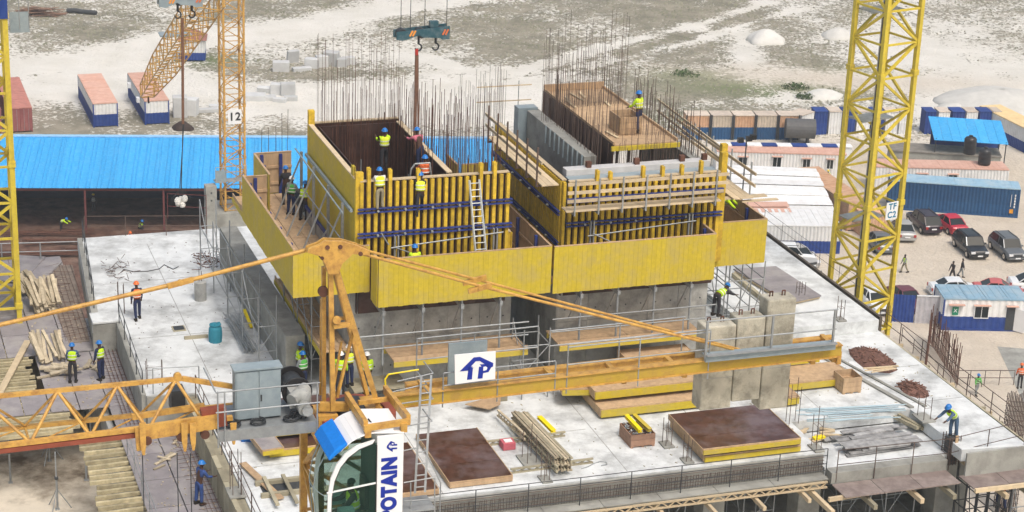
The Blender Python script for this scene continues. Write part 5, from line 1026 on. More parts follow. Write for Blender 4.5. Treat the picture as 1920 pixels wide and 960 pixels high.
# ================= VEHICLES =================
def car(lb,px,py,rot,kind,col,wx=None,group='cars in the car park',L_=4.6,Wd=1.82):
    c=G(px,py) if wx is None else wx
    suv=kind=='suv'; H=1.72 if suv else 1.42; hb=.98 if suv else .88; gc=.3 if suv else .22
    t=T('parked_car',lb,'car',c.x,c.y,GZ,rot,group,world=True)   # +y local = rear, -y = front
    h=Wd/2
    # lower body: cross sections along the length (front -> rear)
    if suv: sec=[(-L_/2,.80*h,.42,.70),(-L_/2+.12,.93*h,gc,.86),(-L_/2+.9,h,gc,.98),(-L_/2+1.35,h,gc,1.03),(.2,h,gc,1.02),(L_/2-.5,h,gc,1.04),(L_/2-.1,.96*h,gc+.05,1.02),(L_/2,.88*h,.45,.9)]
    else: sec=[(-L_/2,.78*h,.35,.58),(-L_/2+.12,.92*h,gc,.70),(-L_/2+.8,h,gc,.80),(-L_/2+1.3,h,gc,.90),(.2,h,gc,.90),(L_/2-.9,h,gc,.93),(L_/2-.12,.94*h,gc+.05,.92),(L_/2,.84*h,.4,.78)]
    rings=[[( -w_*.93,y,z0),(-w_,y,z0+.18),(-w_,y,z1-.22),(-w_*.9,y,z1-.03),(-w_*.5,y,z1+.02),(w_*.5,y,z1+.02),(w_*.9,y,z1-.03),(w_,y,z1-.22),(w_,y,z0+.18),(w_*.93,y,z0)] for y,w_,z0,z1 in sec]
    body=t.part('body',MB().loft(rings),col,smooth=False,bevel=.03)
    # greenhouse
    if suv: gs=[(-L_/2+1.2,.86*h,1.0,1.02),(-L_/2+1.75,.78*h,1.0,H-.06),(-.1,.78*h,1.0,H-.02),(L_/2-.75,.76*h,1.0,H-.05),(L_/2-.12,.84*h,1.0,1.05)]
    else: gs=[(-L_/2+1.25,.86*h,.88,.90),(-L_/2+1.95,.70*h,.88,H-.05),(.3,.70*h,.88,H-.02),(L_/2-1.35,.68*h,.88,H-.07),(L_/2-.7,.84*h,.90,.94)]
    gr=[[(-h*.88,y,z0-.02),(-w_,y,z1),(w_,y,z1),(h*.88,y,z0-.02)] for y,w_,z0,z1 in gs]
    t.part('windows',MB().loft(gr),glassd)
    rr=[[(-w_*1.02,y,z1-.02),(-w_*1.0,y,z1+.03),(0,y,z1+.06),(w_*1.0,y,z1+.03),(w_*1.02,y,z1-.02)] for y,w_,z0,z1 in gs[1:4]]
    t.part('roof_panel',MB().loft(rr),col)
    for sx in (-1,1):
        for i in (0,1,3) if not suv else (0,2,3):
            a,b_=gs[i],gs[i+1] if i!=2 else gs[2]
            if i==2: p,q=(sx*h*.89,gs[2][0]+.3,.98),(sx*gs[2][1]*1.01,gs[2][0]+.3,gs[2][3])
            elif i==0: p,q=(sx*a[1]*1.01,a[0],a[3]),(sx*b_[1]*1.01,b_[0],b_[3])
            elif i==1: p,q=(sx*h*.885,.05,.86),(sx*gs[2][1]*1.01,.15,gs[2][3])
            else: p,q=(sx*gs[3][1]*1.01,gs[3][0],gs[3][3]),(sx*gs[4][1]*1.01,gs[4][0],gs[4][3])
            t.bar('pillar',p,q,.07,.05,col)
        t.bx('mirror',sx*(h+.09)-.09,sx*(h+.09)+.09,-L_/2+1.5,-L_/2+1.62,hb+.02,hb+.16,col)
        for y in (-L_/2+.85,L_/2-.85):
            r=.36 if suv else .31
            w_=t.put('wheel','round',tyre,(sx*(h-.09),y,r),(r,r,.22),Quaternion((0,1,0),math.pi/2))
            o=t.put('rim','round',chrome,(0,0,0),(.62,.62,1.04)); o.parent=w_
        t.bx('headlight',sx*h*.68-.18,sx*h*.68+.18,-L_/2-.015,-L_/2+.2,hb-.34,hb-.16,lamp)
        t.bx('tail_light',sx*h*.74-.12,sx*h*.74+.12,L_/2-.08,L_/2+.02,hb-.3,hb-.06,redlamp)
    t.bx('grille',-h*.4,h*.4,-L_/2-.03,-L_/2+.05,hb-.38,hb-.2,dark); 
    t.bx('bumper',-h*.82,h*.82,-L_/2-.06,-L_/2+.05,gc+.05,gc+.22,col); t.bx('bumper',-h*.8,h*.8,L_/2-.05,L_/2+.06,gc+.08,gc+.25,col)
    t.bx('number_plate',-.24,.24,-L_/2-.085,-L_/2-.06,gc+.1,gc+.22,white_c); t.bx('number_plate',-.24,.24,L_/2+.06,L_/2+.08,hb-.34,hb-.22,white_c)
    if suv:
        for sx in (-.62,.62): t.bar('roof_rail',(sx*h,-.7,H+.07),(sx*h,1.5,H+.05),.04,.04,dark)
    return t
cblack=M('black_car_paint',(.012,.014,.018),.22,.05,2,spec=.7,rand=0); cpur=M('dark_plum_car_paint',(.03,.018,.03),.25,.05,2,spec=.6,rand=0)
cred=M('bright_red_car_paint',(.50,.015,.04),.3,.08,2,spec=.6,rand=0); cwht=M('white_car_paint',(.72,.74,.75),.3,.03,2,spec=.6,rand=0); cslv=M('silver_car_paint',(.36,.36,.35),.35,.05,2,spec=.6,rand=0)
cmar=M('maroon_car_paint',(.14,.03,.045),.35,.05,2,spec=.6,rand=0); crose=M('faded_red_car_paint',(.50,.13,.13),.5,.1,2,rand=0); cgry=M('grey_car_paint',(.12,.13,.14),.3,.05,2,spec=.6,rand=0)
car('black suv facing the viewer, left one of the two front suvs','',0,.18,'suv',cblack,G(1834,489)+V3(-.3,2.3,0),L_=4.7,Wd=1.9)
car('dark suv facing the viewer at the right edge of the car park','',0,.2,'suv',cgry,G(1900,494)+V3(-.1,2.4,0),L_=4.7,Wd=1.9)
car('dark plum suv seen from behind next to the red saloon','',0,.22+math.pi,'suv',cpur,G(1748,444)+V3(-.4,2.4,0),L_=4.7,Wd=1.85)
car('bright red saloon parked behind the black suv','',0,.25+math.pi,'sedan',cred,G(1797,444)+V3(-.4,2.2,0))
car('old silver grey saloon just right of the yellow mast','',0,.05+math.pi,'sedan',cslv,G(1700,456)+V3(-.1,2.2,0))
car('dark car seen through the lower right yellow mast','',0,.1+math.pi,'sedan',cgry,G(1655,478)+V3(0,2.1,0))
car('maroon roofed saloon behind the navy fence panel','',0,.3,'sedan',cmar,G(1706,588)+V3(0,2.0,0))
car('white car seen through the yellow mast beside the maroon saloon','',0,.2,'sedan',cwht,G(1650,590)+V3(-.2,1.8,0))
car('white saloon with dark windows behind the site office roof','',0,math.pi/2+.1,'sedan',cwht,G(1798,565)+V3(0,1.6,0))
car('faded red car behind the right part of the office roof','',0,math.pi/2-.1,'sedan',crose,G(1878,568)+V3(0,1.6,0),L_=4.3)
car('white car half cut off by the right frame edge','',0,math.pi/2,'sedan',cwht,G(1948,556)+V3(0,1.6,0))
car('white pickup shaped car parked behind the far right slab edge','',0,math.pi/2,'suv',cwht,G(1478,492)+V3(0,0,0))
car('dark grey car parked below the white store near the slab edge','',0,.6,'sedan',cgry,G(1530,536)+V3(-.8,1,0))
car('white car behind the slab edge left of the dark grey car','',0,.5,'sedan',cslv,G(1500,505)+V3(0,2,0))

# ================= PEOPLE =================
cloth={}
def fab(name,c,r=.9): return M(name+'_cloth',c,r,.2,9,rand=0)
C_navy=fab('navy',(.02,.03,.08)); C_blue=fab('blue_overall',(.04,.08,.24)); C_hiv=fab('lime_vest',(.50,.75,.02)); C_hiv2=fab('yellow_vest',(.70,.80,.05)); C_org=fab('orange_vest',(.75,.16,.05))
C_white=fab('white_shirt',(.6,.6,.58)); C_grey=fab('grey_shirt',(.25,.27,.27)); C_khaki=fab('khaki_trousers',(.28,.25,.17)); C_dark=fab('dark_trousers',(.03,.03,.035)); C_purple=fab('purple_overall',(.05,.03,.12)); C_jean=fab('jeans',(.07,.12,.2)); C_green=fab('green_vest',(.10,.42,.08)); C_pinks=fab('pink_shirt',(.5,.15,.2))
H_blue=M('blue_helmet',(.01,.16,.50),.35,.05,3,rand=0,spec=.5); H_white=M('white_helmet',(.8,.8,.78),.35,.05,3,rand=0,spec=.5); H_org=M('orange_helmet',(.80,.16,.03),.35,.05,3,rand=0,spec=.5); H_yel=M('yellow_helmet',(.80,.62,.02),.35,.05,3,rand=0,spec=.5)
C_boot=fab('boots',(.03,.025,.02)); strip=M('reflective_strip',(.7,.72,.68),.4,.05,3,rand=0); hair=fab('black_hair',(.01,.01,.01)); eyem=M('eye',(.6,.6,.58),.3,.05,3,rand=0)
def skinobj(t,name,mat,verts,edges,radii,root,par=None):
    m=bpy.data.meshes.new(name); m.from_pydata([tuple(v) for v in verts],edges,[]); m.materials.append(mat)
    o=bpy.data.objects.new(name,m); COL.objects.link(o); o.parent=par or t.o
    sk_=o.modifiers.new('Skin','SKIN'); sk_.use_smooth_shade=True; o.modifiers.new('Subdivision','SUBSURF').levels=1; o.modifiers['Subdivision'].render_levels=1
    for i,r in enumerate(radii): m.skin_vertices[0].data[i].radius=(r,r) if not isinstance(r,tuple) else r
    m.skin_vertices[0].data[root].use_root=True
    return o
def person(lb,foot,rot,helmet=H_blue,shirt=C_navy,trousers=C_navy,vest=C_hiv,lean=5,arms=((15,25),(15,25)),legs=((4,-2),(-4,-6)),head=0,h=1.72,group=None,world=False,spread=8,sit=False):
    """arms: (upper, forearm) degrees forward of hanging; legs: (thigh, shin) degrees forward of vertical. Faces local -y."""
    t=T('person',lb,'person',foot.x,foot.y,foot.z,rot,group,world=world,abs_=False); k=h/1.72
    def d(a,side=0): a=R(a); return V3(side,-math.sin(a),-math.cos(a))
    # legs from hip
    hip0=V3(0,0,0); legp=[]
    for s_,(ta,sa) in zip((-1,1),legs):
        hp=V3(s_*.095,0,-.02); kn=hp+d(ta,s_*.04)*.42; an=kn+d(sa,s_*.02)*.41; legp.append([hp,kn,an])
    low=min(l[2].z for l in legp); base=-low+.08
    if sit: base=.2
    lift=V3(0,0,base)
    la=R(lean); up=V3(0,-math.sin(la),math.cos(la)); fw=V3(0,-math.cos(la),-math.sin(la))
    pel=lift+V3(0,0,0); ws=pel+up*.15; ch=pel+up*.34; nk=pel+up*.50; ha=la*.45+R(head); hu=V3(0,-math.sin(ha),math.cos(ha)); hf=V3(0,-math.cos(ha),-math.sin(ha))
    h0=nk+hu*.09; h1=nk+hu*.17; h2=nk+hu*.25
    P_=[pel,ws,ch,nk,h0,h1,h2,h1+hf*.11-hu*.02]; E_=[(0,1),(1,2),(2,3),(3,4),(4,5),(5,6),(5,7)]; RD=[(.15,.11),(.13,.10),(.155,.11),.06,.065,(.085,.1),.075,.02]
    arm=[]
    for s_,(ua,fa) in zip((-1,1),arms):
        sp=math.sin(R(spread)); sh=ch+up*.12+V3(s_*.185,0,0); el=sh+d(ua,s_*sp)*.29; wr=el+d(fa,s_*sp*.3)*.25; pm=wr+d(fa,0)*.07
        arm.append((sh,el,wr,pm)); i=len(P_); P_+=[sh,el,wr,pm]; E_+=[(2,i),(i,i+1),(i+1,i+2),(i+2,i+3)]; RD+=[.058,.045,.030,(.038,.018)]
        for q in range(4):
            j=len(P_); ln=(.075,.085,.08,.06)[q]; off=V3((q-1.5)*.018,0,0); P_+=[pm+off+d(fa,0)*ln*.55,pm+off+d(fa+25,0)*ln]; E_+=[(i+3,j),(j,j+1)]; RD+=[.009,.008]
        j=len(P_); P_+=[wr+d(fa,0)*.04+V3(-s_*.05,-.01,0)]; E_+=[(i+2,j)]; RD+=[.011]
    for l in legp:
        i=len(P_); l=[x+lift for x in l]; toe=V3(l[2].x,l[2].y-.16,l[2].z-.04); P_+=l+[toe]; E_+=[(0,i),(i,i+1),(i+1,i+2),(i+2,i+3)]; RD+=[.085,.058,.042,.035]
    P_=[p*k for p in P_]; RD=[(r[0]*k,r[1]*k) if isinstance(r,tuple) else r*k for r in RD]
    skinobj(t,'body',skin,P_,E_,RD,0)
    # shirt
    sh=arm; sv=[ws*k,ch*k,(nk-up*.04)*k]; se=[(0,1),(1,2)]; sr=[(.155,.12),(.18,.13),.085]
    for a in sh:
        i=len(sv); sv+=[a[0]*k,a[1]*k,(a[1].lerp(a[2],.85))*k]; se+=[(1,i),(i,i+1),(i+1,i+2)]; sr+=[.078,.062,.048]
    skinobj(t,'shirt',shirt,sv,se,sr,1)
    tv_=[(pel+up*.1)*k,pel*k]; te=[(0,1)]; tr=[(.155,.12),(.165,.13)]
    for l in legp:
        i=len(tv_); tv_+=[(l[0]+lift)*k,(l[1]+lift)*k,(l[2]+lift+V3(0,0,.03))*k]; te+=[(1,i),(i,i+1),(i+1,i+2)]; tr+=[.105,.078,.062]
    skinobj(t,'trousers',trousers,tv_,te,tr,1)
    for l in legp:
        a=(l[2]+lift)*k; t.part('boot',MB().loft([[(a.x+x*.05,a.y+y0,a.z+z) for x,z in ((-1,-.08),(1,-.08),(1,zt),(-1,zt))] for y0,zt in ((.07,.05),(0,.06),(-.1,.0),(-.19,-.03))]),C_boot)
    if vest:
        rg=[]
        for f_,rx,ry in ((.10,.185,.15),(.2,.18,.145),(.34,.205,.15),(.44,.20,.13),(.485,.13,.10)):
            c=pel+up*f_; rg.append([(c+V3(rx*math.cos(a),0,0)+fw*ry*math.sin(a))*k for a in [i*math.pi/6 for i in range(12)]])
        vo=t.part('vest',MB().loft(rg),vest,smooth=True)
        for f_ in (.17,.32):
            rg=[]
            for g_ in (-.02,.02):
                c=pel+up*(f_+g_); rg.append([(c+V3(.208*math.cos(a),0,0)+fw*.158*math.sin(a))*k for a in [i*math.pi/6 for i in range(12)]])
            t.part('reflective_strip',MB().loft(rg,False),strip,par=vo)
    # face + head gear
    for s_ in (-1,1):
        e=(h1+hf*.088+hu*.012+V3(s_*.032,0,0))*k; t.put('eye','stone',eyem,e,(.018,.018,.012)); e=(h1+V3(s_*.088,0,0))*k; t.put('ear','stone',skin,e,(.022,.04,.06))
    hm=MB(); c=h1+hu*.045
    if helmet:
        rg=[]
        for z,r in ((-.0,.145),(.012,.148),(.014,.122),(.06,.118),(.10,.095),(.13,.05),(.138,.01)):
            rg.append([(c+hu*z+V3(r*math.cos(a)*.92,0,0)+hf*(r*1.08*math.sin(a)+(.02 if r>.14 else 0)))*k for a in [i*math.pi/7 for i in range(14)]])
        t.part('helmet',hm.loft(rg),helmet,smooth=True)
    else:
        rg=[]
        for z,r in ((-.0,.095),(.05,.09),(.085,.05),(.09,.01)): rg.append([(c+hu*z+V3(r*math.cos(a),0,0)+hf*(r*math.sin(a)-.01))*k for a in [i*math.pi/5 for i in range(10)]])
        t.part('hair',hm.loft(rg),hair,smooth=True)
    return t
AW=math.pi  # facing away from the viewer
person('worker in orange helmet and navy overall walking away across the left slab',S(258,599,z=0),AW+.1,H_org,C_navy,C_navy,C_org,arms=((10,20),(-5,10)),legs=((12,2),(-10,-18)))
person('worker in blue helmet and bright lime vest, dark trousers, by the scattered boards',S(137,717,z=-1.3),AW-.3,H_blue,C_jean,C_dark,C_hiv,arms=((25,70),(10,40)))
person('worker in blue helmet and open lime vest over navy overall right of the board heap',S(190,712,z=-1.3),AW+.6,H_blue,C_navy,C_navy,C_hiv,arms=((15,50),(5,20)))
person('worker in blue overall without vest working at the board edge, bottom left',S(374,946,z=-1.3),2.0,H_blue,C_blue,C_blue,None,lean=12,arms=((30,80),(35,85)))
person('worker in white shirt and lime vest standing on the left form wall waler',S(712,396,v=71.75),AW,H_blue,C_white,C_khaki,C_hiv2,lean=10,arms=((40,90),(40,90)),legs=((10,-8),(-5,-10)))
person('worker with yellow harness climbing the front of the left form wall',S(787,404,v=71.75),AW-.2,H_blue,C_dark,C_dark,C_hiv2,lean=8,arms=((80,120),(50,100)),legs=((35,-10),(-5,-10)))
person('worker in orange and yellow vest behind the climbing man at the wall top',S(796,372,v=72.3),AW,H_blue,C_org,C_dark,C_org,lean=5,arms=((50,90),(40,80)))
person('worker in lime vest on a ladder inside the dark formwork shaft',S(720,318,v=76.0),AW,H_blue,C_hiv,C_dark,C_hiv2,lean=-2,arms=((60,120),(50,110)),legs=((25,-10),(-5,-10)))
person('worker in pink and navy crouching at the rebar inside the left formwork',S(787,318,v=75.0),AW+.3,H_blue,C_pinks,C_navy,None,lean=25,arms=((50,90),(60,95)))
person('worker whose blue helmet shows just above the front yellow guard',S(778,500,v=71.2)+V3(0,0,-.85),AW,H_blue,C_hiv,C_dark,C_hiv2)
person('worker in white helmet and pale green vest on the left platform',S(546,404,z=4.9),AW-.8,H_white,C_grey,C_navy,C_green,arms=((20,60),(10,30)))
person('worker in lime vest bending beside the white helmet worker on the platform',S(569,414,z=4.9),AW-.6,H_blue,C_dark,C_dark,C_hiv,lean=20,arms=((40,70),(30,60)))
person('dark dressed worker at the back of the left platform',S(536,384,z=4.9),AW,H_blue,C_dark,C_dark,None,arms=((20,50),(10,30)))
person('worker in blue helmet and yellow vest standing on the tan shutter top',S(1196,247,z=9.4),AW+.5,H_blue,C_hiv,C_navy,C_hiv2,arms=((20,60),(30,60)))
person('worker in lime vest bending on the right form platform',S(1348,420,z=5.0),.8,H_blue,C_hiv,C_dark,C_hiv,lean=55,arms=((50,60),(50,60)))
person('worker in lime vest leaning under the right yellow guard on scaffold',S(1342,592,z=2.2),2.0,H_blue,C_dark,C_dark,C_hiv,lean=78,arms=((60,70),(50,60)))
person('worker half hidden between the two concrete cores',S(1066,600,z=2.0),AW,H_blue,C_hiv,C_dark,C_hiv,lean=20,arms=((40,60),(40,60)))
person('worker in white helmet and lime vest facing the core, middle of the trio',S(655,724,v=71.3),AW+.2,H_white,C_navy,C_navy,C_hiv2)
person('worker in white helmet and lime vest, left of the trio behind the mast legs',S(638,738,v=71.0),AW-.4,H_white,C_hiv,C_dark,C_hiv)
person('worker in white helmet and lime vest, right of the trio behind the mast legs',S(688,738,v=71.1),AW,H_white,C_hiv,C_dark,C_hiv)
person('worker in blue helmet farther back behind the grey cabinet',S(561,716,z=0),.9,H_blue,C_hiv,C_navy,C_hiv)
person('worker in blue helmet and pale green vest right behind the winch',S(569,735,z=0),AW+.4,H_blue,C_grey,C_navy,C_green)
person('worker in blue helmet and lime vest bending over the column bars on the right slab',S(1786,822,z=0),-1.25,H_blue,C_jean,C_jean,C_hiv,lean=50,arms=((55,70),(60,75)),legs=((8,-6),(-4,-8)))
person('worker in purple overall climbing below the right slab corner',S(1876,957,z=-3.6),-1.2,H_yel,C_purple,C_navy,C_org,lean=25,arms=((70,95),(75,95)),legs=((25,-30),(-5,-10)))
pg='workers seen in the rebar yard'
def gp_(px,py,z=GZ+.15): return W(px,py,z=z)
person('worker in lime vest bending over bars in the rebar shed',gp_(115,434),1.2,H_blue,C_hiv,C_dark,C_hiv,lean=70,arms=((70,75),(70,75)),world=True)
person('worker in lime vest sitting on bars in the middle of the shed',gp_(262,430),1.0,H_blue,C_dark,C_dark,C_hiv,lean=30,arms=((50,80),(50,80)),legs=((80,10),(70,0)),sit=True,world=True)
person('worker in pale vest standing deep inside the dark shed',gp_(176,397),0.2,H_yel,C_dark,C_dark,C_grey,world=True)
person('worker in orange crouching by the shed railing at the slab corner',gp_(243,458),.4,H_org,C_org,C_dark,C_org,lean=40,arms=((60,80),(60,80)),legs=((60,-40),(50,-50)),world=True)
person('walking worker in lime vest right of the yellow mast in the car park',G(1695,511),-1.2,None,C_grey,C_khaki,C_hiv,legs=((24,10),(-16,-30)),world=True)
person('man in dark clothes walking in front of the white saloon, left one',G(1785,524),-1.0,None,C_dark,C_dark,None,legs=((20,8),(-12,-25)),world=True)
person('man in dark clothes walking in front of the white saloon, right one',G(1801,519),1.3,None,C_dark,C_grey,None,legs=((20,8),(-12,-25)),world=True)
person('worker in green vest walking on the sandy yard beyond the slab edge',G(1830,740),.3,H_blue,C_green,C_grey,C_green,legs=((20,8),(-12,-25)),world=True)
person('worker in orange shirt standing by the column bars at the right edge',W(1911,728,z=-22.5),AW,H_org,C_org,C_dark,C_org,world=True,h=1.85)
person('worker in lime vest beside the white ribbed roof',G(1550,350)+V3(0,0,0),.2,H_yel,C_hiv,C_navy,C_hiv,world=True)
# ================= TOWER CRANES =================
def mast(lb,c,rot,sz,z0,z1,bay,mat,leg,br,extra=None,style='mono',name='crane_mast'):
    """square lattice mast; c = (u,v) centre"""
    t=T(name,lb,'tower crane',c[0],c[1],z0,rot,abs_=False,group='tower crane masts'); h=sz/2; H=z1-z0; n=int(H/bay)
    cs=[(-h,-h),(h,-h),(h,h),(-h,h)]
    for x,y in cs: t.bx('leg',x-leg/2,x+leg/2,y-leg/2,y+leg/2,0,H,mat)
    for k in range(n+1):
        z=k*bay
        for i in range(4):
            a,b_=cs[i],cs[(i+1)%4]; t.bar('horizontal',(a[0],a[1],z),(b_[0],b_[1],z),br*.8,br*.8,mat)
    for k in range(n):
        z=k*bay
        for i in range(4):
            a,b_=cs[i],cs[(i+1)%4]
            if (i%2)^(k%2 if style=='zig' else 0): a,b_=b_,a
            t.bar('diagonal',(a[0],a[1],z),(b_[0],b_[1],z+bay),br,br,mat)
    for k in range(int(H/ (bay*4))):    # flange sleeves
        for x,y in cs: t.bx('sleeve',x-leg*.7,x+leg*.7,y-leg*.7,y+leg*.7,k*bay*4+.0,k*bay*4+.25,mat)
    return t
# right yellow mast
import itertools
q1=S(1607,560,z=0); 
rc=S(1622,575,v=78.6); RC=(rc.x+.05,79.3)
mR=mast('tall bright yellow lattice mast on the right with a TF C2 board',RC,R(14),2.05,-27,25,1.55,craney,.2,.11,style='zig')
# ladder, platforms, sign
for s_ in (-.2,.2): mR.tb('ladder_rail',(.3+s_,.45,0),(.3+s_,.45,52),.025,galv)
mR.part('ladder_rung',(lambda m:([m.tube((.1,.45,z*.3),(.5,.45,z*.3),.012,4) for z in range(170)],m)[1])(MB()),galv,kind='stuff')
for zz in [S(1690,y_,v=79.3).z+27 for y_ in (20,222,405)]: mR.bx('rest_platform',-.95,.95,-.1,.95,zz,zz+.05,galv)
mR.tb('cable',(-.75,-.5,20),(-.72,-.5,52),.035,blk)
ZS=S(1668,396,v=78.2).z+27
sg=mR.bx('sign_board',.0,.72,-1.19,-1.16,ZS-.42,ZS+.42,white_c)
for tx,dz in (('TF',.2),('C2',-.2)):
    m=textmesh(tx,.42,.004,.01); m.materials.append(M('teal_sign_lettering',(.02,.20,.36),.6)); o=bpy.data.objects.new('sign_letters',m); COL.objects.link(o); o.parent=mR.o; o.location=(.36,-1.2,ZS+dz); o.rotation_euler=(R(90),0,0)
# left yellow mast
lm=S(10,600,z=-1.3)
mL=mast('bright yellow lattice mast at the left edge of the frame',(lm.x-.40,lm.y+.6),R(-2),2.05,-27,20,1.65,craney,.22,.12,style='zig')
mL.bx('rest_platform',-.6,.9,-.8,.8,41.5,41.55,galv); mL.bx('navy_panel',.75,1.15,-1.2,-1.12,39.6,41.2,navy)
t=T('cage_platform','grey sheet cage platform hanging beside the left mast top','platform',lm.x+.5,lm.y+.3,11.5)
q=S(28,55,v=lm.y+.3); t.bx('side_sheet',q.x-.2,q.x+.62,q.y,q.y+.04,q.z-.1,q.z+.75,galvb); t.bx('floor',q.x-.2,q.x+.62,q.y,q.y+.8,q.z-.15,q.z-.1,galvb)
for du in (-.2,.2,.6): t.tb('post',(q.x+du,q.y,q.z),(q.x+du,q.y,q.z+1.9),.02,galv)
# mast twelve
base=W(437,388,z=-16); bq=S(437,388,z=-16)
m12=mast('orange lattice mast carrying the white number 12 plate',(bq.x,bq.y),R(2),1.5,-16,22,1.0,craneo,.14,.06,style='zig')
q=S(437,219,v=bq.y-.8); pl=m12.bx('number_plate',-.5,.5,-.86,-.82,q.z+16-.55,q.z+16+.55,white_c)
m=textmesh('12',.85,.004,.02); m.materials.append(blk); o=bpy.data.objects.new('plate_digits',m); COL.objects.link(o); o.parent=m12.o; o.location=(0,-.88,q.z+16); o.rotation_euler=(R(90),0,0)
q=S(420,335,v=bq.y-1.0); z=q.z+16
m12.bx('rest_platform',-1.6,.75,-1.3,-.6,z-.2,z-.1,galv); m12.bx('cage_sheet',-1.6,-.8,-1.3,-1.25,z-.1,z+.75,galvb); 
for x in (-1.6,-.8,0,.75): m12.tb('post',(x,-1.3,z-.2),(x,-1.3,z+1.0),.025,galv)
m12.tb('rail',(-1.6,-1.3,z+1.0),(.75,-1.3,z+1.0),.025,galv)
solo('mast_footing',MB().box(bq.x-1.6,bq.x+1.2,bq.y-1.2,bq.y+2,-26.9,-16.05),conc,'grey concrete footing under the mast with number 12','footing',org=(bq.x,bq.y,-26.9),bevel=.05)
q=S(395,350,v=bq.y-1.6); solo('concrete_pillar',MB().box(q.x-.35,q.x+.45,q.y,q.y+.8,-26.9,q.z),conc,'pale concrete pillar left of the mast twelve base with two holes','pillar',org=(q.x,q.y,-26.9))
t=T('pillar_holes','two dark holes near the top of the pale pillar','holes',q.x,q.y,q.z); 
for dz in (.5,1.1): t.tb('hole',(q.x+.05,q.y-.02,q.z-dz),(q.x+.05,q.y+.005,q.z-dz),.07,dark)
# lattice boom slanting, upper left
P0=W(276,170,y=150); P1=W(395,-12,y=112)
t=T('lattice_boom','orange lattice crane boom slanting down over the container roof','crane boom',P0.x,P0.y,P0.z,world=True)
d=(P1-P0); L_=d.length; dn=d/L_; sx=dn.cross(V3(0,0,1)).normalized(); sy=sx.cross(dn)
def bp(f_,i):
    w_=.50+.25*min(1,f_*3); a,b_=((-1,-1),(1,-1),(1,1),(-1,1))[i]; return dn*L_*f_+sx*a*w_+sy*b_*w_
n_=30
for i in range(4):
    t.tb('chord',bp(0,i),bp(.33,i),.05,craneo); t.tb('chord',bp(.33,i),bp(1,i),.05,craneo)
for k in range(n_):
    for i in range(4):
        j=(i+1)%4; a,b_=(i,j) if k%2 else (j,i); t.tb('lacing',bp(k/n_,a),bp((k+1)/n_,b_),.035,craneo)
for i in range(4): t.tb('end_bar',bp(0,i),bp(0,(i+1)%4),.05,craneo)
t.tb('tip_sheave',bp(0,0)+sx*.4-sy*.2,bp(0,0)+sx*.5-sy*.2,.28,rust,'round')
for f_ in (.52,.93): c=dn*L_*f_; t.bar('boom_platform',c-sx*1.1+sy*.9,c+sx*1.0+sy*.9,1.1,.1,galvb)
# ---------------- foreground crane ----------------
jz=13.95
J=T('crane_jib','orange lattice crane jib crossing the lower left of the picture','crane jib',8,41.4,jz)
cfv,crv,ctv=40.8,42.0,41.4
pf0,pf1=(-1,cfv,jz),(8.0,cfv,14.12); J.bar('bottom_chord',pf0,pf1,.11,.10,craneo); J.bar('bottom_chord',(-1,crv,13.83),(8.25,crv,13.88),.09,.09,craneo); J.bar('top_chord',(-1,ctv,14.92),(7.0,ctv,14.92),.09,.09,craneo)
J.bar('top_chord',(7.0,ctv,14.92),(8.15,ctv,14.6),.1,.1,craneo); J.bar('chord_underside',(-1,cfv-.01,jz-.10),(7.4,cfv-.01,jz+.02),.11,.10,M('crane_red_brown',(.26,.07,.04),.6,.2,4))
sp=1.62
nodes=[S(x,740,v=ctv).x for x in (108,220,330)]
tops=[S(108,740,v=ctv).x-sp*2]+[S(108,740,v=ctv).x-sp]+nodes
bots=[S(57,825,v=cfv).x-sp,S(57,825,v=cfv).x,S(170,815,v=cfv).x,S(278,800,v=cfv).x,S(385,790,v=cfv).x]
for i,tp in enumerate(tops):
    for b_ in (bots[i-1] if i else tp-sp/2, bots[i]):
        J.tb('lacing',(tp,ctv,14.9),(b_,cfv+.03,jz+.05),.038,craneo); J.tb('lacing',(tp,ctv,14.9),(b_,crv-.03,13.9),.03,craneo)
for i,b_ in enumerate(bots):
    J.tb('cross_bar',(b_,cfv,jz),(b_,crv,13.85),.03,craneo); 
    if i: J.tb('cross_brace',(bots[i-1],cfv,jz),(b_,crv,13.85),.02,craneo)
J.tb('top_lug',(6.9,ctv-.05,14.98),(6.9,ctv+.05,14.98),.09,craneo,'round')
# trolley below the jib foot
tr=T('crane_trolley','orange trolley and beam hanging under the root of the jib','crane trolley',7,41,13.2)
a=S(262,812,v=40.6); b_=S(400,790,v=40.6)
tr.bar('side_beam',(a.x,40.6,a.z),(b_.x+.1,40.6,b_.z),.1,.34,craneo); tr.bar('side_beam',(a.x,41.7,a.z-.1),(b_.x,41.7,b_.z-.1),.1,.12,craneo); tr.bar('rust_beam',(b_.x-.25,40.7,b_.z+.05),(b_.x+.3,40.7,b_.z+.08),.2,.45,M('crane_red_brown',(.26,.07,.04)))
for px,yb in ((267,852),(345,845),(361,843),(437,832)):
    q=S(px,800,v=40.5); q2=S(px,yb,v=40.5); tr.part('hanger_plate',MB().prism([(q.x-.07,q.z+.1),(q.x+.07,q.z+.1),(q.x+.06,q2.z+.2),(q.x+.03,q2.z),(q.x-.02,q2.z),(q.x-.06,q2.z+.25)],40.45,40.5,'y'),craneo)
for u in (a.x+.15,a.x+.9,b_.x-.2): tr.tb('wheel',(u,40.5,jz-.05),(u,40.62,jz-.05),.1,rust,'round')
tr.part('winch_frame',MB().box(S(320,745,v=42).x,S(346,745,v=42).x,41.9,42.3,13.9,14.4),dark); tr.bar('strut',(a.x-.05,40.6,a.z+.15),(a.x-.02,40.6,a.z-.4),.12,.1,craneo)
for px in (267,332,357): 
    q=S(px,850,v=41.1); tr.tb('hoist_rope',(q.x,41.1,q.z),(q.x+.01,41.1,q.z-5),.012,dark)
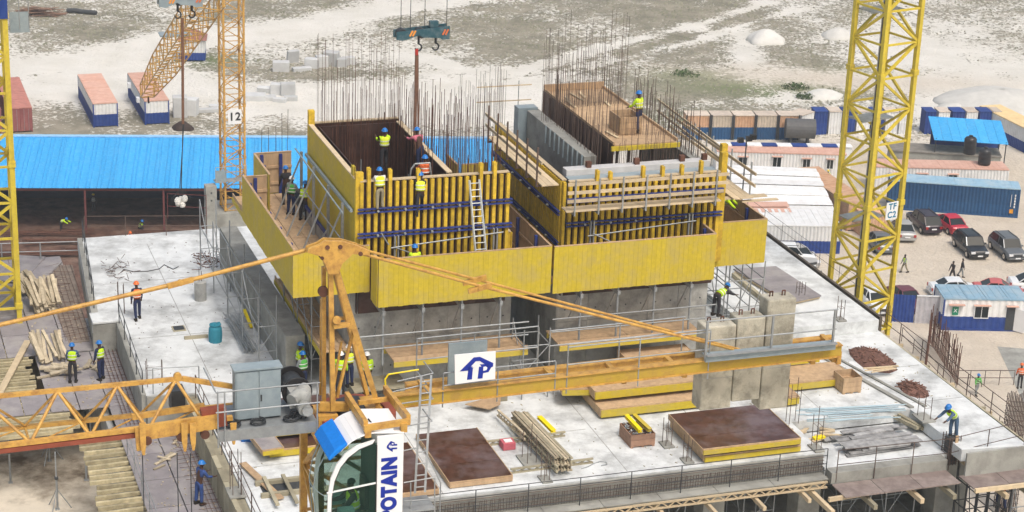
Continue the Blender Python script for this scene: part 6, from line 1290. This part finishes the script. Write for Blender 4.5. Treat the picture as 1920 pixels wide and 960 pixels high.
# A-frame
ap=S(622,458,v=41.2); A=T('crane_a_frame','orange crane A-frame mast with pulley head rising in front of the formwork','crane A-frame',ap.x,41.2,13.9)
def L2(name,a,b_,va,vb,w_,mat=craneo): A_=S(*a,v=va); B_=S(*b_,v=vb); return A.bar(name,A_,B_,w_,w_,mat)
L2('leg',(607,755),(607,500),41.5,41.3,.09); L2('leg',(624,770),(619,480),40.9,41.1,.11); L2('leg',(688,740),(622,490),41.6,41.3,.09); L2('leg',(712,772),(628,495),40.8,41.1,.11)
L2('tie',(625,612),(655,608),40.9,40.95,.10); L2('tie',(625,598),(650,596),41.5,41.5,.07); L2('strut',(662,620),(632,745),41.1,41.0,.06); L2('strut',(640,640),(625,730),41.3,41.3,.05)
L2('rear_rod',(601,740),(603,560),41.7,41.6,.06)
hp=[S(x,y,v=40.95) for x,y in ((596,457),(608,449),(640,450),(668,458),(692,468),(690,477),(660,474),(640,492),(633,512),(614,512),(608,494),(598,478),(574,471),(576,464))]
A.part('head_plate',MB().prism([(p.x,p.z) for p in hp],40.85,40.95,'y'),craneo,bevel=.01); A.part('head_plate',MB().prism([(p.x,p.z) for p in hp],41.03,41.09,'y'),craneo)
for x,y,r in ((614,464,.05),(638,463,.05),(676,476,.05),(604,484,.04)): q=S(x,y,v=40.84); A.tb('pin',(q.x,40.82,q.z),(q.x,41.12,q.z),r,rust,'round')
q=S(630,598,v=40.9); A.tb('hook_eye',(q.x,40.8,q.z),(q.x,40.88,q.z),.09,craneo,'round'); q=S(605,545,v=41.2); A.tb('sheave',(q.x,41.1,q.z),(q.x,41.2,q.z),.12,rust,'round')
for x0,x1,y0,y1 in ((596,632,775,800),(685,715,760,790)): a=S(x0,y1,v=40.9); b_=S(x1,y0,v=40.9); A.bx('foot_plate',a.x,b_.x,40.8,41.5,a.z,b_.z,craneo)
q=S(665,775,v=41.2); A.part('slewing_ring',MB().lathe((q.x,41.2,13.55),[(.95,0),(.95,.25),(.7,.27),(.7,.1)],28),M('crane_red_brown',(.26,.07,.04))); A.part('hub',MB().lathe((q.x,41.2,13.6),[(.5,0),(.5,.35),(.2,.4)],20),dark)
# pendant bars
def pend(lb,pts,vs_,r,knots):
    P=[S(x,y,v=v) for (x,y),v in zip(pts,vs_)]; t=T('pendant_bar',lb,'crane pendant bar',P[0].x,P[0].y,P[0].z,group='crane pendant bars')
    for a,b_ in zip(P,P[1:]): t.tb('rod',a,b_,r,craneo)
    for x,y,v in knots:
        q=S(x,y,v=v); t.bar('link_plate',q-V3(.28,0,-.03*0)+V3(0,0,-.06),q+V3(.28,0,.05),.06,.12,craneo); t.tb('pin',q+V3(0,-.06,0),q+V3(0,.06,0),.06,craneo,'round')
    return t
pend('long orange pendant bar from the A-frame head down to the left edge',[(585,466),(338,530),(-60,623)],[41.15,41.4,41.5],.05,[(338,530,41.35)])
pend('upper one of the two orange pendant bars running right to the ballast',[(680,468),(890,523),(1412,662)],[41.1,41.6,42.1],.033,[(890,525,41.6)])
pend('lower one of the two orange pendant bars running right to the ballast',[(680,476),(895,535),(1375,655)],[40.9,41.3,41.7],.036,[(900,540,41.3)])
# counter jib
K=T('counter_jib','orange counter jib of two long steel beams running right to the ballast','counter jib',18,42.4,13.4)
a=S(738,750,v=41.7); b_=S(1575,655,v=41.7); r0=S(760,719,v=43.05); r1=S(1560,630,v=43.05)
K.bar('front_beam',(a.x,41.7,a.z-.02),(b_.x,41.7,b_.z),.16,.28,M('ochre_beam_paint',(.50,.34,.05),.5,.18,3,stain=(.3,.18,.06),stsc=3,stamt=.6,rand=0)); K.bar('front_flange',(a.x,41.68,a.z+.14),(b_.x,41.68,b_.z+.155),.22,.03,craneo); K.bar('front_flange',(a.x,41.68,a.z-.17),(b_.x,41.68,b_.z-.155),.2,.03,craneo)
K.bar('rear_beam',(r0.x,43.05,r0.z-.17),(r1.x,43.05,r1.z-.17),.12,.3,craneo); K.bar('rear_flange',(r0.x,43.02,r0.z),(r1.x,43.02,r1.z),.2,.035,craneo)
for u in (13,14.6,16.2,17.8,19.4,22.9,b_.x-.1): K.bx('cross_beam',u-.06,u+.06,41.75,43.0,13.5,13.6,craneo)
K.bar('end_beam',(b_.x,41.7,13.62),(b_.x+.2,43.05,13.55),.12,.34,craneo)
q=S(928,735,v=42.3); K.bx('yellow_pipe',14.6,16.1,42.4,42.5,13.55,13.62,ybr)
# ballast
CW=[(20.02,20.92,42.30,42.9,12.12,14.95,'left concrete ballast block of three hanging in the counter jib'),(20.95,21.80,42.32,42.95,12.55,15.22,'middle concrete ballast block of three hanging in the counter jib'),(21.84,22.72,42.34,43.0,12.15,15.85,'tallest right concrete ballast block hanging in the counter jib')]
def edge(px,v=42.33): return S(px,660,v=v).x
EX=[edge(1318),edge(1378),edge(1432),edge(1487)]
tops=[S(1350,612,v=42.3).z,S(1410,597,v=42.3).z,S(1460,563,v=42.3).z]; bot=[S(1340,768,v=42.3).z,S(1400,752,v=42.3).z,S(1450,768,v=42.3).z]
for i,(lb) in enumerate([c[-1] for c in CW]):
    u0,u1=EX[i]+.015,EX[i+1]-.015; v0,v1=42.3+i*.02,42.85; t=T('ballast_block',lb,'ballast block',(u0+u1)/2,42.5,bot[i],group='ballast blocks in the counter jib')
    t.part('body',MB().box(u0,u1,v0,v1,bot[i],tops[i]),ballast,bevel=.04)
    t.part('joint_groove',MB().box(u0+.0,u1,v0-.004,v0+.002,(bot[i]*.62+tops[i]*.38),(bot[i]*.62+tops[i]*.38)+.012),conc_d)
    for du in (.25,.68): c=u0+(u1-u0)*du; t.part('lifting_loop',MB().path([(c-.04,42.6,tops[i]-.02),(c-.04,42.6,tops[i]+.13),(c+.04,42.6,tops[i]+.13),(c+.04,42.6,tops[i]-.02)],.018,5),rust)
# ballast side platform
a=S(1412-90,672,v=41.5); b_=S(1565,648,v=41.5)
t=T('ballast_walkway','grey steel walkway with rails in front of the ballast blocks','walkway',22,41.5,13.6)
t.bar('channel',(a.x,41.5,a.z),(b_.x,41.5,b_.z),.1,.18,galvb); t.bar('channel_lip',(a.x,41.42,a.z+.1),(b_.x,41.42,b_.z+.1),.12,.03,galv); t.bar('tread',(a.x,41.62,a.z+.06),(b_.x,41.62,b_.z+.06),.16,.03,galvb)
for f_ in (0,.5,.98):
    c=V3(a.x,41.5,a.z).lerp(V3(b_.x,41.5,b_.z),f_); t.bar('post',c,c+V3(0,0,.98),.05,.05,galv)
for h in (.45,.97): t.tb('rail',(a.x,41.5,a.z+h),(b_.x,41.5,b_.z+h),.02,galv)
# guard rails on the counter jib
t=T('counter_jib_railing','grey tube railing along the counter jib between cab and ballast','railing',17,41.62,13.8)
def segrail(u0,u1,v,z0,hs,ps):
    for h in hs: t.tb('rail',(u0+.06,v,z0+h),(u1-.06,v,z0+h+(u1-u0)*.01),.018,galv)
    for p in ps: t.tb('post',(p,v,z0-.25),(p,v,z0+max(hs)),.018,galv)
segrail(12.9,16.1,43.15,13.65,(.4,.95),(12.95,14.4,16.05)); segrail(16.3,20.0,43.15,13.68,(.4,.8),(16.35,18.2,19.9)); segrail(16.2,20.0,41.62,13.72,(.5,.95,1.02),(16.25,18.1,19.95)); segrail(13.1,16.0,41.62,13.7,(.3,.62),(13.15,14.5,15.95))
# sign
sq=[S(x,y,v=41.45) for x,y in ((852,665),(929,658),(928,710),(853,720))]
t=T('logo_sign','white square sign with blue arrow and letter P on the counter jib railing','sign',sq[3].x,41.45,sq[3].z)
t.part('board',MB().prism([(p.x,p.z) for p in sq],41.43,41.46,'y'),white_c); 
u0=(sq[0].x+sq[3].x)/2; wS=sq[1].x-sq[0].x; zb=(sq[2].z+sq[3].z)/2; hS=(sq[0].z+sq[1].z)/2-zb; tl=(sq[1].z-sq[0].z)/wS
def LP(pts,t,v,mat,nm,org,ax,sx=1,sz=1):
    m=MB()
    m.prism(pts,v-.006,v,'y'); return t.part(nm,m,mat)
def logoparts(t,f,v):
    """house-shaped arrow and P; f maps unit coordinates to (u,z)"""
    strokes=[[(.12,.42),(.45,.86),(.60,.86),(.93,.60),(.93,.48),(.86,.44),(.60,.72),(.50,.72),(.36,.52),(.36,.42)],
             [(.30,.10),(.42,.10),(.44,.55),(.33,.55)],
             [(.56,.10),(.68,.10),(.69,.28),(.82,.30),(.88,.44),(.80,.58),(.59,.60)]]
    for s_ in strokes: t.part('logo_stroke',MB().prism([f(x,y) for x,y in s_],v-.008,v-.002,'y'),logo)
    t.part('logo_counter',MB().prism([f(x,y) for x,y in [(.69,.36),(.77,.38),(.79,.46),(.75,.51),(.69,.5)]],v-.011,v-.009,'y'),white_c)
    t.part('logo_arrow',MB().prism([f(x,y) for x,y in [(.40,.52),(.55,.68),(.64,.52),(.57,.52),(.56,.40),(.47,.40),(.48,.52)]],v-.011,v-.009,'y'),white_c)
logoparts(t,lambda x,y:(u0+wS*x,zb+hS*y+tl*wS*x*.6),41.43)
bk=T('sign_back_panel','grey steel box panel just behind the white logo sign','panel',14.2,42.3,13.9); a=S(842,645,v=42.3); b_=S(912,700,v=42.3); bk.bx('sheet',a.x,b_.x,42.3,42.36,b_.z-.2,a.z,galvb)
# electrical cabinet platform
t=T('machinery_platform','dark grey machinery platform with tube railing left of the A-frame','platform',9,41,13.8)
a=S(408,795,v=40.5); b_=S(596,778,v=40.5)
t.part('deck',MB().box(a.x,b_.x,40.5,41.9,13.86,13.93),galv); t.bx('edge_channel',a.x,b_.x,40.44,40.5,13.72,13.98,galv)
for f_ in (.17,.42,.75): 
    c=a.x+(b_.x-a.x)*f_; t.part('cable_coil',MB().path([(c+.17*math.cos(k*.6),40.72+.15*math.sin(k*.6),13.95+.004*k) for k in range(24)],.018,5),dark)
rl=T('platform_railing','tube railing round the grey cabinet, in front of it','railing',9,40.45,13.9)
for px in (408,421,595): q=S(px,740,v=40.42); rl.tb('post',(q.x,40.42,13.6),(q.x,40.42,14.95),.018,galv)
q0=S(438,725,v=40.42); q1=S(600,706,v=40.42); rl.tb('rail',(q0.x-.4,40.42,14.93),(q1.x,40.42,14.93),.018,galv); rl.tb('rail',(q0.x-.4,40.42,14.45),(q1.x,40.42,14.45),.018,galv); rl.tb('rail',(a.x-.05,40.45,14.95),(a.x-.05,41.8,14.95),.018,galv)
cb=T('electrical_cabinet','large grey blue sheet steel cabinet on the crane platform','cabinet',8.6,41,13.93)
a=S(441,772,v=40.95); b_=S(527,768,v=40.95); zt=S(480,693,v=40.95).z
cb.part('body',MB().box(a.x,b_.x,40.95,41.25,13.97,zt),galvb,bevel=.015); w_=(b_.x-a.x)/2
for i in range(2): cb.bx('door',a.x+.03+i*w_,a.x+(i+1)*w_-.01,40.925,40.95,14.0,zt-.04,galvb)
cb.bx('roof',a.x-.03,b_.x+.03,40.9,41.3,zt,zt+.04,galvb); cb.bx('handle',a.x+w_+.05,a.x+w_+.08,40.9,40.925,14.4,14.55,dark)
wn=T('hoist_winch','grey hoist motor with black rope drum beside the cabinet','winch',9.7,41.2,13.93)
q=S(552,715,v=41.5); wn.tb('drum_flange',(q.x,41.2,q.z-.15),(q.x,41.28,q.z-.15),.35,blk,'round'); wn.tb('drum',(q.x,41.28,q.z-.15),(q.x,41.9,q.z-.15),.24,dark,'round'); wn.tb('drum_flange',(q.x,41.9,q.z-.15),(q.x,41.96,q.z-.15),.35,blk,'round')
mm=M('motor_grey',(.40,.41,.39),.6,.25,6,stain=(.12,.12,.12),stsc=6,stamt=.6); q=S(570,752,v=40.8)
wn.part('motor',MB().lathe((q.x,40.95,q.z-.12),[(.18,-.02),(.2,0),(.2,.28),(.14,.36),(.05,.38)],16),mm,smooth=True); wn.tb('motor_barrel',(q.x-.02,40.6,q.z-.13),(q.x-.02,41.1,q.z-.13),.15,mm,'round')
wn.tb('gearbox',(q.x-.28,40.8,q.z+.05),(q.x+.12,41.1,q.z+.18),.15,mm,'round'); wn.bx('gear_case',q.x-.3,q.x-.05,40.9,41.3,q.z-.2,q.z+.2,mm); wn.tb('cap',(q.x+.02,40.5,q.z-.13),(q.x+.02,40.6,q.z-.13),.12,mm,'round')
for k in range(5): wn.part('hose',MB().path([(q.x-.4+k*.1,40.7,13.96),(q.x-.3+k*.12,40.75,14.15+rnd(0,.1)),(q.x-.1+k*.06,40.8,14.05)],.02,5),blk)
# cab support frame
fr=T('cab_support_frame','orange yellow steel frame carrying the cab roof','steel frame',11,40,14.2)
def FB(a,b_,va,vb,w_,h_): fr.bar('beam',S(*a,v=va),S(*b_,v=vb),w_,h_,craneo)
FB((655,745),(688,790),40.9,39.5,.12,.2) if 0 else None
FB((650,742),(686,797),41.0,39.05,.10,.2); FB((722,730),(766,786),41.2,39.15,.10,.2); FB((682,803),(768,790),39.02,39.12,.1,.13); FB((672,755),(728,748),40.7,40.8,.08,.10); FB((655,762),(598,762),40.9,41.0,.12,.2)
a=S(689,803,v=39.05); fr.bx('leg',a.x-.07,a.x+.07,38.98,39.12,a.z-.2,a.z+.0,craneo); a=S(756,792,v=39.1); fr.bx('leg',a.x-.07,a.x+.07,39.0,39.14,a.z-.2,a.z,craneo)
fr.part('cable_loom',MB().path([S(690,785,v=39.6),S(700,798,v=39.5),S(720,797,v=39.5),S(745,796,v=39.5)],.02,5),blk); 
# ---------------- cab ----------------
CV=39.0
cabT=T('crane_cab','white crane operator cab with curved glass and blue lettering, nearest the viewer','crane cab',10.6,39.6,11.6)
def c2(x,y): q=S(x,y,v=CV); return (q.x,q.z)
side=[c2(757,812),c2(757,985),c2(757,1030),c2(640,1040),c2(622,1000)]
arch=[c2(612,960),c2(608,925),c2(612,895),c2(622,870),c2(638,850),c2(660,834),c2(690,825)]
zt=c2(757,812)[1]; ub=c2(757,850)[0]; uf=c2(707,850)[0]; zbm=10.9
# white side frame built from strips: rear panel, roof arch, waist bar, sill
cabT.part('rear_panel',MB().prism([(uf,zbm),(ub,zbm),(ub,zt),(uf,zt-.02)],CV,CV+1.3,'y'),white_c,bevel=.02)
outer=[c2(615,1010),c2(614,965),c2(615,930),c2(620,899),c2(631,872),c2(647,852),c2(670,836),c2(703,825)]
inner=[(p[0],p[1]) for p in [c2(623,1010),c2(621,965),c2(622,932),c2(627,903),c2(638,877),c2(653,858),c2(674,842),c2(699,832)]]
for v0,v1 in ((CV,CV+.05),(CV+1.25,CV+1.3)):
    m=MB()
    for i in range(len(outer)-1): m.prism([outer[i],outer[i+1],inner[i+1],inner[i]],v0,v1,'y')
    cabT.part('arch_frame',m,white_c)
w0=c2(613,925); w1=c2(708,905); cabT.bar('waist_bar',(w0[0],CV+.01,w0[1]),(w1[0],CV+.01,w1[1]),.04,.03,white_c)
pane=inner+[ (uf,inner[-1][1]),(uf,zbm+.1),(inner[0][0],zbm+.1)]
cabT.part('side_glass',MB().prism(pane,CV+.02,CV+.03,'y'),gl); cabT.part('far_side_panel',MB().prism(pane,CV+1.26,CV+1.28,'y'),gl); M('cab_inner_lining',(.10,.14,.13),.7,.2,3)
cabT.bar('window_gasket',(uf-.01,CV+.0,zt-.22),(uf-.01,CV+.0,zbm),.02,.03,blk)
m=MB()
for i in range(len(inner)-1): m.prism([inner[i],inner[i+1],(inner[i+1][0]+.012,inner[i+1][1]-.015),(inner[i][0]+.016,inner[i][1]-.01)],CV-.004,CV+.02,'y')
cabT.part('window_gasket',m,blk)
# wraparound front glass: bulges to the left
fr_o=[c2(606,890),c2(604,925),c2(607,965),c2(612,1010)]
def fg(p,b): return [(p[0]-b*math.sin(math.pi*f_)*1.0,CV+1.28*f_,p[1]+.0) for f_ in (.0,.15,.35,.6,.85,1)]
gf=MB(); rows=[fg(c2(642,848),.0),fg(c2(624,868),.06),fg(c2(613,896),.12),fg(c2(608,930),.16),fg(c2(608,965),.12),fg(c2(611,1010),.06)]
vs_=[p for r_ in rows for p in r_]; nn=6
gf.add(vs_,[(i*nn+j,i*nn+j+1,(i+1)*nn+j+1,(i+1)*nn+j) for i in range(len(rows)-1) for j in range(nn-1)])
cabT.part('front_glass',gf,gl,smooth=True)
for j in (2,4): cabT.part('glass_bar',MB().path([rows[i][j] for i in range(len(rows))],.012,5),galvb)
cabT.part('glass_bar',MB().path(rows[3],.01,5),galvb)
# roof: white curved shell and blue pad
ro=[c2(640,848),c2(645,842),c2(652,836),c2(660,829),c2(670,823),c2(685,817),c2(702,813)]; m=MB()
for i in range(len(ro)-1): m.prism([ro[i],ro[i+1],(ro[i+1][0],ro[i+1][1]+.03),(ro[i][0],ro[i][1]+.03)],CV+.0,CV+1.3,'y')
m.prism([(ro[-1][0],ro[-1][1]),(ub,zt-.01),(ub,zt+.03),(ro[-1][0],ro[-1][1]+.03)],CV-.01,CV+1.3,'y')
cabT.part('roof_shell',m,white_c,bevel=.012)
bl=[c2(618,864),c2(630,850),c2(648,836),c2(652,840),c2(640,852),c2(628,866)]
m=MB().prism([(bl[0][0],bl[0][1]),(bl[0][0]-.04,bl[0][1]+.05),(bl[1][0]-.03,bl[1][1]+.09),(bl[2][0]+.02,bl[2][1]+.09),(bl[2][0]+.05,bl[2][1]+.02)],CV-.03,CV+1.32,'y'); cabT.part('sun_visor_pad',m,bpad,bevel=.03)
# lower body, seat, desk
cabT.part('lower_shell',MB().prism([(inner[0][0],zbm),(uf,zbm),(uf,zbm+.25),(inner[0][0],zbm+.35)],CV+.04,CV+1.25,'y'),white_c)
cabT.part('floor',MB().box(inner[1][0]+.05,uf,CV+.1,CV+1.2,11.5,11.55),dark); cabT.bx('seat',uf-.55,uf-.1,CV+.45,CV+.9,12.0,12.15,blk); cabT.bx('backrest',uf-.15,uf-.05,CV+.45,CV+.9,12.15,12.85,blk); cabT.bx('console',uf-.8,uf-.45,CV+.15,CV+.35,12.1,12.35,M('teal_console',(.2,.35,.35),.5)); cabT.bx('console',uf-.8,uf-.45,CV+.95,CV+1.15,12.1,12.35,MATS['teal_console'])
cabT.bx('rear_inner_wall',uf-.03,uf-.01,CV+.05,CV+1.25,11.5,13.9,MATS['cab_inner_lining'])
person('crane operator in lime vest sitting inside the white cab',V3(uf-.32,CV+.68,11.85),-math.pi/2,None,C_dark,C_dark,C_hiv,arms=((40,80),(40,80)),legs=((80,10),(80,10)),sit=True,lean=8)
a=S(692,812,v=39.25); cabT.bx('roof_box',a.x+.05,a.x+.5,39.05,39.35,zt+.03,zt+.13,white_c); cabT.bx('roof_hatch',uf-.1,uf+.2,39.7,40.1,zt+.03,zt+.05,white)
# lettering reading upward on the rear panel
def lettering(txt,cx,cz,size,rot=90):
    m=textmesh(txt,size,.004,.018*size/.3); m.materials.append(logo); o=bpy.data.objects.new('lettering',m); COL.objects.link(o); o.parent=cabT.o; o.location=V3(cx,CV-.006,cz)-cabT.off; o.rotation_euler=(R(90),R(-rot),0); o.scale=(1.12,1.1,1); return o
pc=c2(727,925); ztop=c2(727,858)[1]; 
lt=lettering('POTAIN',(uf+ub)/2-.005,0,.41); bpy.context.view_layer.update(); Lx=lt.dimensions.x; lt.scale=(1.12*1.5/Lx,1.12,1); Lx=1.5; lt.location.z=ztop-Lx/2-11.6+0
lg=c2(731,840); sz=.31
logoparts(cabT,lambda x,y:((uf+ub)/2-.13+(1-y)*sz*1.0,lg[1]-.14+x*sz*1.05),CV-.0)
# cab access ladder and platforms right of cab
t=T('access_ladder','grey steel access ladder with hoops right of the cab','ladder',12.0,40.2,12)
a0=S(778,925,v=40.2); a1=S(790,705,v=41.2)
for du in (-.0,.24): t.bar('stile',a0+V3(du,0,0),a1+V3(du,0,0),.05,.06,galv)
for i in range(10): c=a0.lerp(a1,(i+.5)/10); t.tb('rung',c,c+V3(.24,0,0),.018,galv)
for (x0,y0,x1,y1,v) in ((745,715,812,700,41.4),(750,757,812,748,41.0),(757,800,810,790,40.6),(735,735,800,720,41.2)):
    p,q=S(x0,y0,v=v),S(x1,y1,v=v); t.tb('hoop_rail',p,q,.016,galv); t.tb('hoop_rail',q,q+V3(-.08,.5,.1),.016,galv)
for (x0,y0,x1,y1) in ((757,905,815,895),(757,940,815,935),(815,895,815,985),(770,905,770,985),(757,845,780,840),(795,840,826,905),(826,905,824,985)):
    t.tb('rail',S(x0,y0,v=40.0),S(x1,y1,v=40.0),.016,galv)
t.bx('landing',11.6,12.5,39.9,40.6,11.7,11.74,galv)
yy=T('yellow_handrail','curved yellow handrail beside the counter jib root','handrail',12.7,42.4,13.8); pts=[S(x,y,v=42.2) for x,y in ((723,728),(722,712),(728,702),(785,693))]; yy.part('tube',MB().path(pts,.02,6),ybr)
# mast under the crane (below the frame edge)
mC=mast('orange mast of the near crane standing under the cab',(10.7,41.2),0,1.6,-1,13.4,1.2,craneo,.16,.08,style='zig')
# ---------------- hook blocks and hoist lines ----------------
def hookblock(lb,px,py,v,wd_,mat,ropes,rope_dx,hooks,tilt=0):
    c=S(px,py,v=v); t=T('hook_block',lb,'crane hook block',c.x,c.y,c.z,abs_=False,group='crane hook blocks')
    h=wd_/2
    t.part('frame_plate',MB().prism([(-h,-.14),(-h+.25,-.2),(-.15,.0),(.0,-.1),(h-.4,-.14),(h-.3,-.22),(h,-.2),(h,.32),(.55*h,.28),(-h,.16)],-.28,-.22,'y'),mat); t.part('frame_plate',MB().prism([(-h,-.14),(-h+.25,-.2),(-.15,.0),(.0,-.1),(h-.4,-.14),(h-.3,-.22),(h,-.2),(h,.32),(.55*h,.28),(-h,.16)],.2,.26,'y'),mat)
    for x,m_ in ((-h*.42,ostr),(h*.82,M('red_orange_stripe',(.6,.16,.06),.6))):
        for k in range(2): t.bar('warning_stripe',(x-.1+k*.12,-.29,-.02),(x+.02+k*.12,-.29,.2),.07,.01,m_,up=(0,1,0))
    for x in (-h*.75,-.05,h*.75): t.tb('sheave',(x,-.2,.05),(x,.2,.05),.2,dark,'round')
    for x in (-.1*h,.55*h):
        if x<0 and not hooks: continue
        t.tb('hook_shank',(x,0,-.1),(x,0,-.42),.05,dark)
        t.part('hook',MB().path([(x+.13*math.sin(a)*1.0,0,-.56-.14*math.cos(a)*-1 if 0 else -.56+.14*math.cos(a)) for a in [k*.45 for k in range(0,11)]],.035,6),dark)
    t.bx('top_lug',.3*h,.62*h,-.1,.1,.25,.5,mat)
    for x in rope_dx: t.tb('hoist_rope',(x*h,0,.1),(x*h,0,16),.014,dark)
    return t,c
hb,c=hookblock('teal hook block with orange stripes hanging above the left formwork',790,63,76,2.2,hookm,4,(-.78,-.42,.12,.95),True)
sl_=T('lifting_sling','thick brown chain sling hanging from the teal hook block','lifting sling',c.x,c.y,c.z-3); p=S(781,103,v=76); q=S(777,290,v=76)
sl_.bar('sling_leg',p,q,.11,.09,M('brown_sling',(.17,.09,.06),.8,.3,6)); sl_.bar('sling_leg',p+V3(.06,.02,0),q+V3(.16,.02,.2),.05,.05,M('brown_sling',(.17,.09,.06))); sl_.tb('shackle',p+V3(0,0,.0),p+V3(0,0,.25),.07,M('red_shackle',(.5,.05,.04)))
hb,c=hookblock('grey hook block cut off by the top edge above the lattice boom',337,2,80,1.75,galvb,2,(-.9,.9),True)
sl_=T('lifting_sling','brown hanging sling and thin line reaching down to the white load','lifting sling',c.x,80,0); p=S(342,34,v=80); q=S(343,232,v=80); q2=S(340,352,v=80)
sl_.bar('sling_leg',p,q,.1,.08,M('brown_sling',(.17,.09,.06))); sl_.tb('line',q,q2,.02,dark); sl_.tb('line',q+V3(.04,0,0),q2+V3(-.06,0,0),.018,dark)
ld=T('hanging_load','white bagged load hanging from the crane line in front of the shed','hanging load',q2.x,80,q2.z-1)
for k in range(10): ld.put('bag','stone',M('white_bag',(.62,.62,.60),.9,.2,5),(q2.x+rnd(-.22,.22),80+rnd(-.2,.2),q2.z-.42-abs(rnd(0,.28))),(.26,.24,.22))
for k in range(4): ld.tb('sling_rope',(q2.x,80,q2.z+.0),(q2.x+(k-1.5)*.28,80,q2.z-.5),.015,dark)
# hoist rope of right scene: light pole behind the right box
q=S(1400,262,v=86); t=T('light_mast','thin grey pole with two black floodlights behind the right formwork','floodlight pole',q.x,q.y,0,abs_=True); t.tb('pole',(q.x,q.y,0),(q.x-.0,q.y,q.z),.035,dark)
for du,dz in ((-.35,.0),(.1,.05),(.32,.12)): t.bx('floodlight',q.x+du-.14,q.x+du+.14,q.y-.15,q.y+.05,q.z+dz-.1,q.z+dz+.14,blk)

# ---------------- thin haze ----------------
hz=MB().box(-3300,3300,-900,4300,-28.5,62); ho=solo('haze',hz,gmat,kind='stuff',world=True)
hm_=bpy.data.materials.new('haze_air'); hm_.use_nodes=True; hn=hm_.node_tree.nodes; hn.remove(hn['Principled BSDF']); pv=hn.new('ShaderNodeVolumePrincipled')
pv.inputs['Color'].default_value=(.86,.90,.93,1); pv.inputs['Density'].default_value=.0006; pv.inputs['Anisotropy'].default_value=.2
hm_.node_tree.links.new(pv.outputs[0],hn['Material Output'].inputs['Volume']); ho.data.materials.clear(); ho.data.materials.append(hm_)
